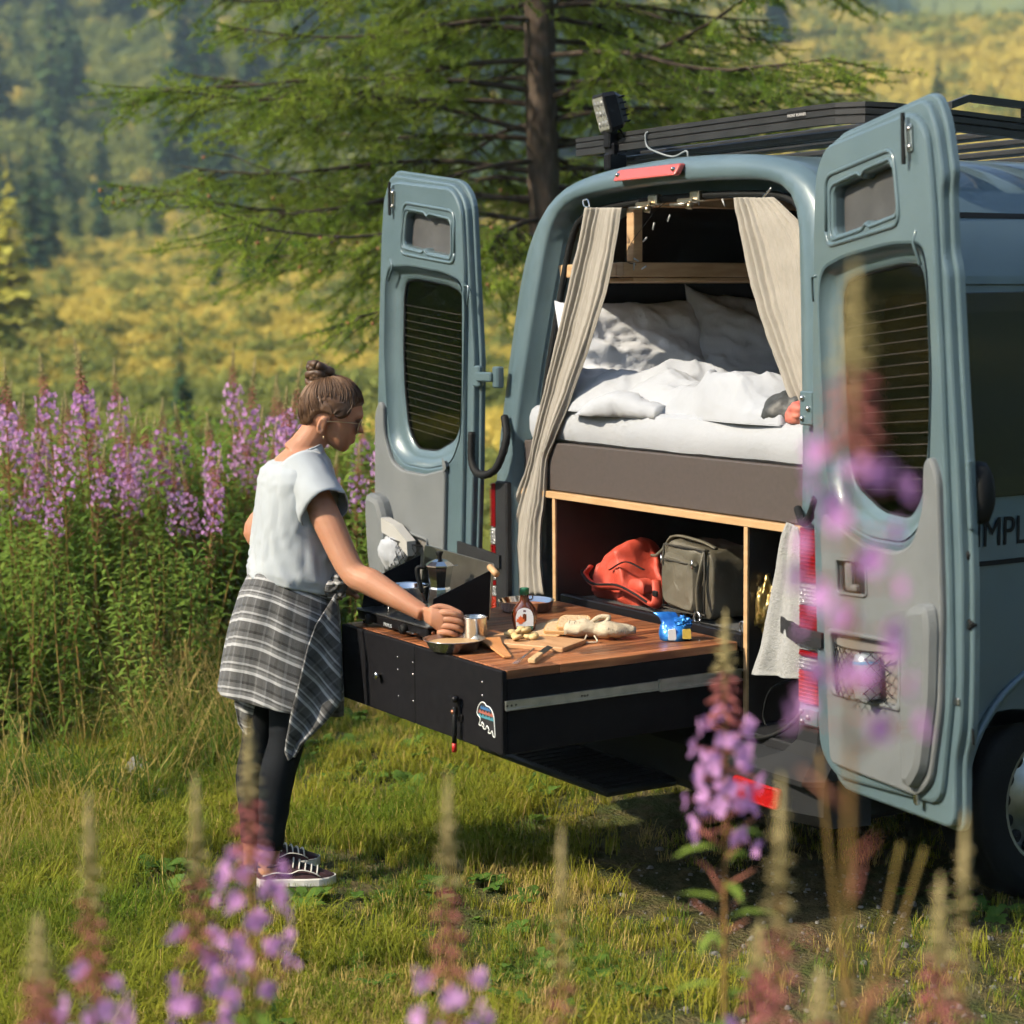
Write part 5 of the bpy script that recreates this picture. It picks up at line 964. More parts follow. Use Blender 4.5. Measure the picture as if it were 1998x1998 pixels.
# ------------------------------------------------------------------ T-shirt
tee = mat('white_jersey', (.345, .385, .425), .9, var=(.32, .36, .40), vs=3, bump=.1, bs=220, sheen=.15)
TS = [(556, 1104, .180, .154, .24), (556, 1082, .186, .156, .16), (556, 1050, .178, .143, .05), (556, 1010, .174, .136, 0), (558, 970, .176, .132, 0), (560, 930, .180, .130, 0), (560, 905, .184, .126, 0), (560, 886, .172, .114, 0), (563, 870, .142, .098, -.05), (566, 860, .100, .080, -.15), (570, 852, .080, .070, -.25), (574, 846, .066, .062, -.32)]
P = np.array([ell(pp(x, y), w, b, 72, tilt=-t_) for x, y, w, b, t_ in TS]); ky = np.linspace(0, len(TS)-1, 60); P = np.stack([np.array([np.interp(ky, range(len(TS)), P[:, j, k]) for k in range(3)]).T for j in range(72)], 1)
cen = P.mean(1, keepdims=True); dirs = (P-cen)/np.linalg.norm(P-cen, axis=-1, keepdims=True)
tt_, aa_ = np.meshgrid(np.linspace(0, 1, 60), np.arange(72)/72, indexing='ij'); ca_ = np.stack([np.cos(aa_*2*math.pi)*1.3+tt_*1.4, np.sin(aa_*2*math.pi)*1.3+tt_*.8, tt_*1.6], -1)
fold = .6*(1-np.abs(vnoise(ca_, 1.7, 4, 3)))**2+.6*(1-np.abs(vnoise(ca_*[1, 1, .5]+3, 3.2, 14, 2)))**4; amp_ = .020*np.clip(1.15-tt_*1.15, .12, 1); P = P+dirs*((fold-.45)*amp_)[..., None]
q = MB(); q.loft(list(P), cap=False); to = q.build('t_shirt', tee, per); m_ = to.modifiers.new('s', 'SOLIDIFY'); m_.thickness = .003
def sleeve(S0, S1, r0, r1, sd):
    ax = S1-S0; ax /= np.linalg.norm(ax); a1 = np.cross(ax, RH); a1 /= np.linalg.norm(a1); a2 = np.cross(ax, a1); R_ = []
    for i in range(16):
        k = i/15; t = np.arange(40)*2*math.pi/40; rr = (r0+(r1-r0)*k)*(1+.05*np.sin(3*t+sd)*k+.08*vnoise(np.stack([np.cos(t)*1.5, np.sin(t)*1.5, 0*t+k*2], -1), 1.3, sd)*k)
        if i == 15: rr = rr-.003
        R_.append(S0+(S1-S0)*k+np.outer(np.cos(t)*rr, a1)+np.outer(np.sin(t)*rr, a2))
    q = MB(); q.loft(R_, cap=False); o = q.build('sleeve', tee, per); o.modifiers.new('s', 'SOLIDIFY').thickness = .003
sleeve(pp(566, 888, -.05), pp(613, 962, -.165), .090, .088, 2); sleeve(pp(558, 886, .05), pp(520, 950, .165), .080, .080, 5)
q = MB(); cr_ = P[-1]; q.tube(np.vstack([cr_, cr_[:1]]), .004, 6); q.build('neck_band', tee, per)
# ------------------------------------------------------------------ plaid shirt tied round the waist
def plaid():
    m = bpy.data.materials.new('plaid_flannel'); m.use_nodes = True; t = m.node_tree; L = t.links.new; b = t.nodes['Principled BSDF']; b.inputs['Roughness'].default_value = .9; b.inputs['Sheen Weight'].default_value = .2
    uv = t.nodes.new('ShaderNodeUVMap'); sp = t.nodes.new('ShaderNodeSeparateXYZ'); L(uv.outputs[0], sp.inputs[0]); outs = []
    for ch, fr, stops in ((1, 14.5, [(0, .10), (.10, .10), (.18, .70), (.30, .25), (.42, .10), (.50, .55), (.58, .16), (.76, .012), (.86, .10)]), (0, 12., [(0, .12), (.14, .30), (.22, .14), (.48, .20), (.56, .34), (.62, .12), (.80, .05), (.90, .12)])):
        mu = t.nodes.new('ShaderNodeMath'); mu.operation = 'MULTIPLY'; mu.inputs[1].default_value = fr; fc = t.nodes.new('ShaderNodeMath'); fc.operation = 'FRACT'; L(sp.outputs[ch], mu.inputs[0]); L(mu.outputs[0], fc.inputs[0])
        cr = t.nodes.new('ShaderNodeValToRGB'); cr.color_ramp.interpolation = 'CONSTANT'; e = cr.color_ramp.elements
        while len(e) > 1: e.remove(e[-1])
        for i, (p_, v_) in enumerate(stops):
            el = e[0] if i == 0 else e.new(p_); el.position = p_; el.color = (v_**1.15*.72, v_**1.15*.745, v_**1.15*.78, 1)
        L(fc.outputs[0], cr.inputs[0]); outs.append(cr.outputs[0])
    mx = t.nodes.new('ShaderNodeMix'); mx.data_type = 'RGBA'; mx.inputs[0].default_value = .36; L(outs[0], mx.inputs[6]); L(outs[1], mx.inputs[7]); L(mx.outputs[2], b.inputs['Base Color'])
    tc = t.nodes.new('ShaderNodeTexCoord'); n2 = t.nodes.new('ShaderNodeTexNoise'); n2.inputs['Scale'].default_value = 180; bp = t.nodes.new('ShaderNodeBump'); bp.inputs['Strength'].default_value = .15; bp.inputs['Distance'].default_value = .01; L(tc.outputs['Object'], n2.inputs[0]); L(n2.outputs[0], bp.inputs['Height']); L(bp.outputs[0], b.inputs['Normal']); return m
PLD = plaid(); shirt = thing('_', '', '', (0, 0, 0)) if False else None
SK = [(557, 1072, .150, .122), (554, 1096, .166, .138), (546, 1140, .190, .158), (536, 1200, .200, .172), (527, 1262, .205, .180), (521, 1322, .210, .186)]
P = np.array([ell(pp(x, y), w, b, 96, tilt=-(.30-.06*i/5)) for i, (x, y, w, b) in enumerate(SK)]); ky = np.linspace(0, 5, 50); P = np.stack([np.array([np.interp(ky, range(6), P[:, j, k]) for k in range(3)]).T for j in range(96)], 1)
cen = P.mean(1, keepdims=True); dirs = (P-cen)/np.linalg.norm(P-cen, axis=-1, keepdims=True); tt_, aa_ = np.meshgrid(np.linspace(0, 1, 50), np.arange(96)/96*2*math.pi, indexing='ij')
ca_ = np.stack([np.cos(aa_)*1.6, np.sin(aa_)*1.6, tt_*.7], -1); P = P+dirs*(.016*np.sin(aa_*5+2*tt_)*tt_+.020*vnoise(ca_, 1.4, 8, 3)*(.25+tt_))[..., None]
q = MB(); uvs = np.stack([aa_*.165, -tt_*.46+.02*np.sin(aa_*2)], -1).reshape(-1, 2); f = [(i*96+j, i*96+(j+1) % 96, (i+1)*96+(j+1) % 96, (i+1)*96+j) for i in range(49) for j in range(96)]; q.add(P.reshape(-1, 3), f, uvs, True)
sk = q.build('tied_shirt', PLD, per); sk.modifiers.new('s', 'SOLIDIFY').thickness = .004
def flap(rows, nm, rotuv, sd, amp=.012):
    R_ = np.array(rows, float); k = np.linspace(0, len(R_)-1, 34); R_ = np.column_stack([np.interp(k, range(len(rows)), R_[:, i]) for i in range(6)]); t = np.linspace(0, 1, 22); P = np.array([[pp(*(r_[:3]*(1-s)+r_[3:]*s)) for s in t] for r_ in R_])
    P += (amp*np.sin(t*8+sd)[None, :]*np.linspace(.4, 1, 34)[:, None]+.006*vnoise(P, 14, sd))[..., None]*(-FH); c, s = math.cos(rotuv), math.sin(rotuv); Q = np.stack([(P-P[0, 0])@RH, (P-P[0, 0])[..., 2]], -1)
    uv = np.stack([Q[..., 0]*c-Q[..., 1]*s, Q[..., 0]*s+Q[..., 1]*c], -1).reshape(-1, 2); q = MB(); q.grid(P, uv=uv); o = q.build(nm, PLD, sk); o.modifiers.new('s', 'SOLIDIFY').thickness = .004
flap([(596, 1178, -.215, 632, 1120, -.16), (580, 1220, -.23, 640, 1190, -.17), (566, 1280, -.225, 643, 1260, -.17), (550, 1340, -.215, 644, 1325, -.17), (540, 1395, -.205, 612, 1362, -.18), (538, 1418, -.20, 572, 1400, -.19), (546, 1432, -.20, 556, 1426, -.19)], 'shirt_tail', .9, 1)
flap([(441, 1300, -.02, 490, 1310, -.05), (443, 1330, -.03, 480, 1335, -.06), (449, 1365, -.03, 475, 1360, -.05), (462, 1386, -.03, 470, 1384, -.04)], 'shirt_sleeve', .3, 3, .008)
q = MB(); kt = pp(634, 1110, -.13); q.add(*[(lambda v, f: (v, f))(*[x_ for x_ in (np.concatenate(blob(tuple(kt), (.030, .032, .035), 4, .4, 9).v), blob(tuple(kt), (.030, .032, .035), 4, .4, 9).f)])][0], None, True); V = np.concatenate(q.v); q.uv = [np.column_stack([V@RH, V[:, 2]])]; q.build('shirt_knot', PLD, sk)
# ------------------------------------------------------------------ leggings and shoes
lg = MB(); cloth = mat('charcoal_leggings', (.008, .010, .013), .8, var=(.012, .014, .018), vs=6, spec=.1)
for pts, rs in LEGS:
    Pn = spline(pts, 5); R_ = np.interp(np.linspace(0, len(pts)-1, len(Pn)), range(len(pts)), rs)+.005; m_ = len(Pn)-8; Pn = Pn[:m_+1]; R_ = R_[:m_+1]+.002*np.sin(np.arange(m_+1)*1.9)*(np.arange(m_+1) > m_-6); lg.tube(Pn, R_, 24)
lg.build('leggings', cloth, per)
sole = mat('white_sole', (.6, .6, .57), .6); upper = mat('maroon_canvas', (.035, .013, .017), .8, var=(.05, .017, .022), vs=30); tongue = mat('black_suede', (.015, .015, .017), .85)
def shoe(heel, toe):
    heel = np.array(heel); toe = np.array(toe); heel[2] = toe[2] = (heel[2]+toe[2])/2; g = toe-heel; Ls = np.linalg.norm(g); g /= Ls; l = np.cross(g, [0, 0, 1.]); Ls = .262; pf = lambda a, b, z: heel+g*a*Ls+l*b+np.array([0, 0, z])
    out = [(0, 0, .024), (.02, .022, .03), (.15, .034, .0), (.4, .034, 0), (.65, .046, 0), (.85, .042, 0), (.96, .026, 0), (1.0, 0, 0)]
    prof = np.array([(0.0, .004), (.02, .024), (.12, .034), (.35, .033), (.6, .044), (.8, .045), (.93, .032), (1.0, .006)]); a = np.linspace(0, 1, 24); wd_ = np.interp(a, prof[:, 0], prof[:, 1])
    loop = lambda z, s_, d=0: np.array([pf(x_, w_*s_+d, z) for x_, w_ in zip(a, wd_)]+[pf(x_, -w_*s_-d, z) for x_, w_ in zip(a[::-1], wd_[::-1])])
    sq = MB(); sq.loft([loop(0, 1), loop(.004, 1.06), loop(.024, 1.06), loop(.028, 1.0)], smooth=False); o = sq.build('shoe', sole, per)
    hts = np.interp(a, [0, .1, .3, .45, .7, .9, 1], [.066, .072, .070, .082, .056, .040, .026]); q = MB(); R_ = []
    for i, x_ in enumerate(a):
        t = np.linspace(0, math.pi, 12); w_ = max(wd_[i], .004); R_.append(np.array([pf(x_, w_*np.cos(u1)*(1-.25*np.sin(u1)), .024+(hts[i]-.024)*np.sin(u1)**.7) for u1 in t]))
    q.loft(R_[:], cap=False, closed=False); q.add(R_[0], [tuple(range(12))]); q.build('upper', upper, o)
    q = MB(); R3 = [r_[3:9]+np.array([0, 0, .003]) for r_ in R_[9:20]]; q.loft(R3, cap=False, closed=False); q.build('tongue', tongue, o)
    for k in range(5):
        x_ = .46+.075*k; h_ = float(np.interp(x_, a, hts)); w_ = float(np.interp(x_, a, wd_)); q = MB(); q.tube(spline([pf(x_, -w_*.75, h_*.80), pf(x_+.01, -w_*.3, h_+.006), pf(x_+.01, w_*.3, h_+.006), pf(x_, w_*.75, h_*.80)], 4), .0028, 5); q.build('lace', sole, o)
    for sd in (1, -1):
        q = MB(); sp = [(.08, .040), (.25, .050), (.42, .046), (.55, .058), (.70, .050), (.80, .034)]; q.tube(spline([pf(x_, sd*(float(np.interp(x_, a, wd_))*1.0+.0006), z_) for x_, z_ in sp], 5), .0032, 5, flat=.6); q.build('side_stripe', sole, o)
    aa = np.linspace(0, 2*math.pi, 24); q = MB(); q.tube(np.array([pf(.20+.17*np.cos(t), .030*np.sin(t), .072+.006*np.cos(t)) for t in aa]), .006, 6); q.build('collar', tongue, o)
zf_ = pp(510, 1660)[2]
h1 = pp(484, 1652, -.06); h1[2] = zf_-.002; t1 = h1+GD*.26-FH*.06; shoe(h1, t1)
h2 = pp(462, 1630, .10); h2[2] = zf_+.0; t2 = h2+GD*.27+FH*.0; shoe(h2, t2)
# ================================================================== TERRAIN
CX = CAM[:2]
def sl_of(x, y): dx, dy = x-CX[0], y-CX[1]; return dx*FH[0]+dy*FH[1], dx*RH[0]+dy*RH[1]
def xy_of(s, l): return CX[0]+FH[0]*s+RH[0]*l, CX[1]+FH[1]*s+RH[1]*l
PX, PY = pp(510, 1655)[:2]; PZ = float(pp(510, 1660)[2])
def sm01(t): t = np.clip(t, 0, 1); return t*t*(3-2*t)
def hgt(x, y):
    s, l = sl_of(x, y); a = l/np.maximum(s+8, 8)
    zl = np.interp(s, [-80, 0, 13, 20, 32, 60, 110, 150, 200, 300, 470], [0, 0, 0, -.7, -1.2, .6, 5.2, 9.5, 26, 66, 136])
    zr = np.interp(s, [-80, 0, 13, 20, 32, 60, 110, 150, 215, 260, 300, 360, 470], [0, 0, 0, -.7, -1.2, .6, 5.5, 13, 30, 35.5, 34, 48, 100])
    w_ = sm01((a-.10)/.10); z = zl*(1-w_)+zr*w_; P = np.stack([x, y, 0*x], -1)
    z = z+sm01((s-14)/40)*(.5*vnoise(P, .05, 3, 3)+sm01((s-60)/150)*3.5*vnoise(P, .012, 5, 3))
    z = z+.018*vnoise(P, 1.1, 8, 3)*sm01((s-2)/3)*(1-sm01((s-14)/10))
    return z+PZ*np.exp(-((x-PX)**2+(y-PY)**2)/.75**2)
def sheet(name, ss, na, wf, m):
    A_ = np.linspace(-1, 1, na); s, a = np.meshgrid(np.array(ss, float), A_, indexing='ij'); l = a*wf(s); x, y = xy_of(s, l)
    q = MB(); q.grid(np.stack([x, y, hgt(x, y)], -1)); return q.build(name, m, None, kind='structure', origin=(0, 0, 0))
def groundmat(name, cols, scales, bump=.6, bs=14.):
    m = bpy.data.materials.new(name); m.use_nodes = True; t = m.node_tree; L = t.links.new; b = t.nodes['Principled BSDF']; b.inputs['Roughness'].default_value = .95; b.inputs['Specular IOR Level'].default_value = .15
    g = t.nodes.new('ShaderNodeNewGeometry'); prev = None
    for i, (c, sc) in enumerate(zip(cols, scales)):
        if i == 0: v = t.nodes.new('ShaderNodeRGB'); v.outputs[0].default_value = (*c, 1); prev = v.outputs[0]; continue
        nz = t.nodes.new('ShaderNodeTexNoise'); nz.inputs['Scale'].default_value = sc; nz.inputs['Detail'].default_value = 5; L(g.outputs['Position'], nz.inputs['Vector'])
        cr = t.nodes.new('ShaderNodeValToRGB'); cr.color_ramp.elements[0].position = .45; cr.color_ramp.elements[1].position = .6; L(nz.outputs[0], cr.inputs[0])
        mx = t.nodes.new('ShaderNodeMix'); mx.data_type = 'RGBA'; L(cr.outputs[0], mx.inputs[0]); L(prev, mx.inputs[6]); mx.inputs[7].default_value = (*c, 1); prev = mx.outputs[2]
    L(prev, b.inputs['Base Color']); n2 = t.nodes.new('ShaderNodeTexNoise'); n2.inputs['Scale'].default_value = bs; n2.inputs['Detail'].default_value = 6; L(g.outputs['Position'], n2.inputs['Vector'])
    bp = t.nodes.new('ShaderNodeBump'); bp.inputs['Strength'].default_value = bump; bp.inputs['Distance'].default_value = .03; L(n2.outputs[0], bp.inputs['Height']); L(bp.outputs[0], b.inputs['Normal']); return m
sheet('ground', np.r_[np.linspace(-60, 2, 12), np.linspace(3, 13.9, 90), np.linspace(14, 20, 16)], 120, lambda s: 10+np.abs(s)*.8, groundmat('turf_soil', [(.045, .05, .018), (.075, .06, .03), (.06, .075, .02), (.10, .085, .04)], [0, 2.2, .8, 9], .8, 60))
sheet('meadow', np.r_[np.linspace(20, 60, 30), np.linspace(64, 150, 30)], 80, lambda s: 10+s*.8, groundmat('meadow_turf', [(.30, .26, .07), (.42, .33, .09), (.10, .13, .04)], [0, .05, .12], .5, 1.5))
sheet('hillside', np.linspace(150, 470, 70), 90, lambda s: 10+s*.8, groundmat('hill_turf', [(.11, .14, .05), (.19, .21, .06), (.14, .17, .055)], [0, .03, .11], .5, .6))
aa, rr = np.meshgrid(np.linspace(rad(45), rad(315), 70), np.r_[np.linspace(45, 120, 12), np.linspace(140, 420, 14)], indexing='ij'); xx = CX[0]+rr*(FH[0]*np.cos(aa)+RH[0]*np.sin(aa)); yy = CX[1]+rr*(FH[1]*np.cos(aa)+RH[1]*np.sin(aa))
zz = -1.5+np.clip(rr-60, 0, 999)*.34*(1-.35*np.cos(aa*3))*sm01((np.minimum(aa-rad(45), rad(315)-aa))/rad(25))+4*vnoise(np.stack([xx, yy, 0*xx], -1), .02, 9, 3)*sm01((rr-60)/80); q = MB(); q.grid(np.stack([xx, yy, zz], -1)[:, ::-1]); q.build('valley_sides', groundmat('wooded_slope', [(.035, .06, .03), (.10, .12, .04), (.05, .08, .035)], [0, .03, .2], .5, .5), None, kind='structure', origin=(0, 0, 0))
# ------------------------------------------------------------------ instancing of uncountable growth
def scatter(name, pts, rot, scl, idx, protos, label, cat):
    col = bpy.data.collections.new(name+'_sources')
    for p in protos: col.objects.link(p)
    me = bpy.data.meshes.new(name); me.from_pydata(np.asarray(pts).tolist(), [], [])
    for nm, ty, v in (('rot', 'FLOAT_VECTOR', rot), ('scl', 'FLOAT', scl), ('idx', 'INT', idx)):
        a = me.attributes.new(nm, ty, 'POINT'); a.data.foreach_set('vector' if ty == 'FLOAT_VECTOR' else 'value', np.asarray(v, np.int32 if ty == 'INT' else np.float32).ravel())
    o = bpy.data.objects.new(name, me); SC.collection.objects.link(o); tag(o, label, cat, kind='stuff')
    ng = bpy.data.node_groups.new(name+'_nodes', 'GeometryNodeTree'); ng.interface.new_socket('Geometry', in_out='INPUT', socket_type='NodeSocketGeometry'); ng.interface.new_socket('Geometry', in_out='OUTPUT', socket_type='NodeSocketGeometry')
    N = ng.nodes.new; L = ng.links.new; gi, go = N('NodeGroupInput'), N('NodeGroupOutput'); ip = N('GeometryNodeInstanceOnPoints'); ci = N('GeometryNodeCollectionInfo'); ci.inputs['Collection'].default_value = col; ci.inputs['Separate Children'].default_value = True; ci.inputs['Reset Children'].default_value = True
    def na(nm, ty): n_ = N('GeometryNodeInputNamedAttribute'); n_.data_type = ty; n_.inputs[0].default_value = nm; return n_.outputs[0]
    L(gi.outputs[0], ip.inputs['Points']); L(ci.outputs[0], ip.inputs['Instance']); ip.inputs['Pick Instance'].default_value = True; L(na('idx', 'INT'), ip.inputs['Instance Index'])
    e2r = N('FunctionNodeEulerToRotation'); L(na('rot', 'FLOAT_VECTOR'), e2r.inputs[0]); L(e2r.outputs[0], ip.inputs['Rotation']); L(na('scl', 'FLOAT'), ip.inputs['Scale']); L(ip.outputs[0], go.inputs[0])
    md = o.modifiers.new('grow', 'NODES'); md.node_group = ng; return o
def proto(name, mb, mats):
    me = mb.mesh(name, np.zeros(3))
    for m in (mats if isinstance(mats, (list, tuple)) else [mats]): me.materials.append(m)
    return bpy.data.objects.new(name, me)
# meadow scrub
def scrub(sd, n=260):
    r = np.random.default_rng(sd); q = MB(); d = r.normal(0, 1, (n, 3)); d /= np.linalg.norm(d, axis=1)[:, None]; d[:, 2] = np.abs(d[:, 2]); rad_ = r.uniform(.45, 1., n)[:, None]; c = d*rad_*[.75, .75, .8]
    a = r.normal(0, 1, (n, 3)); a /= np.linalg.norm(a, axis=1)[:, None]; b = np.cross(a, d); b /= np.linalg.norm(b, axis=1)[:, None]; sz = r.uniform(.07, .15, n)[:, None]
    V = np.stack([c-a*sz*.6, c+b*sz*.5, c+a*sz, c-b*sz*.5], 1).reshape(-1, 3); q.add(V, [(4*i, 4*i+1, 4*i+2, 4*i+3) for i in range(n)]); return q
lm = {'scrub_yellow': leafmat('scrub_yellow', (.46, .39, .085), (.62, .50, .125), .3, .3), 'scrub_green': leafmat('scrub_green', (.15, .19, .055), (.28, .29, .075), .3, .3), 'spruce': leafmat('spruce_needles', (.045, .095, .05), (.10, .165, .065), .2, .08, obj_rand=.6), 'spruce_light': leafmat('young_larch', (.42, .43, .085), (.58, .55, .11), .3, .1, obj_rand=.5)}
pr = [proto('scrub_a', scrub(1), lm['scrub_yellow']), proto('scrub_b', scrub(2), lm['scrub_yellow']), proto('scrub_c', scrub(3), lm['scrub_green'])]
n = 26000; s = np.concatenate([rng.uniform(15, 60, 9000), rng.uniform(55, 165, n-9000)]); a = rng.uniform(-.36, .36, n); l = a*(s+4); x, y = xy_of(s, l); den = vnoise(np.stack([x, y, 0*x], -1), .06, 12, 3); keep = den > -.55; x, y, s, den = x[keep], y[keep], s[keep], den[keep]; n = len(x)
dark = (vnoise(np.stack([x, y, 0*x], -1), .045, 30, 2) > np.where((s > 38) & (s < 90), .55, .36)) | ((s < 22) & (rng.random(n) < .5)) | (rng.random(n) < .10); idx = np.where(dark, 2, rng.integers(0, 2, n)); sc_ = rng.uniform(.28, .7, n)*(1+(s > 60)*.25)*np.where(dark & (s > 45), 1.6, 1)
scatter('meadow_scrub', np.stack([x, y, hgt(x, y)-.1], -1), np.stack([0*x, 0*x, rng.uniform(0, 6.28, n)], -1), sc_, idx, pr, 'low yellow-green willow scrub covering the meadow behind the flowers', 'scrub')
# scrub and grass on the far slopes
n = 9000; s = rng.uniform(150, 330, n); a = rng.uniform(-.34, .36, n); x, y = xy_of(s, a*s); right = a > .1; nz = vnoise(np.stack([x, y, 0*x], -1), .03, 41, 3); keep = np.where(right, nz > .12, True); x, y, s, a = x[keep], y[keep], s[keep], a[keep]; n = len(x)
scatter('slope_scrub', np.stack([x, y, hgt(x, y)-.2], -1), np.stack([0*x, 0*x, rng.uniform(0, 6.28, n)], -1), rng.uniform(.9, 2.6, n), np.where((rng.random(n) < .07) & (a < .1), 0, 2), [bpy.data.objects.new('hill_scrub_%d' % k, p.data) for k, p in enumerate(pr)], 'scattered dark scrub on the far hillside', 'scrub')
n = 5200; s = rng.uniform(140, 268, n); a = rng.uniform(.07, .36, n); x, y = xy_of(s, a*s); scatter('hill_grass', np.stack([x, y, hgt(x, y)-.5], -1), np.stack([0*x, 0*x, rng.uniform(0, 6.28, n)], -1), rng.uniform(1.2, 2.6, n), rng.integers(0, 2, n), [bpy.data.objects.new('hill_grass_%d' % k, p.data) for k, p in enumerate(pr)], 'bright yellow-green grass on the slope above the roof rack', 'grass')
n = 420; s = rng.uniform(150, 262, n); a = rng.uniform(.08, .34, n); x, y = xy_of(s, a*s); scatter('hill_bushes', np.stack([x, y, hgt(x, y)-.3], -1), np.stack([0*x, 0*x, rng.uniform(0, 6.28, n)], -1), rng.lognormal(.45, .45, n), np.full(n, 2), [bpy.data.objects.new('hill_bush_%d' % k, p.data) for k, p in enumerate(pr)], 'round dark bushes dotting the sunny slope above the roof rack', 'bushes')
# ------------------------------------------------------------------ conifers
def conifer(sd, mt, layers=26, spread=.23, fill=1.):
    r = np.random.default_rng(sd); q = MB(); q.tube([(0, 0, -.02), (0, 0, .5), (0, 0, .98)], [.016, .010, .002], 6)
    cr = MB()
    for k in range(layers):
        t = k/(layers-1); z = .06+.93*t; R_ = spread*(1-t)**.85*(.85+.3*r.random())+.008; nb = int(10*(1-t)+5)
        for j in range(nb):
            a = r.uniform(0, 6.283); rr = R_*r.uniform(.65, 1.1); d = np.array([math.cos(a), math.sin(a), 0]); p = np.array([-d[1], d[0], 0]); dr_ = -.28*rr+.02*r.normal(); w = rr*r.uniform(.22, .36)
            b = np.array([0, 0, z]); pts = [b, b+d*rr*.45+p*w+[0, 0, dr_*.35], b+d*rr*.75+p*w*.4+[0, 0, dr_*.7], b+d*rr+[0, 0, dr_], b+d*rr*.78-p*w*.45+[0, 0, dr_*.75], b+d*rr*.45-p*w+[0, 0, dr_*.35+.01*r.normal()]]
            cr.add(pts, [(0, 1, 2), (0, 2, 3), (0, 3, 4), (0, 4, 5)])
    return q, cr
bark = mat('bark', (.055, .038, .028), .95, var=(.10, .075, .06), vs=8, bump=.8, bs=30, stretch=(4, 4, 1))
VAR = []
for k in range(5):
    t_, c_ = conifer(100+k, None, spread=(.20, .24, .17, .22, .28)[k]); VAR.append((t_.mesh('trunk', np.zeros(3)), c_.mesh('crown', np.zeros(3))))
    VAR[-1][0].materials.append(bark); VAR[-1][1].materials.append(lm['spruce'] if k < 4 else lm['spruce_light'])
light_crown = VAR[4]
def plant_conifer(s, l, h, k, label, group, light=False):
    x, y = xy_of(s, l); z = float(hgt(np.array([x]), np.array([y]))[0]); nm = 'conifer' if not light else 'larch_sapling'
    e = bpy.data.objects.new(nm, None); SC.collection.objects.link(e); e.location = (x, y, z); e.scale = (h, h, h); e.rotation_euler[2] = rng.uniform(0, 6.28); tag(e, label, 'tree', group)
    v = VAR[4] if light else VAR[k]
    for nm2, me in (('trunk', v[0]), ('crown', v[1])):
        o = bpy.data.objects.new(nm2, me); SC.collection.objects.link(o); o.parent = e
def px_tree(xp, yb, yt, s, k, label, light=False, group=None):
    """tree at distance s whose tip shows at pixel row yt"""
    l = (xp-966)/3641*s; x, y = xy_of(s, l); z = float(hgt(np.array([x]), np.array([y]))[0]); zt = CAM[2]+(602-yt)/3641*s; plant_conifer(s, l, max(zt-z, 1.2), k, label, group, light)
px_tree(30, 620, 325, 62, 4, 'bright yellow-green young larch at the left edge of the meadow', True)
px_tree(-15, 620, 400, 58, 4, 'yellow-green young larch cut by the left picture edge', True)
for i, (xp, yt, s, k, lb) in enumerate(((75, 262, 100, 0, 'tall slim conifer behind the bright young larch at far left'), (155, 320, 120, 2, 'short grey-green conifer right of the bright young larch'), (108, 335, 105, 1, 'small conifer close behind the bright young larch'), (205, 330, 125, 3, 'slim conifer left of the larch branches over the meadow'), (305, 325, 130, 0, 'broad pale conifer below the left larch branches'), (275, 390, 118, 2, 'narrow conifer left of the broad pale one'), (418, 430, 85, 2, 'small dark conifer standing alone in the yellow meadow'), (478, 405, 90, 0, 'pale conifer just right of the lone small one in the meadow'), (345, 610, 40, 2, 'tiny sapling in the yellow scrub above the fireweed'), (660, 560, 60, 2, 'small dark sapling beside the left van door window'))): px_tree(xp, 0, yt, s, k, lb)
cnt = 0
for i in range(900):
    s = rng.uniform(125, 330); a = rng.uniform(-.30, .30)
    if a > .07 and rng.random() < (.97 if s < 300 else .3): continue
    l = a*s; x, y = xy_of(s, l); nz = float(vnoise(np.array([[x, y, 0.]]), .03, 77, 2)[0])
    if nz < -.15 and s > 150 and rng.random() < .8: continue
    if s < 150 and rng.random() < .6: continue
    plant_conifer(s, l, rng.uniform(7, 15)*(1 if s > 150 else .65), int(rng.integers(0, 4)), 'dark conifer in the hazy forest on the far hillside', 'conifers of the forest on the far hillside'); cnt += 1
    if cnt >= 290: break
# ------------------------------------------------------------------ larch behind the van
ST = 13.2; TL = (1035-966)/3641*ST; tx, ty = xy_of(ST, TL); TB = np.array([tx, ty, float(hgt(np.array([tx]), np.array([ty]))[0])])
lar = thing('larch_tree', 'large larch tree with spreading branches standing behind the van', 'tree', TB)
tp = np.array([TB+[0, 0, z]+[.03*math.sin(z*1.1), .03*math.cos(z*.8), 0] for z in np.linspace(-.1, 8.5, 160)]); q = MB(); q.tube(tp, np.interp(np.linspace(-.1, 8.5, 160), [0, .3, 2, 4.5, 8.5], [.19, .14, .112, .092, .025]), 26); V = q.v[0]; ctr_ = np.repeat(tp, 26, 0); dv = V-ctr_; q.v[0] = ctr_+dv*(1+.16*(1-np.abs(vnoise(V*[1, 1, .3], 16, 5, 3)))[:, None]-.08+.10*vnoise(V, 30, 7, 2)[:, None]); q.build('trunk', bark, lar)
br = MB(); tuft_p = []; tuft_d = []; cone_p = []
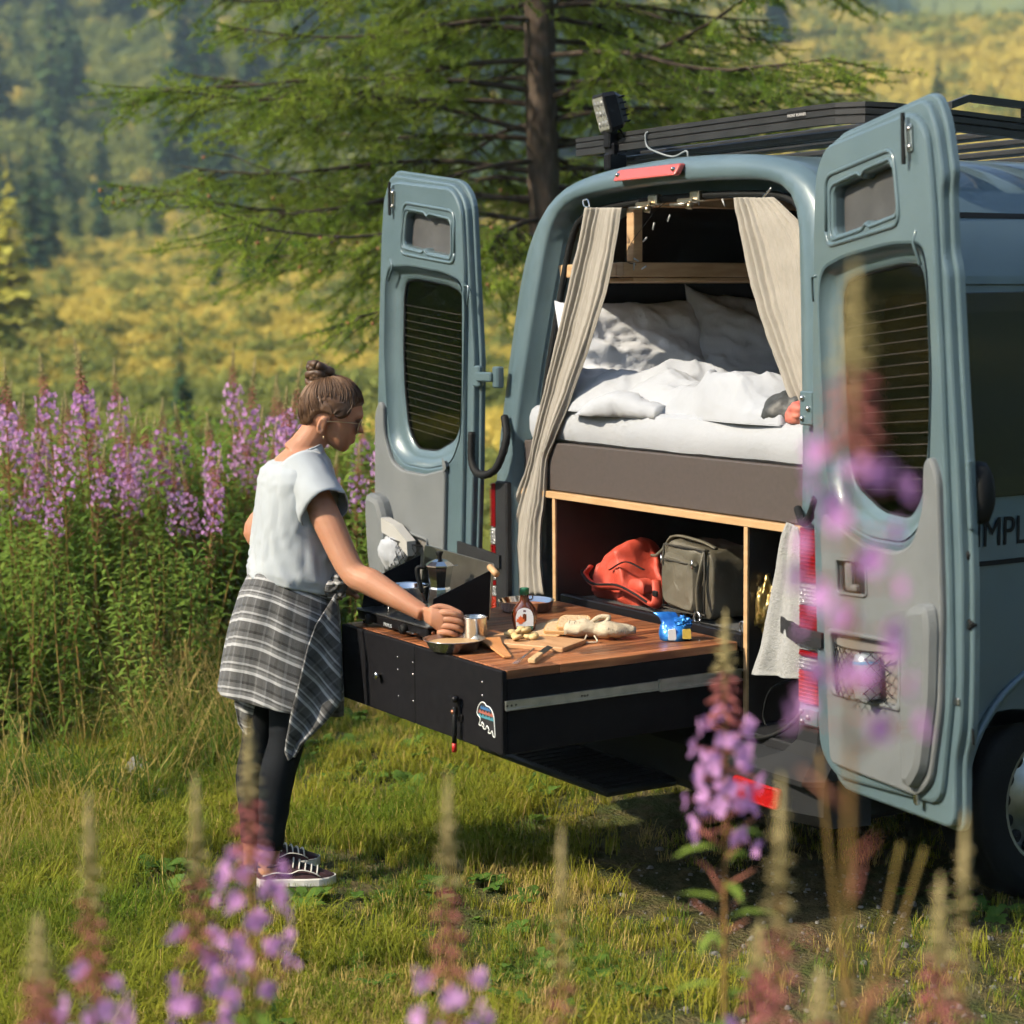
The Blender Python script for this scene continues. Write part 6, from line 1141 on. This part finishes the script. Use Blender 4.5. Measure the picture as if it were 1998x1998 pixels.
def branch(p0, d0, L_, r0, depth):
    n = (10, 8, 5)[depth]; P = [np.array(p0)]; d = np.array(d0, float); seg = L_/n
    for i in range(n):
        k = i/n; d = d+np.array([0, 0, (-.045 if k < .45 else .05)*(1 if depth == 0 else .5)])+rng.normal(0, .05, 3); d /= np.linalg.norm(d); P.append(P[-1]+d*seg)
    P = np.array(P); br.tube(P, np.linspace(r0, r0*.18, n+1), 5 if depth == 0 else 3, cap=False)
    if depth < 2:
        ns = int(L_*(12 if depth == 0 else 8))
        for j in range(ns):
            k = (.12 if depth == 0 else .10)+.88*rng.random(); i = min(int(k*n), n-1); p = P[i]+(P[i+1]-P[i])*(k*n-i); t = P[i+1]-P[i]; t /= np.linalg.norm(t); side = np.cross(t, [0, 0, 1.]); side /= np.linalg.norm(side)+1e-9
            dd = t*rng.uniform(.45, .9)+side*random.choice((-1, 1))*rng.uniform(.4, .9)+np.array([0, 0, rng.uniform(-.5, .05)]); dd /= np.linalg.norm(dd); branch(p, dd, L_*(.38 if depth == 0 else .34)*(1.15-k*.6)*rng.uniform(.6, 1.1), r0*(.32 if depth == 0 else .5), depth+1)
    if depth >= 1:
        m = int(L_/.026)
        for k in np.linspace(.1, 1, max(m, 3)): i = min(int(k*n), n-1); tuft_p.append(P[i]+(P[i+1]-P[i])*(k*n-i)+rng.normal(0, .006, 3)); tuft_d.append(P[i+1]-P[i])
    if rng.random() < .10 and depth >= 1: cone_p.append(P[rng.integers(2, n)])
for k in range(112):
    z = 2.35+4.2*(k/112)**1.2+rng.uniform(-.04, .04); a = k*2.4+rng.uniform(-.3, .3); L_ = 3.0*min(1, (8.4-z)/4.6)*rng.uniform(.7, 1.08); c, s = math.cos(a), math.sin(a)
    if c*RH[0]+s*RH[1] > .3: L_ *= .8
    if L_ < .3: continue
    if z < 4.4 and c*(-FH[0])+s*(-FH[1]) > .85: continue
    branch(TB+np.array([.05*c, .05*s, z]), (c, s, rng.uniform(-.02, .22)), L_, .022, 0)
br.build('branches', mat('larch_twig', (.045, .033, .024), .95, var=(.075, .055, .04), vs=12), lar)
TPt = np.array(tuft_p); TD = np.array(tuft_d); TD /= np.linalg.norm(TD, axis=1)[:, None]; nT = len(TPt)
K = 9 if nT < 90000 else 7; V = []; 
for k in range(K):
    dirn = TD*.35+rng.normal(0, 1, (nT, 3))*.75; dirn /= np.linalg.norm(dirn, axis=1)[:, None]; sd = np.cross(dirn, rng.normal(0, 1, (nT, 3))); sd /= np.linalg.norm(sd, axis=1)[:, None]; ln = rng.uniform(.022, .042, nT)[:, None]
    V.append(np.stack([TPt-sd*.0034, TPt+dirn*ln, TPt+sd*.0034], 1))
V = np.concatenate(V).reshape(-1, 3); me = bpy.data.meshes.new('needles'); nf = len(V)//3; me.vertices.add(len(V)); me.vertices.foreach_set('co', (V-TB).astype(np.float32).ravel()); me.loops.add(nf*3); me.loops.foreach_set('vertex_index', np.arange(nf*3, dtype=np.int32)); me.polygons.add(nf); me.polygons.foreach_set('loop_start', np.arange(0, nf*3, 3, dtype=np.int32)); me.update(); me.validate()
me.materials.append(leafmat('larch_needles', (.14, .25, .035), (.33, .42, .065), .45, 2.2)); o = bpy.data.objects.new('crown', me); _link(o, lar); o['kind'] = 'stuff'
q = MB()
for p in cone_p[:260]: q.lathe([(.004, 0), (.012, .008), (.013, .018), (.005, .028)], 6, p, rng.normal(0, 1, 3))
q.build('cones', mat('larch_cone', (.28, .12, .05), .8, var=(.38, .18, .08), vs=20), lar)['kind'] = 'stuff'

# ================================================================== GRASS
def tuft(sd, nb, h0, h1, spread, lean, wd, dry=0, seed_heads=0):
    r = np.random.default_rng(sd); q = MB()
    for i in range(nb):
        a = r.uniform(0, 6.283); d = np.array([math.cos(a), math.sin(a), 0]); p = np.array([-d[1], d[0], 0]); b = np.array([r.normal(0, spread), r.normal(0, spread), -.01]); h = r.uniform(h0, h1); ln = lean*r.uniform(.2, 1.1)*h; w = wd*r.uniform(.7, 1.2)
        c = [b, b+d*ln*.18+[0, 0, h*.5], b+d*ln*.55+[0, 0, h*.85], b+d*ln+[0, 0, h*(1-.15*lean)]]
        q.cm = 1 if r.random() < dry else 0
        q.add([c[0]-p*w, c[0]+p*w, c[1]+p*w*.9, c[1]-p*w*.9, c[2]+p*w*.55, c[2]-p*w*.55, c[3]], [(0, 1, 2, 3), (3, 2, 4, 5), (5, 4, 6)])
    for i in range(seed_heads):
        a = r.uniform(0, 6.283); d = np.array([math.cos(a), math.sin(a), 0]); b = np.array([r.normal(0, spread), r.normal(0, spread), 0]); h = h1*r.uniform(1.1, 1.7); P = spline([b, b+d*h*.12+[0, 0, h*.6], b+d*h*.35+[0, 0, h]], 4); q.cm = 1; q.tube(P, .0009, 3, cap=False)
        for k in range(9): e = P[-1]-(P[-1]-P[-3])*k*.16; dd = r.normal(0, 1, 3); dd /= np.linalg.norm(dd); s_ = np.cross(dd, [.3, .5, .8]); q.add([e-s_*.0022, e+dd*.013, e+s_*.0022, e-dd*.004], [(0, 1, 2, 3)])
    q.cm = 0; return q
g1 = leafmat('grass_green', (.12, .185, .022), (.34, .32, .042), .35, 1.3); g2 = leafmat('grass_straw', (.42, .32, .10), (.56, .43, .17), .3, 1.5); g3 = leafmat('grass_deep', (.075, .14, .028), (.14, .21, .035), .35, .9)
lawn = [proto('lawn_a', tuft(1, 24, .03, .075, .022, .7, .0016, .12), [g1, g2]), proto('lawn_b', tuft(2, 24, .04, .10, .025, .9, .0017, .2), [g1, g2]), proto('lawn_c', tuft(3, 26, .03, .08, .025, .9, .0016, .7), [g1, g2]), proto('lawn_d', tuft(4, 26, .06, .13, .03, 1.2, .0019, .18), [g1, g2]), proto('lawn_e', tuft(5, 22, .04, .09, .02, .8, .0018, .05), [g3, g2])]
N_ = 36000; s = rng.uniform(4.2, 14.5, N_)**1.0; s = 4.2+(14.5-4.2)*rng.random(N_)**1.35; l = rng.uniform(-1, 1, N_)*(.34*s+.7); x, y = xy_of(s, l); P = np.stack([x, y, 0*x], -1)
gravel = sm01((l-.15)/.5)*sm01((6.7-s)/.7)*.85+((np.abs(x) < .85) & (y > -.1) & (y < 5.6))*.75
nz1 = vnoise(P, 1.3, 51, 3); keep = rng.random(N_) > gravel+.6*(nz1 < -.42); x, y, s, l, nz1 = x[keep], y[keep], s[keep], l[keep], nz1[keep]; n = len(x); P = np.stack([x, y, 0*x], -1); strawy = vnoise(P, .8, 61, 3); tall = (l < -.95-.08*(s-6)) | (vnoise(P, 1.6, 71, 2) > .42)
u = rng.random(n); idx = np.where(u < .3, 0, np.where(u < .55, 1, np.where(u < .70, 2, 4))); idx = np.where(strawy > .16, np.where(u < .62, 2, 1), idx); feet = (x-PX)**2+(y-PY)**2 < .45**2; idx = np.where(tall & (u < .8) & ~feet, 3, idx); idx = np.where((l < -1.2) & (s > 7.2) & (rng.random(n) < .5), 4, idx)
scatter('grass', np.stack([x, y, hgt(x, y)], -1), np.stack([rng.normal(0, .12, n), rng.normal(0, .12, n), rng.uniform(0, 6.28, n)], -1), rng.uniform(.7, 1.35, n)*np.where(s > 9, 1.5, 1)*np.where(feet, .55, 1)*np.where((idx == 3) & (rng.random(n) < .2), 1.3, 1)*.74, idx, lawn, 'trodden green and straw-coloured grass around the van', 'grass')
long_ = [proto('long_a', tuft(11, 26, .12, .28, .05, 1.1, .0022, .12, 1), [g1, g2]), proto('long_b', tuft(12, 22, .2, .42, .05, 1.2, .0022, .15, 1), [g3, g2]), proto('long_c', tuft(13, 14, .12, .24, .05, 1.1, .0018, .6, 5), [g1, g2])]
N_ = 5600; s = np.concatenate([rng.uniform(6.0, 12.5, 4200), rng.uniform(7.8, 9.5, 1400)]); l = -.95-.06*(s-6)-rng.random(N_)**.9*(.33*s-.1); x, y = xy_of(s, l); P = np.stack([x, y, 0*x], -1); keep = (rng.random(N_) < .30+.7*(s > 7.9)) & (vnoise(P, 1.1, 91, 2) > -.5); x, y, s, l = x[keep], y[keep], s[keep], l[keep]; n = len(x)
u = rng.random(n); idx = np.where(s < 7.2, np.where(u < .45, 2, 0), np.where(u < .62, 1, np.where(u < .95, 0, 2))); scatter('long_grass', np.stack([x, y, hgt(x, y)], -1), np.stack([rng.normal(0, .15, n), rng.normal(0, .15, n), rng.uniform(0, 6.28, n)], -1), rng.uniform(.6, 1.15, n)*np.where(s < 7.2, .7, 1), idx, long_, 'long seeding grass at the left below the fireweed', 'grass')
# pebbles on the bare patch, stones
stone = mat('grey_stone', (.13, .13, .125), .9, var=(.24, .235, .22), vs=14, bump=.5, bs=40)
pe = [proto('pebble_%d' % k, blob((0, 0, 0), (1, .8, .5), 60+k, .3, 6, n=5), stone) for k in range(3)]
N_ = 1500; s = rng.uniform(4.6, 7.0, N_); l = rng.uniform(.1, 2.6, N_); x, y = xy_of(s, l); keep = rng.random(N_) < sm01((l-.1)/.6)*sm01((6.9-s)/.8); x, y = x[keep], y[keep]; n = len(x)
scatter('gravel', np.stack([x, y, hgt(x, y)+.002], -1), rng.uniform(0, 6.28, (n, 3))*[.2, .2, 1], rng.lognormal(-5.2, .5, n), rng.integers(0, 3, n), pe, 'small grey stones on the bare ground at the right', 'gravel')
for xp, yp, r, lb in ((262, 1452, .065, 'pale rounded rock in the long grass left of the woman'), (690, 1345, .07, 'flat grey rock in the grass beneath the drawer corner'), (310, 1500, .04, 'small grey stone near the pale rounded rock')):
    p = atZ(xp, yp, .0); p[2] = float(hgt(p[:1], p[1:2])[0]); g = blob(tuple(p+[0, 0, r*.25]), (r, r*.8, r*.6), int(xp), .3, 5, n=14); g.build('rock', stone, None, lb, 'rock', 'rocks in the grass')
# ================================================================== FIREWEED
fm_ = {'stem': leafmat('fireweed_stem', (.20, .16, .05), (.30, .16, .07), .1, 3), 'leaf': leafmat('fireweed_leaf', (.10, .19, .035), (.22, .31, .06), .4, 2.5), 'petal': leafmat('fireweed_petal', (.56, .28, .62), (.72, .42, .76), .45, 5, obj_rand=.4), 'bud': leafmat('fireweed_bud', (.36, .10, .12), (.48, .20, .18), .3, 8), 'tip': leafmat('fireweed_tip', (.42, .36, .17), (.50, .42, .22), .3, 8), 'pod': leafmat('fireweed_pod', (.42, .13, .13), (.45, .24, .14), .2, 6)}
def fireweed(sd, H=1.5, leaves=46, fl=(.66, .86), lean=.05, nfl=44, npod=26, size=1., lmax=None):
    r = np.random.default_rng(sd); az = r.uniform(0, 6.283); ld = np.array([math.cos(az), math.sin(az), 0])*lean
    ax = lambda k: np.array([0, 0, H*k])+ld*H*k*k; S_ = MB(); S_.tube(np.array([ax(k) for k in np.linspace(0, .985, 14)]), np.interp(np.linspace(0, 1, 14), [0, .6, 1], [.0055, .004, .0012]), 6)
    L_, F_, B_ = MB(), MB(), MB(); f0, f1 = fl; ga = 2.39996; a0 = r.uniform(0, 6)
    for i in range(leaves):
        k = .12+((lmax or f0-.02)-.08)*i/leaves; a = a0+i*ga; d = np.array([math.cos(a), math.sin(a), 0]); p = np.array([-d[1], d[0], 0]); ln = .125*r.uniform(.7, 1.15)*(1-.35*i/leaves); w = .0105*r.uniform(.8, 1.2); b = ax(k); up = r.uniform(.1, .6); dr = r.uniform(.3, .9)
        c = [b, b+d*ln*.35+[0, 0, ln*.28*up], b+d*ln*.7+[0, 0, ln*(.3*up-.12*dr)], b+d*ln*.97+[0, 0, ln*(.2*up-.38*dr)]]
        L_.add([c[0], c[1]+p*w, c[1]-p*w, c[2]+p*w*.8, c[2]-p*w*.8, c[3]], [(0, 2, 1), (1, 2, 4, 3), (3, 4, 5)], None, True)
    for i in range(nfl):                                                # open blossoms
        k = f0+(f1-f0)*((i+r.random())/nfl); a = a0+i*ga; d = np.array([math.cos(a), math.sin(a), .18*r.normal()]); d /= np.linalg.norm(d); b = ax(k); c = b+d*(.036+.022*r.random())*(1.1-.3*(k-f0)/(f1-f0)); B_.cm = 0; B_.tube([b, c], .0012, 3, cap=False)
        s_ = np.cross(d, [0, 0, 1.]); s_ /= np.linalg.norm(s_); t_ = np.cross(s_, d); ph = r.uniform(0, 1.5)
        for m in range(4):
            an = ph+m*math.pi/2+r.normal(0, .15); e = s_*math.cos(an)+t_*math.sin(an); g = np.cross(d, e); ln = .0160*r.uniform(.75, 1.15)*size; w = .0078*size
            F_.add([c, c+e*ln*.55+g*w+d*.002, c+e*ln+d*.006, c+e*ln*.55-g*w+d*.002], [(0, 1, 2, 3)], None, False)
    for i in range(46 if nfl else 0):                                   # hanging buds
        k = f1+(1.0-f1)*.92*(i/46); a = a0+i*ga; z_ = (k-f1)/(1-f1); d = np.array([math.cos(a), math.sin(a), -.55+.9*z_]); d /= np.linalg.norm(d); b = ax(k); ln = .030*(1-z_)+.006; B_.cm = 1 if z_ > .42 else 0; B_.tube([b, b+d*ln*.55, b+d*ln], [.001, .0032*(1-.3*z_), .0006], 5)
    if nfl: B_.cm = 1; B_.tube([ax(.90+.02), ax(.96), ax(1.0)], [.004, .0045, .0015], 6)
    for i in range(npod):                                               # seed pods
        k = f0-.005-.13*(i/max(npod, 1)); a = a0+i*ga; d = np.array([math.cos(a), math.sin(a), .55]); d /= np.linalg.norm(d); b = ax(k); ln = .062*r.uniform(.7, 1.1); B_.cm = 2; B_.tube([b, b+d*ln*.5+[0, 0, .002], b+d*ln+[0, 0, .006]], [.0012, .0019, .0008], 4)
    return S_, L_, F_, B_
def fw_meshes(*a, **k):
    S_, L_, F_, B_ = fireweed(*a, **k); out = []
    for nm, mb, mats in (('stem', S_, [fm_['stem']]), ('leaves', L_, [fm_['leaf']]), ('blossoms', F_, [fm_['petal']]), ('buds', B_, [fm_['bud'], fm_['tip'], fm_['pod']])):
        if mb.n == 0: continue
        me = mb.mesh(nm, np.zeros(3))
        for m in mats: me.materials.append(m)
        out.append((nm, me))
    return out
def plant_fw(meshes, loc, scale, label, group, rz):
    e = bpy.data.objects.new('fireweed', None); SC.collection.objects.link(e); e.location = loc; e.scale = (scale,)*3; e.rotation_euler[2] = rz; tag(e, label, 'flower', group)
    for nm, me in meshes:
        o = bpy.data.objects.new(nm, me); SC.collection.objects.link(o); o.parent = e
        if nm != 'stem': o['kind'] = 'stuff'
VF = [fw_meshes(200+k, 1.5, leaves=54, fl=((.74, .87), (.70, .84), (.77, .89), (.68, .86), (.72, .85), (.78, .88))[k], nfl=(32, 36, 26, 42, 30, 22)[k], lean=.03+.02*k, npod=22) for k in range(6)]
spots = [(15, 690), (55, 742), (118, 680), (150, 772), (190, 648), (176, 668), (237, 690), (85, 762), (102, 792), (215, 792), (243, 800), (276, 800), (300, 818), (332, 800), (348, 852), (374, 862), (62, 802), (132, 802), (440, 668), (456, 690), (425, 792), (503, 722), (522, 700), (534, 742), (548, 764), (400, 832), (562, 742), (382, 884), (696, 762), (682, 792), (664, 852), (358, 905), (-15, 730), (30, 830), (580, 700), (710, 800), (260, 850), (190, 830), (160, 850), (470, 780), (490, 810), (410, 900), (320, 870), (225, 760), (5, 770)]+[(float(a_), float(b_)) for a_, b_ in zip(rng.uniform(-20, 720, 24), rng.uniform(745, 900, 24))]
for i, (xp, yt) in enumerate(spots):
    s = 9.2+((i*37) % 23)/23*1.9; 
    if yt > 840: s -= .5
    l = (xp-966)/3641*s; x, y = xy_of(s, l); zt = CAM[2]+(602-yt)/3641*s; z = float(hgt(np.array([x]), np.array([y]))[0]); plant_fw(VF[i % 6], (x, y, z), (zt-z)/1.5, 'purple-flowering fireweed spike in the dense stand behind the woman', 'fireweed stand behind the woman', rng.uniform(0, 6.28))
# leafy undergrowth of the stand
def leafy(sd): S_, L_, F_, B_ = fireweed(sd, 1.15, leaves=60, fl=(.99, 1.), nfl=0, npod=0, lean=.10); return S_, L_
ug = []
for k in range(4):
    S_, L_ = leafy(300+k); m_ = MB(); m_.cm = 0; m_.add(np.concatenate(S_.v), S_.f); m_.cm = 1; m_.add(np.concatenate(L_.v), L_.f, None, True); ug.append(proto('undergrowth_%d' % k, m_, [fm_['stem'], fm_['leaf']]))
N_ = 1900; s = rng.uniform(8.2, 12.8, N_); l = -.62-rng.random(N_)*(.36*s-.4); x, y = xy_of(s, l); keep = ~((s < 8.6+1.7*np.abs(vnoise(np.stack([x, y, 0*x], -1), .9, 14, 2))) & (rng.random(N_) < .55)); keep &= ~((l > -1.35) & (s < 9.8)); x, y, s = x[keep], y[keep], s[keep]; n = len(x)
scatter('undergrowth', np.stack([x, y, hgt(x, y)], -1), np.stack([rng.normal(0, .17, n), rng.normal(0, .17, n), rng.uniform(0, 6.28, n)], -1), rng.uniform(.45, 1.2, n)*np.where(s < 9.6, .75, 1), rng.integers(0, 4, n), ug, 'dense leafy fireweed stems without flowers behind the woman', 'undergrowth')
# foreground plants close to the camera
FGS = [(145, 1520, 2.25, (.50, .72), 50, 'out-of-focus fireweed nearest the lower left corner'), (352, 1490, 2.3, (.52, .74), 46, 'blurred fireweed with a pale tip left of the shoes'), (456, 1385, 2.45, (.60, .80), 54, 'blurred fireweed spike in front of the leggings'), (838, 1490, 2.2, (.52, .72), 44, 'blurred fireweed spike below the drawer latch'), (1056, 1600, 2.2, (.45, .62), 36, 'blurred fireweed with a pale bud tip right of the latch spike'), (1372, 1180, 2.75, (.645, .835), 60, 'sharpest foreground fireweed in front of the bumper'), (1480, 1500, 1.9, (.55, .70), 20, 'blurred reddish fireweed stalk below the red reflector'), (1836, 1580, 2.0, (.45, .6), 22, 'blurred fireweed tip in front of the wheel'), (40, 1760, 2.0, (.55, .85), 40, 'low blurred fireweed at the left picture edge'), (1560, 1880, 2.1, (.55, .85), 24, 'low blurred fireweed blossom at the bottom right'), (1440, 1790, 2.3, (.6, .85), 16, 'single low blurred blossom beside the sharpest spike'), (1790, 1700, 2.05, (.55, .8), 18, 'faint pink fireweed below the wheel')]
for i, (xp, yt, s, fl, nf, lb) in enumerate(FGS):
    l = (xp-966)/3641*s; x, y = xy_of(s, l); zt = CAM[2]+(602-yt)/3641*s; z = float(hgt(np.array([x]), np.array([y]))[0]); H = zt-z
    me = fw_meshes(400+i, H, leaves=40, fl=fl if False else (1-(1-fl[0])*.62, 1-(1-fl[1])*.62), nfl=int(nf*.55), lean=.0, npod=14, size=1.05); plant_fw(me, (x, y, z), 1., lb, 'blurred fireweed in the foreground', 0.)
# the very near, very soft plant before the right door
s = 1.55; l = (1612-966)/3641*s; x, y = xy_of(s, l); H = CAM[2]+(602-520)/3641*s; me = fw_meshes(450, H, leaves=16, fl=(.80, .925), nfl=26, lean=0., npod=6, size=.95, lmax=.40); plant_fw(me, (x, y, 0.), 1., 'very soft tall fireweed right in front of the right van door', 'blurred fireweed in the foreground', 1.)
for k, (dx, dy) in enumerate(((1545, 1420), (1700, 1590), (1745, 1600))):
    s2 = 2.3; b0 = atD(1608+k*3, 1990, s2); t0 = atD(dx, dy, s2-.05+.03*k); q = MB(); q.tube(spline([b0, b0*.55+t0*.45+[0, 0, -.01], t0], 6), np.linspace(.0030, .0020, 13), 6); q.build('dry_stalk', fm_['stem'], None, ('leftmost', 'middle', 'rightmost')[k]+' blurred brown stalk of the fan before the right door', 'stalk', 'fan of brown stalks before the right door')
# ================================================================== HAZE
hz_ = MB(); c0 = xy_of(210, 0); hz_.box((c0[0]-620, c0[1]-620, -8), (c0[0]+620, c0[1]+620, 150)); hm = bpy.data.materials.new('haze'); hm.use_nodes = True; t = hm.node_tree; t.nodes.remove(t.nodes['Principled BSDF']); pv = t.nodes.new('ShaderNodeVolumePrincipled'); pv.inputs['Color'].default_value = (.55, .78, .95, 1); pv.inputs['Density'].default_value = .00085; pv.inputs['Anisotropy'].default_value = .2; t.links.new(pv.outputs[0], t.nodes['Material Output'].inputs['Volume'])
hz_.build('haze', hm, None, kind='stuff', origin=(0, 0, 0))
# broad-leaved weeds in the turf
def rosette(sd, n=11, r0=.05):
    r = np.random.default_rng(sd); q = MB()
    for i in range(n):
        a = i*2.4+r.uniform(-.3, .3); d = np.array([math.cos(a), math.sin(a), 0]); p = np.array([-d[1], d[0], 0]); ln = r0*r.uniform(.6, 1.2); w = ln*.28; up = r.uniform(.2, .7)
        c = [np.zeros(3), d*ln*.45+[0, 0, ln*up*.6], d*ln*.8+[0, 0, ln*up*.7], d*ln+[0, 0, ln*up*.5]]; q.add([c[0], c[1]+p*w, c[1]-p*w, c[2]+p*w*.8, c[2]-p*w*.8, c[3]], [(0, 2, 1), (1, 2, 4, 3), (3, 4, 5)], None, True)
    return q
wm = leafmat('weed_leaf', (.07, .15, .03), (.13, .22, .045), .35, 3.); wp = [proto('weed_%d' % k, rosette(700+k, 9+2*k, .04+.012*k), wm) for k in range(3)]
N_ = 1500; s = rng.uniform(4.5, 9.5, N_); l = rng.uniform(-1, 1, N_)*(.34*s+.6); x, y = xy_of(s, l); keep = vnoise(np.stack([x, y, 0*x], -1), 1.2, 121, 2) > .12; x, y = x[keep], y[keep]; n = len(x)
scatter('weeds', np.stack([x, y, hgt(x, y)+.01], -1), np.stack([rng.normal(0, .15, n), rng.normal(0, .15, n), rng.uniform(0, 6.28, n)], -1), rng.uniform(.6, 1.3, n), rng.integers(0, 3, n), wp, 'small broad-leaved weeds growing in the grass', 'weeds')
